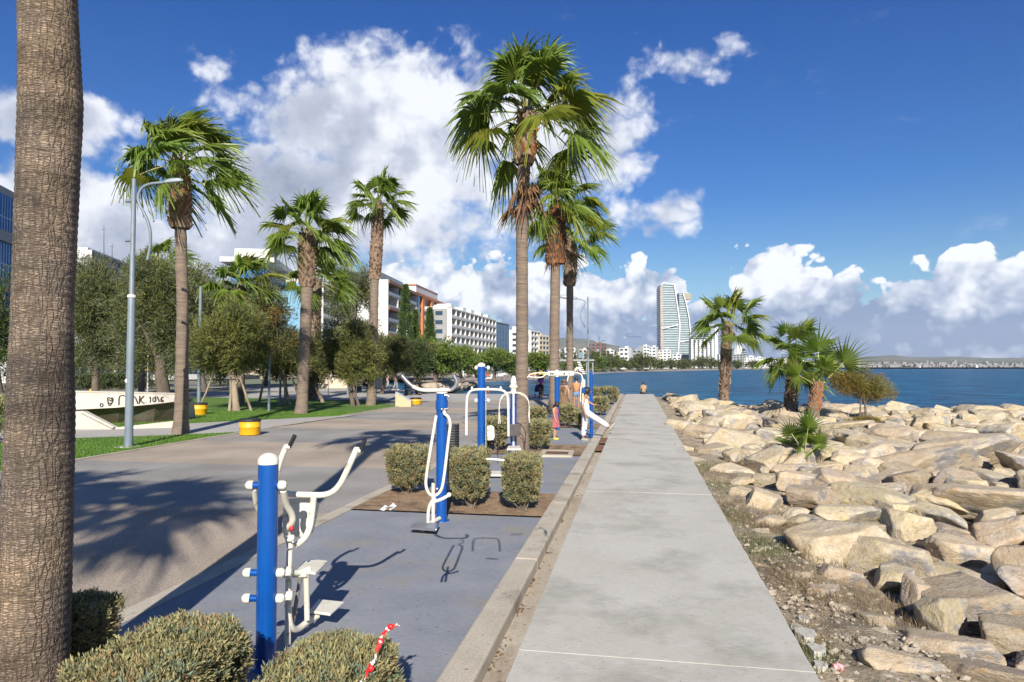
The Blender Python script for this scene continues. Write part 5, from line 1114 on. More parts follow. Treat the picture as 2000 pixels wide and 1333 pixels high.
# ------------------------------------------------------------------ lamps
def s_lamp(label, px, yb, ytop, D, wpx, arm, head=True, sgn=1):
    b0 = A(px, yb, D); b0[2] = .02; k = D/FPX; t = thing('street_lamp', label, 'street lamp', b0, 'curved-arm street lamps'); ztop = A(px, ytop, D)[2]; r = wpx/2*k
    b = MB(); zm = ztop*.55; b.lathe((b0[0], b0[1], 0), [(r*1.15, 0), (r*1.1, zm*.4), (r, zm), (r*.72, zm+.1), (r*.62, ztop)], 20); b.build('pole', M_grey, t)
    b = MB(); b.box((b0[0], b0[1], .01), (r*5, r*5, .06)); b.build('footing', M_concrete, t, bevel=.01)
    b = MB(); b.tube([A(*q, D) for q in arm], r*.42, 10, smooth_path=3); b.build('curved_arm', M_grey, t)
    if head:
        e = A(*arm[-1], D); d = np.array([RT[0], RT[1], .12])*sgn; d[2] = .1; d /= np.linalg.norm(d); b = MB()
        L_ = 38*k; S = np.array([-RT[1], RT[0], 0]); prof = [(0, .4), (.15, .75), (.45, 1.0), (.8, .9), (1, .45)]
        vs = [e+d*L_*u+np.array([0, 0, 1])*h*6*k+np.array([FW[0], FW[1], 0])*w*s*5*k for u, s in prof for w, h in ((-1, 0), (-.7, s), (.7, s), (1, 0), (.8, -.35*s), (-.8, -.35*s))]
        fs = [(i*6+j, i*6+(j+1) % 6, i*6+6+(j+1) % 6, i*6+6+j) for i in range(4) for j in range(6)]+[(0, 5, 4, 3, 2, 1), (24, 25, 26, 27, 28, 29)]
        b.add(vs, fs, True); b.build('lamp_head', mat('lamp_grey', (.32, .37, .40), (.28, .33, .36), 4, rough=.4), t)
    for y in ((393, 470) if wpx > 8 else ()):
        b = MB(); b.tube([A(px-5, y, D), A(px+12, y, D)], r*.5, 8); b.build('bracket', M_grey, t)
    return t, b0, r
t, b0, r = s_lamp('big grey street lamp with S-shaped arm in front of the graffiti wall', 251, 877, 350, 18.7, 13.5, [(288,508),(294,480),(294,450),(286,425),(272,400),(269,385),(275,368),(292,359),(320,357)])
b = MB(); b.lathe((b0[0], b0[1], A(255, 582, 18.7)[2]), [(r*1.15, 0), (r*1.2, .04), (r*1.1, .08)], 16); b.build('cable_tie', M_white, t)
b = MB(); p = A(251, 744, 18.7); b.lathe(p-np.array([FW[0], FW[1], 0])*(r+.001), [(.05, 0), (.05, .003)], 14, axis=(-FW[0], -FW[1], 0)); b.build('sticker', mat('sticker', (.7, .7, .7), rough=.6), t)
s_lamp('far street lamp with S-shaped arm turned left, by the shore', 1149, 778, 580, 50, 4.2, [(1143,640),(1134,625),(1134,610),(1142,595),(1144,590),(1138,586),(1128,584)], sgn=-1)
def pole(label, px, yb, yt, w, m=None, name='lamp_pole', cat='pole', arm=None, group='plain poles on the lawn'):
    b0 = G(px, yb, .02); D = DEP(b0); k = D/FPX; t = thing(name, label, cat, b0, group); zt = A(px, yt, D)[2]
    b = MB(); b.lathe((b0[0], b0[1], 0), [(w/2*k, 0), (w/2*k*.8, zt)], 12); b.build('pole', m or M_grey, t)
    b = MB(); b.lathe((b0[0], b0[1], 0), [(w*k, .01), (w*k, .03)], 12); b.build('base_plate', m or M_grey, t)
    if arm: b = MB(); b.tube([A(*q, D) for q in arm], w*.4*k, 8); b.build('arm', m or M_grey, t)
pole('thin pale pole with an arm reaching right, beyond the graffiti wall', 288, 772, 675, 3.2, mat('pale_pole', (.5, .5, .48), rough=.5), arm=[(288,676),(345,668)])
pole('grey pole rising behind the yellow bin on the lawn', 388, 797, 560, 7)
pole('dark slim pole in the tree shade left of the rust-ringed palm', 525, 803, 690, 5)
pole('grey pole just left of the rust-ringed palm trunk', 547, 790, 700, 4.5)
pole('thin grey pole between the thick palm and the round tree', 679, 775, 740, 4)
pole('white sapling stake leaning on the lawn right of the rust-ringed palm', 641, 776, 745, 1.6, mat('stake', (.55, .53, .48), rough=.7), name='stake')
# ------------------------------------------------------------------ curved concrete wall with graffiti, ramp and coping
M_wall = mat('wall_render', (.55, .50, .42), (.48, .44, .37), 1.4, rough=.9, bump=.15, bscale=30, c3=(.40, .36, .30), s3=2, t3=(.58, .7), world=True)
M_wall_dk = mat('dark_brown_wall', (.17, .125, .085), (.10, .08, .06), 2.0, rough=.9, world=True, c3=(.20, .18, .14), s3=1, t3=(.5, .6))  # lower face: a much darker brown than the upper wall
Dw = 26.5
t = thing('graffiti_wall', 'pale curved basin wall with black graffiti and a dark stained underside', 'wall', G(250, 836, .0))
top = [(20,765.5,25.5),(140,766.5,25.8),(230,768,26.2),(300,769.5,26.8),(345,771,27.5),(362,774,28.2),(372,777,29)]
bot = [(20,803,25.3),(140,801,25.5),(230,796.5,25.9),(300,790,26.5),(345,784.5,27.2),(362,782,28),(372,780.5,28.9)]
low_ = [(20,850,26.1),(140,846,26.3),(230,836,26.7),(300,828,27.2),(345,820,27.9),(362,814,28.6),(372,808,29.3)]
pt = [A(*q) for q in top]; pb = [A(*q) for q in bot]; pl = [A(*q) for q in low_]
for p in pl: p[2] = -.02
bk = np.array([FW[0], FW[1], 0])
b = MB()
for i in range(6): b.quad(pb[i], pb[i+1], pt[i+1], pt[i]); b.quad(pt[i], pt[i+1], pt[i+1]+bk*.25, pt[i]+bk*.25); b.quad(pt[i+1]+bk*.25, pt[i]+bk*.25, pl[i]+bk*.5, pl[i+1]+bk*.5)
b.build('upper_wall', M_wall, t)
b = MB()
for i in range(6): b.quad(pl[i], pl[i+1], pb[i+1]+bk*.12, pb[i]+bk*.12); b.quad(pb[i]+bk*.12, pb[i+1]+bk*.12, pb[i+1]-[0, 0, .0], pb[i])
b.build('lower_wall', M_wall_dk, t)
b = MB()
for i in range(6): b.slab([pt[i]-bk*.03, pt[i+1]-bk*.03, pt[i+1]+bk*.28, pt[i]+bk*.28], (0, 0, .05))
b.build('coping', M_wall, t)
def onwall(px, py, off=.012):                # graffiti strokes lie on the real wall face
    D_ = np.interp(px, [q[0] for q in bot], [q[2] for q in bot])+.0; f = (py-np.interp(px, [q[0] for q in bot], [q[1] for q in bot]))/(np.interp(px, [q[0] for q in top], [q[1] for q in top])-np.interp(px, [q[0] for q in bot], [q[1] for q in bot]))
    D2_ = D_+f*(np.interp(px, [q[0] for q in top], [q[2] for q in top])-D_); return A(px, py, D2_-off)
M_spray = mat('spray_paint', (.03, .025, .025), rough=.8)
b = MB()
for st in ([(232,792),(232.5,775),(238,772.5),(244,774)], [(257,777),(262,774),(266,780),(269,789)], [(273,774),(272,789)], [(281,774),(273,782),(282,789)], [(284.5,787),(284.8,786.5)], [(292,778),(294,774.5),(293.5,787)],
           [(303,778),(299,777),(298,783),(301,786),(304,782),(303.5,775)], [(307,775),(311,785)], [(319,776),(315,777),(314,784),(317,786),(319.5,783),(315,781)], [(224.5,786),(224.8,785.6)],
           [(210,778),(213,776),(216,780),(220,776),(221,784),(217,790),(214,794),(211,788),(210,778)], [(213,781),(217,785),(219,780)], [(213,787),(216,789),(219,786)], [(196,789),(201,789),(201,795),(196,795),(196,789)]):
    b.tube([onwall(*q) for q in st], .022, 5, smooth_path=1)
b.build('graffiti', M_spray, t)
# ramp cheek and coping in front
t = thing('ramp_wall', 'sloping pale concrete ramp cheek running down in front of the graffiti wall', 'wall', G(200, 855, 0))
fr = [A(100,862,23.9), A(222,850,23.9), A(350,842,24.6), A(350,838,24.6), A(222,836,23.9), A(160,804,23.9), A(100,804,23.9)]
for p in fr[:3]: p[2] = 0
b = MB(); b.slab([fr[0], fr[1], fr[4], fr[5], fr[6]], bk*.3); b.slab([fr[1]+bk*.01, fr[2], fr[2]+[0, 0, .28], fr[1]+[0, 0, fr[4][2]]+bk*.01], bk*.25); b.build('cheek', M_wall, t)
b = MB(); b.tube([A(160,805,23.85), A(222,836,23.85)], .05, 8); b.build('coping_rail', M_wall, t)
b = MB(); q = [A(x, y, 23.88) for x, y in ((100,845),(171,844),(171,853),(100,855))]; b.slab(q, -bk*.0+np.array([-FW[0], -FW[1], 0])*.012); b.build('vent', M_black, t)
HAZE = 3.8e-5
# ------------------------------------------------------------------ people
M_skin = mat('skin', (.42, .24, .15), (.46, .27, .17), 5, rough=.55); M_skin2 = mat('skin_tan', (.40, .20, .11), (.36, .18, .10), 5, rough=.5); M_hair = mat('dark_hair', (.018, .013, .011), (.035, .025, .02), 12, rough=.5)
def cloth(n, c, c2=None, sc=8): return mat('cloth_'+n, c, c2 or tuple(x*.85 for x in c), sc, rough=.85, bump=.3, bscale=12, bdist=.02)
def skin(name, pts, edges, m, parent, sub=1, root=0):
    """pts: (x,y,z,radius) in world metres"""
    o3 = np.array(ROOTLOC[parent.name]); me = bpy.data.meshes.new(name); me.from_pydata([tuple(np.array(p[:3])-o3) for p in pts], edges, []); me.materials.append(m)
    o = bpy.data.objects.new(name, me); COL.objects.link(o); o.parent = parent
    md = o.modifiers.new('skin', 'SKIN'); md.use_smooth_shade = True
    if not me.skin_vertices: return o
    for i, p in enumerate(pts):
        sv = me.skin_vertices[0].data[i]; r = p[3]; sv.radius = (r, r) if not hasattr(r, '__len__') else r; sv.use_root = (i == root)
    sd = o.modifiers.new('sub', 'SUBSURF'); sd.levels = sub; sd.render_levels = sub; return o
JN = {'pelvis': (0,0,.93), 'waist': (0,0,1.06), 'chest': (0,.01,1.27), 'neckb': (0,0,1.42), 'neck': (0,.005,1.48), 'head': (0,.03,1.57), 'crown': (0,.02,1.66),
      'hipL': (-.09,0,.90), 'kneeL': (-.10,.02,.50), 'ankL': (-.10,-.02,.09), 'toeL': (-.12,.13,.035), 'hipR': (.09,0,.90), 'kneeR': (.10,.02,.50), 'ankR': (.10,-.02,.09), 'toeR': (.12,.13,.035),
      'shL': (-.17,0,1.39), 'elL': (-.23,-.03,1.12), 'wrL': (-.23,.04,.87), 'hdL': (-.225,.07,.79), 'shR': (.17,0,1.39), 'elR': (.23,-.03,1.12), 'wrR': (.23,.04,.87), 'hdR': (.225,.07,.79)}
RAD = {'pelvis': .135, 'waist': .115, 'chest': .14, 'neckb': .075, 'neck': .052, 'head': .088, 'crown': .07, 'hip': .085, 'knee': .055, 'ank': .036, 'toe': .028, 'sh': .06, 'el': .038, 'wr': .026, 'hd': .030}
def rad(n): return RAD.get(n, RAD.get(n[:-1], .05))
def person(label, base, face, h=1.7, J=None, top=None, bottom=None, legs='full', sleeves=False, dress=None, hair=M_hair, longhair=False, shoes=None, skn=M_skin, group=None, fine=False, hat=None, w=1.0, extras=None):
    """face: unit vector (x, y) the person looks along; J: joints moved, in a body frame (right, ahead, up) of a 1.7 m figure"""
    t = thing('person', label, 'person', base, group); j = dict(JN); j.update(J or {}); k = h/1.72; f = np.array([face[0], face[1]])/np.linalg.norm(face[:2]); r_ = np.array([f[1], -f[0]])
    b0 = np.array(base, float)
    def Wd(p): return np.array([b0[0]+(p[0]*r_[0]+p[1]*f[0])*k, b0[1]+(p[0]*r_[1]+p[1]*f[1])*k, b0[2]+p[2]*k])
    P_ = {n: Wd(p) for n, p in j.items()}
    def sk(name, chain, m, grow=1.0, rads=None, add=0.0, root=0):
        names = []; ed = []
        for c in chain:
            for a, b in zip(c, c[1:]):
                for q in (a, b):
                    if q not in names: names.append(q)
                ed.append((names.index(a), names.index(b)))
        pts = [(*P_[n], ((rads or {}).get(n, rad(n))*grow*w+add)*k) for n in names]
        return skin(name, pts, ed, m, t, root=root)
    body = [['pelvis','waist','chest','neckb','neck','head','crown'], ['pelvis','hipL','kneeL','ankL','toeL'], ['pelvis','hipR','kneeR','ankR','toeR'], ['chest','shL','elL','wrL','hdL'], ['chest','shR','elR','wrR','hdR']]
    sk('body', body, skn)
    if top:
        ch = [['pelvis','waist','chest','neckb']]
        if sleeves: ch += [['chest','shL','elL'], ['chest','shR','elR']]
        else: ch += [['chest','shL'], ['chest','shR']]
        sk('top', ch, top, 1.0, add=.024, rads={'neckb': .06})
    if bottom:
        P_['khL'] = P_['hipL']*.55+P_['kneeL']*.45; P_['khR'] = P_['hipR']*.55+P_['kneeR']*.45; RAD['khL'] = RAD['khR'] = .075
        P_['alL'] = P_['ankL']*.9+P_['kneeL']*.1; P_['alR'] = P_['ankR']*.9+P_['kneeR']*.1; RAD['alL'] = RAD['alR'] = .062
        e = ['kneeL','alL'] if legs == 'full' else ['khL']; e2 = ['kneeR','alR'] if legs == 'full' else ['khR']
        sk('trousers' if legs == 'full' else 'shorts', [['waist','pelvis','hipL']+e, ['pelvis','hipR']+e2], bottom, 1.0, add=.028, root=1, rads={'waist': .11, 'kneeL': .068, 'kneeR': .068})
    if dress:
        m, zl = dress; c0 = j['waist']; b = MB(); up = P_['chest']-P_['pelvis']; up = up/np.linalg.norm(up)
        prof = [(.27*w, zl), (.235*w, (zl+.93)/2), (.17*w, .95), (.135*w, 1.08), (.155*w, 1.25), (.15*w, 1.36), (.07*w, 1.42)]; n = 18; vs = []; fs = []
        for i, (rr, z) in enumerate(prof):
            cx_ = P_['pelvis']+(P_['chest']-P_['pelvis'])*((z-.93)/.34); 
            for q in range(n):
                a = q*2*math.pi/n; fl = 1+(.10*math.sin(a*5) if i < 2 else 0); vs.append(cx_+np.array([math.cos(a)*r_[0]*rr*fl+math.sin(a)*f[0]*rr*.8*fl, math.cos(a)*r_[1]*rr*fl+math.sin(a)*f[1]*rr*.8*fl, 0])*k)
        for i in range(len(prof)-1):
            for q in range(n): fs.append((i*n+q, i*n+(q+1) % n, i*n+n+(q+1) % n, i*n+n+q))
        b.add(vs, fs, True); b.build('dress', m, t)
    hd = P_['head']; cr = P_['crown']; upv = (cr-hd)/np.linalg.norm(cr-hd); fv = np.array([f[0], f[1], 0]); b = MB()
    # hair: a cap over the back and top of the head, longer behind where it is long
    c = hd+upv*.035*k-fv*.018*k; b.ball(c, (.118 if longhair else .105)*k, (1, 1, 1.02), 14)
    if longhair:
        ne = P_['neckb']; b.tube([c-fv*.02*k, (c+ne)/2-fv*.07*k, ne-fv*.08*k, ne-fv*.085*k-np.array([0, 0, .13*k])], [.095*k, .085*k, .08*k, .04*k], 10)
    b.build('hair', hair, t)
    if fine:
        b = MB(); b.tube([hd+fv*.085*k+upv*.02*k, hd+fv*.115*k-upv*.005*k, hd+fv*.09*k-upv*.015*k], [.008, .013, .009], 6); b.build('nose', skn, t)
        for s in (-1, 1):
            e = hd+fv*.088*k+np.array([r_[0], r_[1], 0])*.032*s*k+upv*.02*k; b = MB(); b.ball(e, .011*k); b.build('eye', M_hair, t)
        e = hd+fv*.09*k-upv*.045*k; b = MB(); s3 = np.array([r_[0], r_[1], 0])*.02*k; b.tube([e-s3, e+s3], .006*k, 6); b.build('mouth', mat('lip', (.35, .10, .08), rough=.5), t)
        for s in 'LR':
            wv_, hv = P_['wr'+s], P_['hd'+s]; d = (hv-wv_)/np.linalg.norm(hv-wv_); sd = np.array([f[0], f[1], 0]); b = MB()
            for q in range(4):
                o_ = hv+sd*(q-1.5)*.02*k; b.tube([o_, o_+d*.035*k, o_+d*(.065-.006*abs(q-1))*k+fv*.008], [.009*k, .008*k, .006*k], 6)
            b.tube([wv_+d*.03*k+sd*.03*k, hv+sd*.05*k+d*.01*k], [.011*k, .008*k], 6); b.build('fingers', skn, t)
    if shoes:
        for s in 'LR':
            a, b_ = P_['ank'+s], P_['toe'+s]; a = np.array(a); lo = a.copy(); dd = (b_-a); fw2 = dd/np.linalg.norm(dd); b = MB(); heel = a+(np.array([0, 0, -.045])*k)
            b.tube([heel-fw2*.05*k, heel+fw2*.02*k, b_, b_+fw2*.05*k], [.03*k, .045*k, .042*k, .02*k], 10); b.build('shoe', shoes, t)
    if hat: b = MB(); b.lathe(cr-upv*.01, [(.16*k, 0), (.16*k, .01), (.1*k, .012), (.09*k, .07), (.04*k, .09)], 16); b.build('hat', hat, t)
    return t, P_, k
M_wh = cloth('white', (.72, .70, .68), (.62, .61, .62)); M_redd = cloth('red_floral', (.38, .045, .06), (.30, .16, .16), 30); M_denim = cloth('denim', (.12, .19, .34), (.17, .26, .42)); M_blk = cloth('black', (.02, .02, .022)); M_pur = cloth('purple', (.14, .03, .19), (.10, .02, .14))
M_brn = cloth('brown', (.18, .115, .06), (.14, .09, .05)); M_tanc = cloth('tan', (.34, .25, .15)); M_pink = cloth('pink', (.62, .30, .36), (.55, .36, .40)); M_yes = cloth('yellow', (.75, .65, .08)); M_blu = cloth('blue', (.06, .10, .26))
g = lambda px, y, z=0: G(px, y, z)
R2 = np.array([RT[0], RT[1]]); F2 = np.array([FW[0], FW[1]])
# the woman in white: left leg planted, right leg swung out ahead
person('dark-haired woman in white swinging one straight leg out toward the walkway', (*G(1142, 862)[:2], .0), R2*1-F2*.12, 1.63,
    dict(pelvis=(0,.04,.90), waist=(0,.03,1.03), chest=(0,.0,1.25), neckb=(0,.0,1.40), neck=(0,.03,1.46), head=(0,.09,1.54), crown=(0,.09,1.63), hipR=(.08,.08,.88), kneeR=(.08,.42,.68), ankR=(.08,.78,.44), toeR=(.08,.90,.54), hipL=(-.08,.02,.87), kneeL=(-.08,.0,.48), ankL=(-.08,-.06,.08),
         toeL=(-.08,.08,.03), elR=(.22,-.06,1.12), wrR=(.22,.02,.87), hdR=(.22,.05,.79), elL=(-.22,.14,1.2), wrL=(-.2,.30,1.12), hdL=(-.2,.36,1.12)), top=M_wh, bottom=M_wh, longhair=True, shoes=cloth('grey_shoe', (.30, .33, .30)), fine=True, skn=M_skin2)
person('little girl in a red flowered dress and yellow shoes looking down beside a bush', (*G(1085, 859)[:2], .0), R2*.8-F2*.6, 1.16,
    dict(head=(0,.10,1.55), crown=(0,.14,1.63), neck=(0,.04,1.47), elL=(-.30,-.18,1.22), wrL=(-.42,-.30,1.04), hdL=(-.46,-.36,.98), kneeL=(-.08,-.02,.5), ankL=(-.08,-.08,.09), toeL=(-.09,.06,.035), elR=(.21,.06,1.14), wrR=(.19,.12,.9), hdR=(.18,.15,.82)), dress=(M_redd, .56), longhair=True, shoes=M_yes, fine=True, w=1.05)
person('woman seen from behind in denim shorts, black top and white socks on a trainer', (*A(1126, 803, 31)[:2], .14), F2, 1.63, dict(kneeL=(-.11,0,.5), kneeR=(.11,0,.5), elL=(-.24,.10,1.15), wrL=(-.26,.30,1.1), hdL=(-.26,.38,1.1), elR=(.24,.10,1.15), wrR=(.26,.3,1.1), hdR=(.26,.38,1.1)), top=cloth('orange_tan', (.45, .22, .10)), bottom=M_denim, legs='short', shoes=M_blu, skn=M_skin2)
person('broad figure in a long sleeveless brown tunic with its back turned', (*A(1101, 806, 29.5)[:2], 0), F2*.9+R2*.2, 1.68, None, dress=(M_brn, .52), hair=M_brn, shoes=M_blk, w=1.15)
person('person in purple over black pushing a pram on the far quay', (*G(1057, 777)[:2], 0), F2*.8-R2*.5, 1.68, dict(elL=(-.2,.15,1.15), wrL=(-.15,.38,1.05), hdL=(-.15,.44,1.05), elR=(.2,.15,1.15), wrR=(.15,.38,1.05), hdR=(.15,.44,1.05)), top=M_pur, bottom=M_blk, sleeves=True, shoes=M_blk, longhair=True, w=1.15)
SIT = dict(pelvis=(0,0,.12), waist=(0,.03,.26), chest=(0,.08,.46), neckb=(0,.10,.60), neck=(0,.12,.66), head=(0,.17,.74), crown=(0,.18,.83), hipL=(-.09,.02,.10), kneeL=(-.14,.42,.12), ankL=(-.13,.46,-.30), toeL=(-.13,.60,-.34), hipR=(.09,.02,.10), kneeR=(.14,.42,.12), ankR=(.13,.46,-.30), toeR=(.13,.60,-.34),
    shL=(-.18,.08,.58), elL=(-.22,.14,.34), wrL=(-.12,.34,.24), hdL=(-.10,.40,.22), shR=(.18,.08,.58), elR=(.22,.14,.34), wrR=(.12,.34,.24), hdR=(.10,.40,.22))
person('person in a tan jacket sitting on the far end of the walkway facing the sea', (*A(1257, 765, 50.3)[:2], SLAB_Z), F2*.9+R2*.1, 1.72, SIT, top=M_tanc, bottom=M_blk, sleeves=True, shoes=M_blk, w=1.1)
person('stroller in a pink shirt and pale jeans, left of the strolling pair', (*G(757, 763)[:2], 0), F2*.5+R2, 1.72, dict(kneeL=(-.1,.14,.5), ankL=(-.1,.16,.09), toeL=(-.1,.30,.05), ankR=(.1,-.2,.1), toeR=(.1,-.06,.035)), top=M_pink, bottom=cloth('pale_jeans', (.30, .36, .44)), sleeves=True, shoes=M_wh)
person('stroller in a brighter pink top and grey trousers, right of the strolling pair', (*G(772, 763)[:2], 0), F2*.5+R2, 1.8, dict(kneeR=(.1,.14,.5), ankR=(.1,.16,.09), toeR=(.1,.30,.05), ankL=(-.1,-.2,.1)), top=cloth('pink_bright', (.68, .25, .38)), bottom=cloth('grey', (.25, .27, .30)), sleeves=True, shoes=M_wh)
# benches along the far side with sitters
def bench(label, px, yb, face):
    b0 = G(px, yb, 0); t = thing('bench', label, 'bench', b0, 'benches on the far promenade'); f = np.array(face)/np.linalg.norm(face); r_ = np.array([f[1], -f[0]]); M_ = Matrix(((r_[0], f[0], 0), (r_[1], f[1], 0), (0, 0, 1)))
    def bx(n, c, d, m): b = MB(); b.box(Vector(b0)+M_ @ Vector(c), d, rot=M_); b.build(n, m, t)
    for i in range(3): bx('seat_slat', (0, -.15+i*.15, .44), (1.8, .12, .04), M_dk)
    for i in range(2): bx('back_slat', (0, -.27, .6+i*.18), (1.8, .04, .13), M_dk)
    for s in (-.75, .75): bx('leg', (s, 0, .21), (.08, .45, .42), M_dk); bx('back_post', (s, -.28, .45), (.06, .05, .9), M_dk)
    return b0, f
for lb, px, yb, pl, hc in (('dark bench left of the chrome handlebar with a sitter leaning back', 808, 772, 'person in black leaning back on the dark bench by the handlebar', M_blk), ('bench behind the slender lawn palm', 712, 764, 'person in dark clothes on the bench by the slender lawn palm', M_blk)):
    b0, f = bench(lb, px, yb, R2*.9-F2*.4)
    J = {k_: (v[0], v[1], v[2]) for k_, v in SIT.items()}; J.update(ankL=(-.13,.55,-.36), ankR=(.13,.55,-.36))
    person(pl, (b0[0], b0[1], .46), f, 1.72, J, top=hc, bottom=M_blk, sleeves=True, shoes=M_blk)
bench('empty dark bench right of the thick palm on the far promenade', 632, 759, R2-F2*.3)
bench('empty bench farthest left on the far promenade, beside the thick palm', 660, 756, R2-F2*.3)
person('person in lilac behind the empty benches by the thick palm', (*G(656, 752)[:2], 0), F2, 1.7, None, top=cloth('lilac', (.45, .38, .5)), bottom=M_blk, sleeves=True)
person('person in blue walking through the trees at the left back', (*G(430, 752)[:2], 0), R2, 1.7, None, top=M_blu, bottom=M_blu, sleeves=True)
person('person in a red shirt standing under the back trees', (*G(452, 752)[:2], 0), R2, 1.7, None, top=cloth('red', (.5, .08, .05)), bottom=M_blk, sleeves=True)
person('person in white beside the bicycles under the back trees', (*G(522, 751)[:2], 0), R2, 1.7, None, top=M_wh, bottom=M_denim, sleeves=True)
# pram
b0 = G(1050, 777); D = DEP(b0); t = thing('pram', 'dark pram with thin wheels pushed along the far quay', 'pram', b0)
b = MB(); k = 1; c = Vector(b0); b.box(c+Vector((0, 0, .55)), (.4, .7, .25), YAW); b.tube([c+Vector((0, -.35, .65)), c+Vector((.1, -.6, .95))], .015, 6); b.build('basket', M_blk, t, bevel=.04)
b = MB(); b.ball(c+Vector((0, .2, .7)), .28, (.8, 1, .9)); b.build('hood', M_pur, t)
for x in (-.2, .2):
    for y in (-.28, .28): b = MB(); b.lathe(c+Vector((x, y, .14)), [(.02, -.02), (.14, -.02), (.14, .02), (.02, .02)], 14, axis=(1, .1, 0)); b.build('wheel', M_black, t)
# ------------------------------------------------------------------ buildings
def glass(n, c, r=.16): return mat('glass_'+n, c, tuple(x*1.5 for x in c), .15, rough=r, spec=.4)
M_gl = glass('dark', (.03, .055, .085)); M_glb = glass('blue', (.025, .13, .34)); M_glt = glass('teal', (.13, .19, .215), .25); M_wb = mat('white_render', (.66, .65, .62), (.60, .59, .56), .1, rough=.85); M_cr = mat('cream_render', (.58, .50, .38), (.53, .45, .34), .1, rough=.85)
M_gr = mat('grey_render', (.32, .32, .32), (.27, .27, .27), .1, rough=.85); M_or = mat('orange_panel', (.50, .17, .05), (.42, .15, .05), .3, rough=.6); M_br = mat('brown_panel', (.30, .15, .08), (.25, .12, .06), .4, rough=.6); M_lb = mat('light_blue_panel', (.16, .34, .48), rough=.5); M_dgl = mat('charcoal_cladding', (.04, .055, .08), (.06, .075, .10), .2, rough=.4)
def frame_of(pA, pB):
    a, b = np.array(pA[:2], float), np.array(pB[:2], float); u = (b-a)/np.linalg.norm(b-a); n = np.array([u[1], -u[0]])   # n looks to the sea (right of a->b)
    return a, b, u, n, np.linalg.norm(b-a)
def building(label, pA, pB, h, depth, floors, bays, wall=M_wb, gl=M_gl, style='balcony', side=None, name='apartment_building', side_bays=3, z0=0.0, proud=1.3, gtop=.0, rail=None, group=None, endw=True):
    a, b_, u, n, L_ = frame_of(pA, pB); t = thing(name, label, 'building', (a[0], a[1], z0)); fh = h/floors
    rot = Matrix(((u[0], n[0], 0), (u[1], n[1], 0), (0, 0, 1)))
    def bx(nm, s, o, z, ds, dn, dz, m, bevel=0):          # centre along the front s, outward o, height z
        c = a+u*s+n*o; q = MB(); q.box((c[0], c[1], z0+z), (ds, dn, dz), rot=rot); return q.build(nm, m, t)
    bx('wall', L_/2, -depth/2, h/2, L_, depth, h, wall if style != 'glass' else gl)
    bx('parapet', L_/2, -depth/2, h+.45, L_+.3, depth+.3, .9, wall)
    if side: bx('end_wall', -.16, -depth/2, h/2, .3, depth-.02, h-.02, side)
    bw = L_/bays
    if style == 'balcony':
        for i in range(1, floors+1): bx('balcony_slab', L_/2, proud/2+.01, i*fh-.0, L_, proud, .35, wall)
        for i in range(floors):
            bx('balcony_front', L_/2, proud+.05, i*fh+.62, L_-.1, .08, .85, rail or wall)
        for j in range(bays+1): bx('fin', min(max(j*bw, .2), L_-.2), proud/2+.005, h/2, .35, proud-.02, h-.1, wall)
        q = None
        for i in range(floors):
            for j in range(bays):
                if q is None: q = bx('window', 0, 0, 0, bw*.78, .12, fh*.70, gl); q.location = (0, 0, 0); off0 = (a[0], a[1], z0); o = q
                else: o = q.copy(); COL.objects.link(o); o.parent = t
                c = u*((j+.5)*bw)+n*.06; o.location = (c[0], c[1], (i+.5)*fh+.05)
    elif style == 'glass':
        g_ = MB()
        for i in range(floors+1): c = a+u*L_/2+n*.06; g_.box((c[0], c[1], z0+i*fh), (L_, .12, .22), rot=rot)
        for j in range(bays*2+1): c = a+u*(j*bw/2)+n*.06; g_.box((c[0], c[1], z0+h/2), (.16, .10, h), rot=rot)
        o = g_.build('mullions', mat('mullion', (.12, .24, .40), rough=.4), t); o['kind'] = 'stuff'
    if endw:
        sb = depth/side_bays; q = None
        for i in range(floors):
            for j in range(side_bays):
                c = -u*(.35 if side else .05)-n*((j+.5)*sb)
                if q is None:
                    m_ = MB(); m_.box((a[0], a[1], z0), (.12, sb*.45, fh*.45), rot=rot); q = m_.build('end_window', gl, t); o = q
                else: o = q.copy(); COL.objects.link(o); o.parent = t
                o.location = (c[0], c[1], (i+.5)*fh)
    for s, hh in ((.25, 2.2), (.6, 2.8), (.8, 1.6)):
        bx('roof_hut', L_*s, -depth*.5, h+.9+hh/2, min(L_*.12, 5), depth*.3, hh, wall)
    return t, bx, L_, fh
Q = lambda px, D: A(px, 717, D)
HH = lambda y, D: CAM_H+(717-y)/FPX*D
# 1 blue glass block at the left edge
t, bx, L_, fh = building('deep blue glass office block at the left edge behind the great trunk', Q(-60, 92), Q(30, 105), HH(392, 105), 30, 8, 8, M_gr, M_glb, 'glass', name='office_building', side=None, endw=False)
for i in (2, 4, 6): bx('floor_band', L_/2, .2, i*fh+.6, L_+.2, .5, 1.6, M_dgl)
bx('corner_column', L_+.3, .1, 14, .7, .9, 28, M_wb)
building('white-topped block with a mast peeping over the feathery trees at left', Q(165, 210), Q(262, 250), HH(508, 230), 26, 10, 8, M_wb, M_gl, endw=False)
t = thing('roof_mast', 'thin mast standing on the white-topped roof above the left trees', 'mast', A(203, 505, 225)); b = MB(); b.tube([A(203, 505, 225), A(203, 440, 225)], [.14, .06], 6); b.tube([A(199, 449, 225), A(207, 449, 225)], .05, 5); b.build('mast_pole', M_dk, t)
t = thing('roof_mast', 'short aerial right of the thin mast over the left trees', 'mast', A(219, 505, 225)); b = MB(); b.tube([A(219, 505, 225), A(219, 475, 225)], [.14, .06], 6); b.tube([A(214, 482, 225), A(224, 481, 225)], .05, 5); b.build('mast_pole', M_dk, t)
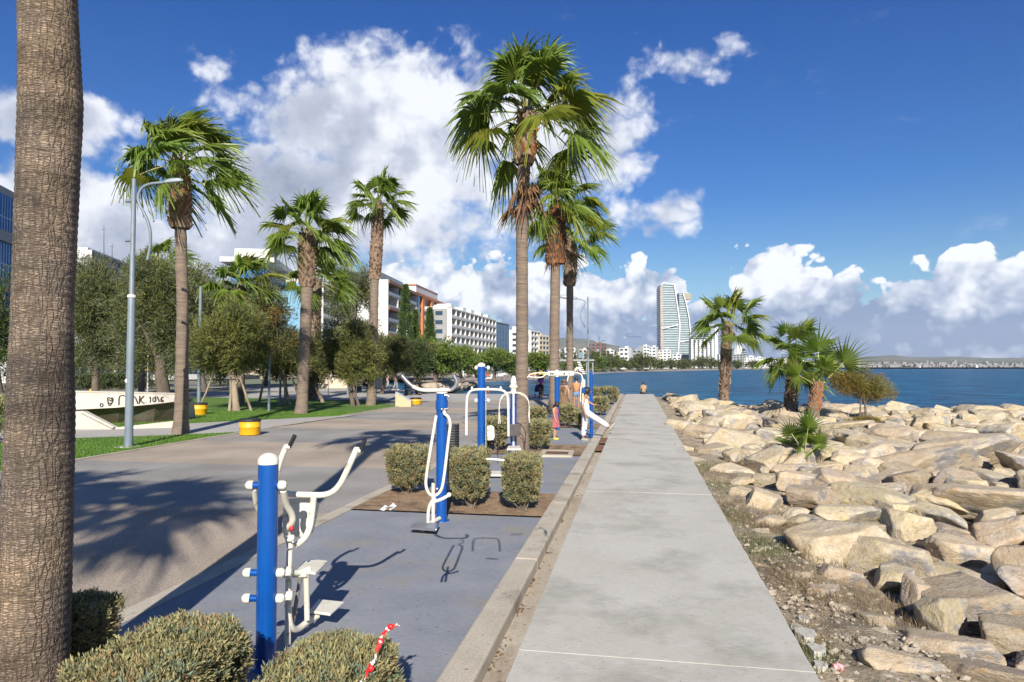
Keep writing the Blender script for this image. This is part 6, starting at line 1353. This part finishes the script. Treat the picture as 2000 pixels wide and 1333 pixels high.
# 3 blue glass hotel with flat white roof and roof sign
t, bx, L_, fh = building('blue glass tower with a flat overhanging pale roof and rooftop lettering', Q(512, 195), Q(594, 262), HH(532, 205), 9, 12, 9, M_wb, M_glb, 'glass', name='glass_tower', endw=False)
h3 = HH(532, 205); bx('roof_slab', L_/2, -4, h3+2.0, L_+4, 15, 1.4, M_wb); bx('roof_plant', L_*.12, -4, h3+4.4, 9, 10, 3.2, M_wb); bx('dark_slot', L_*.66, .3, h3*.45, 4.6, .3, h3*.9, M_dgl); bx('slot_column', L_*.80, .5, h3*.45, .7, .8, h3*.9, M_wb)
for i in range(11): bx('slot_balcony', L_*.66, .7, i*fh+1.5, 3.6, 1.0, .8, M_wb)
M_sgn = mat('sign_navy', (.02, .025, .12), rough=.5)
tx = bpy.data.curves.new('roof_letters', 'FONT'); tx.body = 'AGO'; tx.size = 5.2; tx.extrude = .25
o = bpy.data.objects.new('roof_letters_curve', tx); COL.objects.link(o); me = bpy.data.meshes.new_from_object(o.evaluated_get(bpy.context.evaluated_depsgraph_get())); bpy.data.objects.remove(o); me.materials.clear(); me.materials.append(M_sgn)
o = bpy.data.objects.new('roof_letters', me); COL.objects.link(o); c = A(562, 507, 232); o.location = np.array(c)-np.array(ROOTLOC[t.name]); o.parent = t
o.rotation_euler = (math.pi/2, 0, math.atan2(RT[1], RT[0])+.5)
# 4 white balcony block
building('white balcony block seen between the thick palm and the slim tall tree', Q(617, 205), Q(668, 236), HH(560, 215), 20, 8, 4, M_wb, M_gl, proud=2.0, side=M_lb)
# 5 white framed block, brown balconies
t, bx, L_, fh = building('apartment block with rounded brown balcony bands and a white side fin', Q(741, 222), Q(800, 262), HH(556, 232), 18, 7, 3, M_wb, M_gl, proud=2.6, rail=mat('rail_glass', (.22, .28, .32), rough=.2), endw=False)
for i in (0, 2, 4, 6): bx('brown_band', L_/2, 1.6, (i+.95)*fh, L_+1.5, 3.6, 1.0, M_br)
bx('penthouse', L_*.45, -6, HH(548, 232)+.6, L_*.75, 10, 3.2, M_gl); bx('side_fin', -.6, -5, HH(556, 232)/2, .9, 16, HH(552, 232), M_wb)
# 6 orange and blue
t, bx, L_, fh = building('orange-framed block with blue glass strips and a white crown storey', Q(800, 262), Q(860, 312), HH(582, 275), 18, 8, 5, M_cr, M_gl, proud=1.5, side=M_lb)
h6 = HH(582, 275)
for s in (.22, .5, .92): bx('orange_pier', L_*s, 1.9, h6/2, 3.4, 1.4, h6, M_or)
for s in (.08, .80): bx('blue_strip', L_*s, 1.9, h6/2, 3.2, .9, h6*.98, M_lb)
bx('orange_cornice', L_/2, .9, h6+.5, L_+.4, 3.6, 1.0, M_or); bx('crown_storey', L_*.45, -4, h6+2.6, L_*.7, 10, 3.4, M_wb); bx('crown_roof', L_*.45, -4, h6+4.4, L_*.72, 10.4, .4, M_or)
# 7 white hotel
t, bx, L_, fh = building('long white hotel with a regular grid of seven storeys of balconies', Q(873, 272), Q(962, 345), HH(606, 280), 20, 7, 11, M_wb, M_gl, proud=1.9, side=M_gr)
for s in (.1, .33, .5, .72, .9): bx('roof_box', L_*s, -3, HH(606, 280)+1.6, 5, 6, 1.6, M_wb)
# 8 dark
building('dark charcoal office block at the right end of the seafront row', Q(963, 345), Q(994, 372), HH(632, 350), 20, 7, 5, M_dgl, M_gl, 'glass', name='office_building', endw=False)
# 9 beige flats
building('beige and white flats seen between the tall palm trunks', Q(1034, 400), Q(1052, 420), HH(648, 405), 18, 7, 3, M_wb, M_gl, proud=1.2, side_bays=3)
building('lower cream flats right behind the tall palm trunks, with small windows', Q(1053, 415), Q(1078, 430), HH(657, 415), 16, 7, 4, M_cr, M_gl, proud=.4)
building('pale low block left of the tallest palm trunk', Q(1000, 440), Q(1034, 470), HH(682, 440), 14, 4, 4, M_cr, M_gl, proud=.8)
# low-rise city round the bay
rg = np.random.RandomState(12)
LOW = [(1092,612,686,10,M_wb,'cream block over the shore trees'),(1110,640,680,22,M_wb,'low white villa row above the shore trees'),(1140,700,683,16,M_cr,''),(1165,620,686,14,M_gr,''),(1222,640,680,18,M_wb,'white block with glass front left of the shore tree clump'),(1238,700,684,20,M_gr,''),(1258,760,676,14,M_wb,''),
       (1276,800,678,16,M_wb,''),(1282,900,690,20,M_cr,''),(1300,900,684,22,M_wb,''),(1322,880,692,16,M_wb,''),(1210,900,688,22,M_cr,''),(1187,860,684,20,M_wb,''),(1152,880,690,18,M_wb,''),(1440,1100,693,24,M_gr,''),(1462,1150,697,24,M_wb,''),(1478,1200,699,26,M_wb,''),(1412,1150,692,18,M_wb,''),(1500,1400,701,30,M_wb,''),(1530,1500,703,40,M_cr,''),(1080,560,690,10,M_cr,''),(1125,560,692,12,M_wb,''),(1560,1700,705,30,M_wb,''),(1600,1900,707,40,M_wb,'')]
def lowblock(px, D, yt, wpx, m, label, group):
    a = A(px, 717, D); k = D/FPX; w = wpx*k; h = HH(yt, D); t = thing('house', label, 'building', (a[0], a[1], 0), group); dp = max(10, w*.7); rot = Matrix.Rotation(YAW+rg.uniform(-.5, .5), 3, 'Z')
    b = MB(); b.box((a[0], a[1], h/2), (w, dp, h), rot=rot); b.box((a[0]+w*.15, a[1], h+.8), (w*.3, dp*.4, 1.6), rot=rot); b.build('wall', m, t)
    nf = max(2, int(h/3.4)); g_ = MB(); nb_ = max(2, int(w/4.5))
    for i in range(nf):
        for j in range(nb_):
            c = Vector((a[0], a[1], (i+.55)*h/nf))+rot @ Vector(((j+.5)/nb_*w-w/2, -dp/2, 0)); g_.box(c, (w/nb_*.62, .3, h/nf*.45), rot=rot)
    o = g_.build('windows', M_gl, t); o['kind'] = 'stuff'
for px, D, yt, w, m, lb in LOW: lowblock(px, D, yt, w, m, lb or 'small pale block in the low-rise city round the bay', None if lb else 'low-rise city blocks round the bay')
lowblock(1165, 750, 672, 36, mat('red_brick_frame', (.20, .10, .08), (.15, .09, .07), .2, rough=.9), 'unfinished reddish brown construction storeys behind the shore trees', None)
# the tall pair of towers, floor by floor
def outline(pts, y): return np.interp(y, [p[1] for p in pts], [p[0] for p in pts])
def tower(label, lft, rgt, D, yt, yb, nfl, dep, gm, sm, name='tower'):
    t = thing(name, label, 'tower', (*A((lft[0][0]+rgt[0][0])/2, 717, D)[:2], 0)); k = D/FPX
    g_ = MB(); s_ = MB(); V = np.array([FW[0], FW[1], 0])*dep
    for i in range(nfl):
        y0 = yt+(yb-yt)*i/nfl; y1 = yt+(yb-yt)*(i+1)/nfl; xl, xr = outline(lft, (y0+y1)/2), outline(rgt, (y0+y1)/2)
        p, q = A(xl, 717, D), A(xr, 717, D); z0, z1 = HH(y1, D), HH(y0, D); 
        g_.slab([(p[0], p[1], z0), (q[0], q[1], z0), (q[0], q[1], z1), (p[0], p[1], z1)], V); e = (z1-z0)*.24; o_ = np.array([-FW[0], -FW[1], 0])*1.6; p2 = p-np.array([RT[0], RT[1], 0])*.8; q2 = q+np.array([RT[0], RT[1], 0])*.8
        s_.slab([(p2[0]+o_[0], p2[1]+o_[1], z0), (q2[0]+o_[0], q2[1]+o_[1], z0), (q2[0]+o_[0], q2[1]+o_[1], z0+e), (p2[0]+o_[0], p2[1]+o_[1], z0+e)], V*1.06)
    g_.build('glass_floors', gm, t); o = s_.build('floor_slabs', sm, t); o['kind'] = 'stuff'; return t
TD = 1333.0
M_slabw = mat('slab_white', (.60, .62, .60), rough=.6); M_ribw = mat('rib_white', (.85, .85, .84), rough=.5)
t = tower('tallest glass tower with slanting white ribs across its face', [(1296,552),(1291,560),(1291,712)], [(1316,553),(1326,600),(1329,640),(1325,712)], TD, 556, 712, 34, 34, M_glt, M_slabw)
b = MB(); b.tube([A(x, y, TD-4) for x, y in ((1317,557),(1322,590),(1328,634),(1326,670),(1324,712))], 1.15, 6); b.tube([A(x, y, TD-4) for x, y in ((1291,641),(1296,642),(1328,634))], 1.0, 6); b.tube([A(x, y, TD-2) for x, y in ((1291,558),(1296,552),(1318,557))], .9, 6)
b.build('slanting_ribs', M_ribw, t)
b = MB(); p = A(1293, 717, TD-3); b.slab([(*A(1291, 717, TD-2)[:2], 2), (*A(1296, 717, TD-2)[:2], 2), (*A(1296, 717, TD-2)[:2], HH(558, TD)), (*A(1291, 717, TD-2)[:2], HH(560, TD))], (-.3, -.9, 0)); b.build('copper_edge', mat('copper_panel', (.30, .22, .18), (.42, .38, .34), .25, rough=.6), t)
t = tower('second glass tower with curved white edge close right of the tallest', [(1328,570),(1328,712)], [(1334,573),(1340,590),(1346,620),(1349,650),(1350,712)], TD+20, 572, 712, 31, 30, M_glt, M_slabw)
b = MB(); b.tube([A(x, y, TD+15) for x, y in ((1334,573),(1340,592),(1346,622),(1349,655),(1350,712))], 1.0, 6); b.tube([A(x, y, TD+15) for x, y in ((1328,668),(1349,665))], .8, 6); b.build('curved_rib', M_ribw, t)
b = MB(); b.box(A(1341, 580, TD+35), (14, 14, 12), YAW); b.build('unfinished_top', mat('scaffold', (.40, .36, .26), (.25, .23, .18), .4, rough=.9), t)
t = tower('slim glass tower with a bare core standing behind the rock palm', [(1383,628),(1383,712)], [(1396,632),(1396,712)], TD+60, 632, 712, 20, 20, M_glt, M_slabw)
b = MB(); b.slab([(*A(1397, 717, TD+58)[:2], 0), (*A(1403, 717, TD+58)[:2], 0), (*A(1403, 717, TD+58)[:2], HH(636, TD)), (*A(1397, 717, TD+58)[:2], HH(636, TD))], (0, 14, 0)); b.build('core', M_wb, t)
t = tower('broad stepped white block between the towers and the rock palm', [(1358,655),(1351,662),(1351,712)], [(1380,655),(1394,668),(1394,712)], TD-60, 656, 712, 14, 20, M_gl, M_wb, 'apartment_building')
b = MB()
for x in (1352, 1360, 1368, 1376, 1384, 1392): y = 664; p = A(x, 717, TD-64); b.box((p[0], p[1], HH(y, TD-60)/2), (4, 3, HH(y, TD-60)), YAW)
b.build('white_piers', M_wb, t)
# egg-shaped tower
b0 = A(1444, 717, 1500); t = thing('oval_tower', 'egg-shaped dome tower low behind the lone rock palm', 'tower', (b0[0], b0[1], 0)); h = HH(674, 1500); r = 14.5/FPX*1500; b = MB()
b.lathe((b0[0], b0[1], 0), [(r*math.sin(math.acos(max(-1, min(1, (z/h)*1.35-.35)))), z) for z in np.linspace(0, h*.999, 14)], 24); b.build('shell', M_slabw, t)
b = MB(); c = Vector((b0[0], b0[1], 0))+Vector((RT[0], RT[1], 0))*r*.38-Vector((FW[0], FW[1], 0))*r*.55
b.lathe(c, [(r*.62*math.sin(math.acos(max(-1, min(1, (z/(h*.86))*1.3-.3)))), z) for z in np.linspace(0, h*.86, 12)], 20); b.build('glass_face', M_gl, t)
for i in range(9): b = MB(); b.lathe(c+Vector((0, 0, h*.08*i+3)), [(r*.63*math.sin(math.acos(max(-1, min(1, ((h*.08*i+3)/(h*.86))*1.3-.3)))), -.5), (r*.635*math.sin(math.acos(max(-1, min(1, ((h*.08*i+3)/(h*.86))*1.3-.3)))), .6)], 20); b.build('louvre', M_slabw, t)
# tower cranes
def crane(label, px, yt, D, la, lb):
    k = D/FPX; b0 = A(px, 717, D); z = HH(yt, D); t = thing('tower_crane', label, 'crane', (b0[0], b0[1], 0), 'cranes over the city'); m = mat('crane_blue', (.10, .20, .32), rough=.6)
    b = MB(); b.box((b0[0], b0[1], z/2), (1.3, 1.3, z)); b.build('mast', m, t); b = MB(); r3 = Vector((RT[0], RT[1], 0)); c = Vector((b0[0], b0[1], z)); b.tube([c-r3*la*k, c+r3*lb*k], .6, 4); b.build('jib', m, t)
    b = MB(); b.tube([c, c+Vector((0, 0, 5))], .5, 4); b.tube([c+Vector((0, 0, 5)), c+r3*lb*k*.7], .12, 4); b.tube([c+Vector((0, 0, 5)), c-r3*la*k*.8], .12, 4); b.build('apex', m, t); b = MB(); b.box(c-r3*la*k*.9-Vector((0, 0, 1.2)), (3, 1.5, 2.4)); b.build('counterweight', M_gr, t)
crane('blue tower crane with long level jib left of the tall towers', 1226, 658, 900, 6, 28); crane('small crane above the brown construction storeys', 1171, 666, 800, 5, 11)
# pedestrian deck and stair by the beach
t = thing('sea_deck', 'grey raised deck with a stair frame over the beach behind the palms', 'pier', (*A(1128, 717, 330)[:2], 0)); k = 330/FPX
b = MB(); b.box(A(1125, 704, 330), (70*k, 3, .8), YAW); b.build('deck', M_gr, t)
for x in (1095, 1110, 1128, 1146, 1158): p = A(x, 717, 330); z1 = HH(704, 330); b = MB(); b.box((p[0], p[1], (z1-2)/2), (.5, .5, z1+2)); b.build('column', M_gr, t)
b = MB()
for i in range(7): p = A(1130+i*1.6, 708+i*3.6, 328); b.box(p, (1.6, 2.5, .5), YAW)
b.build('stair', M_wb, t); b = MB(); b.box(A(1134, 694, 330), (10*k, 2.5, 12*k), YAW); b.build('lift_box', M_glt, t)
# ------------------------------------------------------------------ backdrop of low buildings behind the park
t, bx, L_, fh = building('low pale shop row behind the parked cars at left', Q(60, 88), Q(470, 118), 5.2, 12, 1, 9, M_wb, M_gl, proud=.4, name='shop_row', endw=False)
t = thing('canopy', 'yellow shop canopy behind the thin arm pole under the trees', 'canopy', (*A(283, 717, 84)[:2], 0)); b = MB(); q = [A(x, y, d) for x, y, d in ((266,715,85),(312,715,85),(312,720,81),(266,720,81))]; b.slab(q, (0, 0, -.25)); b.build('awning', M_yel, t)
for x in (267, 311): p = A(x, 717, 81.2); b = MB(); b.tube([(p[0], p[1], 0), (p[0], p[1], 2.1)], .05, 6); b.build('post', M_grey, t)
b0 = A(682, 717, 72); t = thing('kiosk', 'plain sand-coloured low wall block behind the benches', 'kiosk', (b0[0], b0[1], 0)); b = MB(); b.box((b0[0], b0[1], 1.0), (6.4, 3, 2.0), YAW); b.build('wall', M_cr, t); b = MB(); b.box((b0[0], b0[1], 2.06), (6.8, 3.4, .12), YAW); b.build('roof', M_wb, t)
t, bx, L_, fh = building('long low cream promenade building in the shade behind the umbrella pines', Q(560, 125), Q(890, 185), 4.5, 10, 1, 16, M_cr, M_gl, proud=.5, name='cafe_row', endw=False)
def car(label, px, D, m, face, z=0.0):
    b0 = A(px, 717, D); b0[2] = z; t = thing('parked_car', label, 'car', b0, 'cars parked behind the park'); f = np.array(face)/np.linalg.norm(face); s = np.array([f[1], -f[0]])
    W_ = lambda x, y, zz: np.array([b0[0]+x*f[0]+y*s[0], b0[1]+x*f[1]+y*s[1], z+zz])
    pr = [(-2.1,.35),(-2.15,.8),(-2.0,1.0),(-1.1,1.02),(.95,.98),(1.9,.85),(2.15,.65),(2.1,.32)]; b = MB(); b.slab([W_(x, -.85, zz) for x, zz in pr], W_(0, .85, 0)-W_(0, -.85, 0)); b.build('body', m, t, bevel=.06)
    pr = [(-1.75,1.0),(-1.3,1.45),(.1,1.47),(.95,.98)]; b = MB(); b.slab([W_(x, -.72, zz) for x, zz in pr], W_(0, .72, 0)-W_(0, -.72, 0)); b.build('cabin_glass', M_gl, t, bevel=.04); b = MB(); b.slab([W_(x, -.68, zz) for x, zz in ((-1.32,1.46),(.1,1.48),(.05,1.51),(-1.25,1.50))], W_(0, .68, 0)-W_(0, -.68, 0)); b.build('roof', m, t)
    for x in (-1.35, 1.35):
        for y in (-.8, .8): b = MB(); b.lathe(W_(x, y, .32), [(.1, -.1), (.32, -.1), (.32, .1), (.1, .1)], 14, axis=(s[0], s[1], 0)); w_ = b.build('wheel', M_black, t)
    for y in (-.6, .6): b = MB(); b.box(W_(2.1, y, .7), (.08, .3, .14), math.atan2(f[1], f[0])); b.build('headlight', M_wh, t)
car('dark blue car parked behind the ramp wall at left', 158, 76, mat('car_blue', (.02, .05, .16), rough=.25, coat=.6), R2); car('silver car parked right of the dark blue one behind the hedge', 205, 80, mat('car_silver', (.35, .38, .42), rough=.25, metal=.5), R2); car('pale blue car in the shade just left of the curved lamp', 235, 84, mat('car_pale', (.16, .24, .34), rough=.25), R2); car('dark car behind the lawn between the thick palm and the kiosk', 625, 84, mat('car_black', (.02, .03, .05), rough=.2), R2)
car('dark car in shade under the umbrella pines', 735, 100, MATS['car_black'], R2)
# clipped hedge behind the wall
rg = np.random.RandomState(8); cs = []; 
for _ in range(420): u = rg.rand(); p = A(160+u*130, 717, 66+u*3); cs.append((p[0]+rg.randn()*.3, p[1]+rg.randn()*.4, .2+rg.rand()*1.1))
t = thing('hedge', 'dark clipped hedge behind the graffiti wall in front of the cars', 'hedge', (*A(225, 717, 67)[:2], 0)); leaves('hedge_foliage', np.array(cs), np.full(420, .3), np.tile([0, 0, 1.0], (420, 1)), 9000, .3, .04, [M_tamB, M_pineD], t, 5)
b = MB(); p, q = A(160, 717, 66), A(290, 717, 69); b.tube([(p[0], p[1], .05), (q[0], q[1], .05)], .12, 6); b.build('stems', M_twig, t)
# ------------------------------------------------------------------ far shore trees
ST = 'trees along the far shore'
def shoretree(px, D, yt, rx, m, sd, label='dark green tree in the belt along the far shore'):
    h = HH(yt, D); k = D/FPX; b0 = A(px, 717, D); t = thing('shore_tree', label, 'tree', (b0[0], b0[1], -.1), ST); r = rx*k
    P_, d = clumps([(b0[0], b0[1], h*.58, r, r*.8, h*.42)], 60, sd, .3); leaves('crown', P_, np.full(60, r*.28), d, 1500, r*.22, r*.05, m, t, sd, up=.3)
    b = MB(); b.tube([(b0[0], b0[1], -.2), (b0[0], b0[1], h*.5)], [r*.12, r*.07], 6); b.build('trunk', M_bark, t)
TG = [M_tamA, M_tamB, M_pineD]; TP = [M_pine, M_tamB, M_pineD]
for i, (px, D, yt, rx, m) in enumerate([(1085,260,703,14,TP),(1110,300,706,14,TP),(1165,420,698,18,TP),(1178,440,702,16,TP),(1140,380,705,14,TP),(1195,460,700,16,TG),(1210,480,704,16,TP),(1230,520,704,14,TP),(1255,520,692,16,TG),(1270,540,698,14,TG),(1245,560,700,16,TG),(1290,620,706,14,TG),(1310,660,704,12,TG),(1330,700,706,14,TG),(1345,760,702,12,TG),(1370,760,700,14,TG),(1388,780,702,12,TG),(1405,800,706,12,TG),(1440,850,706,12,TG),(1470,900,707,12,TG),(1160,600,682,14,TG),(1180,640,684,12,TG),(1200,640,690,12,TG),(1125,480,688,12,TG),(1098,470,685,10,TG),(1280,900,704,12,TG)]):
    shoretree(px, D, yt, rx, m, 50+i)
for i, (px, D, yt, rx, m, lb) in enumerate([(1520,1100,711,16,TG,'low shore tree behind the merged rock palms'),(1560,1250,712,18,TG,'low shore tree at the left of the merged rock palms'),(1000,170,712,16,TP,'bush-like tree behind the white parasols'),(930,150,712,22,TP,'bushy green tree above the cafe roofs')]): shoretree(px, D, yt, rx, m, 90+i, lb)
# ------------------------------------------------------------------ beach life
PC = [M_wb, mat('parasol_red', (.55, .08, .06), rough=.8), mat('parasol_green', (.10, .42, .30), rough=.8), mat('parasol_yellow', (.70, .50, .05), rough=.8), mat('parasol_blue', (.08, .25, .45), rough=.8)]
def parasol(px, y, D, m, label, closed=False, s=1.0):
    p = A(px, y, D); z = -1.2; zt = p[2]; t = thing('parasol', label, 'parasol', (p[0], p[1], z), 'parasols on the beach'); b = MB(); b.tube([(p[0], p[1], z), (p[0], p[1], zt)], .04, 6); b.build('pole', M_wb, t)
    b = MB(); b.lathe((p[0], p[1], zt-.7*s), [(1.5*s, 0), (1.0*s, .28*s), (.1, .7*s)] if not closed else [(.12, -.6), (.25, 0), (.05, .8)], 10); b.build('canopy', m, t)
for i, (px, y, m, c) in enumerate([(916,727,0,0),(930,729,0,0),(948,728,1,0),(962,731,0,0),(975,730,0,0),(985,727,0,0),(938,733,1,0),(957,735,0,0),(1037,728,1,0),(1047,731,0,0)]): parasol(px, y, 172+i*2, PC[m], ('white' if m == 0 else 'red')+' open parasol in the crowd on the near beach', s=1.0)
for i, px in enumerate((1001, 1004, 1007, 1011)): parasol(px, 720, 170+i, PC[0], 'closed white parasol standing just left of the tallest palm trunk', True, 1.2)
parasol(1056, 724, 165, PC[3], 'yellow parasol on the beach behind the pram', s=1.4); parasol(1062, 727, 168, PC[2], 'turquoise parasol on the beach right of the yellow one', s=1.5); parasol(1073, 723, 175, PC[4], 'blue parasol on the beach beside the second tall palm', s=1.3)
t = thing('cafe_roof', 'flat white beach cafe roofs under the green trees', 'beach cafe', (*A(918, 717, 150)[:2], 0))
b = MB(); b.box(A(918, 713, 150), (5.5, 4, .35), YAW); b.box(A(936, 711, 156), (4.2, 4, .3), YAW); b.build('roof', M_wb, t); b = MB()
for x in (895, 905, 918, 930, 942): p = A(x, 717, 150); b.box((p[0], p[1], 1.2), (.2, .2, 2.8))
b.build('posts', M_wb, t)
cl_s = [M_wh, M_pink, M_blu, cloth('red', (.5, .08, .05)), M_tanc, M_blk]
proto, _, _ = person('tiny bather among the parasols on the near beach', (*A(925, 717, 168)[:2], -1.2), F2, 1.7, None, top=cl_s[0], bottom=cl_s[2], legs='short', group='bathers on the near beach')
proto2, _, _ = person('tiny bather in red among the parasols on the near beach', (*A(955, 717, 172)[:2], -1.2), R2, 1.7, None, top=cl_s[3], bottom=cl_s[5], legs='short', group='bathers on the near beach')
for i, px in enumerate((911, 921, 934, 943, 966, 972, 981, 990, 1032, 1041, 1046, 1064, 1080)):
    src = (proto, proto2)[i % 2]; c = copy_tree(src, (*A(px, 717, 163+(i*7) % 23)[:2], -1.2))
# tan boulders on the near quay corner
VV = []; FF = []; nb = 0; rg = np.random.RandomState(31)
for i in range(46):
    u = rg.rand(); p = A(838+u*95, 757.5-u*6+rg.randn()*1.2, 78+u*40); w, f = low[i % 8]; s = .5+.7*rg.rand(); VV.append(w*np.array([s*1.3, s, s*.8])+[p[0], p[1], max(-1.2, p[2])]); FF.append(f+nb); nb += len(w)
tag(npmesh('quay_boulders', np.concatenate(VV), np.concatenate(FF), M_rock, kind='stuff', smooth=True), 'tan boulders heaped at the far corner of the quay', 'boulders')
# sailing boats
def boat(label, px, y, D, s):
    p = A(px, y, D); t = thing('sailing_boat', label, 'sailing boat', (p[0], p[1], SEA)); b = MB(); r3 = np.array([RT[0], RT[1], 0]); c = np.array([p[0], p[1], SEA+.2]); b.slab([c-r3*4*s, c+r3*4*s, c+r3*5*s+[0, 0, 1.2*s], c-r3*4.4*s+[0, 0, 1.2*s]], np.array([FW[0], FW[1], 0])*2.4*s); b.build('hull', M_wb, t)
    b = MB(); b.slab([c-r3*3.4*s+[0, 0, 2*s], c+r3*.2*s+[0, 0, 2*s], c+r3*.2*s+[0, 0, 12*s]], (.1, .1, 0)); b.slab([c+r3*.6*s+[0, 0, 1.6*s], c+r3*4.2*s+[0, 0, 1.6*s], c+r3*.6*s+[0, 0, 10.5*s]], (.1, .1, 0)); b.build('sail', mat('sail', (.82, .82, .8), rough=.8), t); b = MB(); b.tube([c+r3*.4*s, c+r3*.4*s+[0, 0, 12.6*s]], .1*s, 6); b.build('mast', M_grey, t)
boat('white sailing boat far out near the right edge', 1908, 720, 2000, 1.0); boat('tiny sailing boat farther left on the horizon', 1797, 720, 2200, .6)
# ------------------------------------------------------------------ hills and the far coast town
M_hill = mat('hill_scrub', (.16, .15, .11), (.09, .11, .07), .004, rough=1, world=True)
def ridge(name, prof, D, dep, seed):
    n = 160; xs = np.linspace(prof[0][0], prof[-1][0], n); ys = np.interp(xs, [p[0] for p in prof], [p[1] for p in prof]); V = []; rg = np.random.RandomState(seed)
    zz = np.array([HH(y, D) for y in ys]); zz = zz*(1+.10*np.convolve(rg.randn(n+12), np.ones(13)/6, 'valid')*.6)
    for row, (f, dd) in enumerate(((0, -dep), (.35, -dep*.6), (.75, -dep*.3), (1, 0), (.6, dep*.5), (0, dep))):
        for i in range(n):
            p = A(xs[i], 717, D+dd+rg.randn()*dep*.02); V.append((p[0], p[1], -2+(zz[i]+2)*f*(1 if row in (0, 3, 5) else rg.uniform(.85, 1.1))))
    i = np.arange(6*n).reshape(6, n); return npmesh(name, V, np.stack([i[:-1, :-1], i[:-1, 1:], i[1:, 1:], i[1:, :-1]], -1).reshape(-1, 4), M_hill, kind='structure', smooth=True)
ridge('hills', [(300,700),(800,690),(1000,672),(1050,666),(1100,663),(1140,664),(1180,672),(1240,684),(1290,690),(1400,700),(1500,706),(1600,703),(1700,697),(1740,694),(1800,698),(1870,697),(1940,700),(2000,699),(2300,704)], 7000, 1400, 3)
ridge('near_hills', [(1560,712),(1640,706),(1720,703),(1800,706),(1900,708),(2000,705),(2200,708)], 4700, 600, 4)
VV = []; FF = []; nb = 0; rg = np.random.RandomState(17); cube = np.array([(-1,-1,0),(1,-1,0),(1,1,0),(-1,1,0),(-1,-1,1),(1,-1,1),(1,1,1),(-1,1,1)], float); cf = np.array([(0,3,2,1),(4,5,6,7),(0,1,5,4),(1,2,6,5),(2,3,7,6),(3,0,4,7)])
for i in range(520):
    px = 1480+rg.rand()**.8*760; D = 2650+(px-1480)*1.9+rg.rand()*500; p = A(px, 717, D); hh = (6+10*rg.rand()**2)*(2.6 if rg.rand() < .03 else 1); w = 4+8*rg.rand(); VV.append(cube*[w, w*.8, hh]+[p[0], p[1], -1+rg.rand()**2*18]); FF.append(cf+nb); nb += 8
tag(npmesh('far_town', np.concatenate(VV), np.concatenate(FF), mat('far_town_white', (.27, .265, .27), (.20, .19, .18), .01, rough=.9, world=True), kind='stuff'), 'tiny pale houses scattered along the distant coast at right', 'distant town')
# ------------------------------------------------------------------ haze
hz = MB(); hz.box((1500, 4600, 248), (15400, 10200, 504)); M_haze = bpy.data.materials.new('haze_air'); M_haze.use_nodes = True; nt = M_haze.node_tree; nt.nodes.clear()
vo = nt.nodes.new('ShaderNodeVolumePrincipled'); vo.inputs['Color'].default_value = (.80, .88, 1, 1); vo.inputs['Density'].default_value = HAZE; mo = nt.nodes.new('ShaderNodeOutputMaterial'); nt.links.new(vo.outputs[0], mo.inputs['Volume'])
o = hz.build('haze', M_haze); o['kind'] = 'stuff'; tag(o, 'thin bluish sea haze softening the far hills and towers', 'haze')
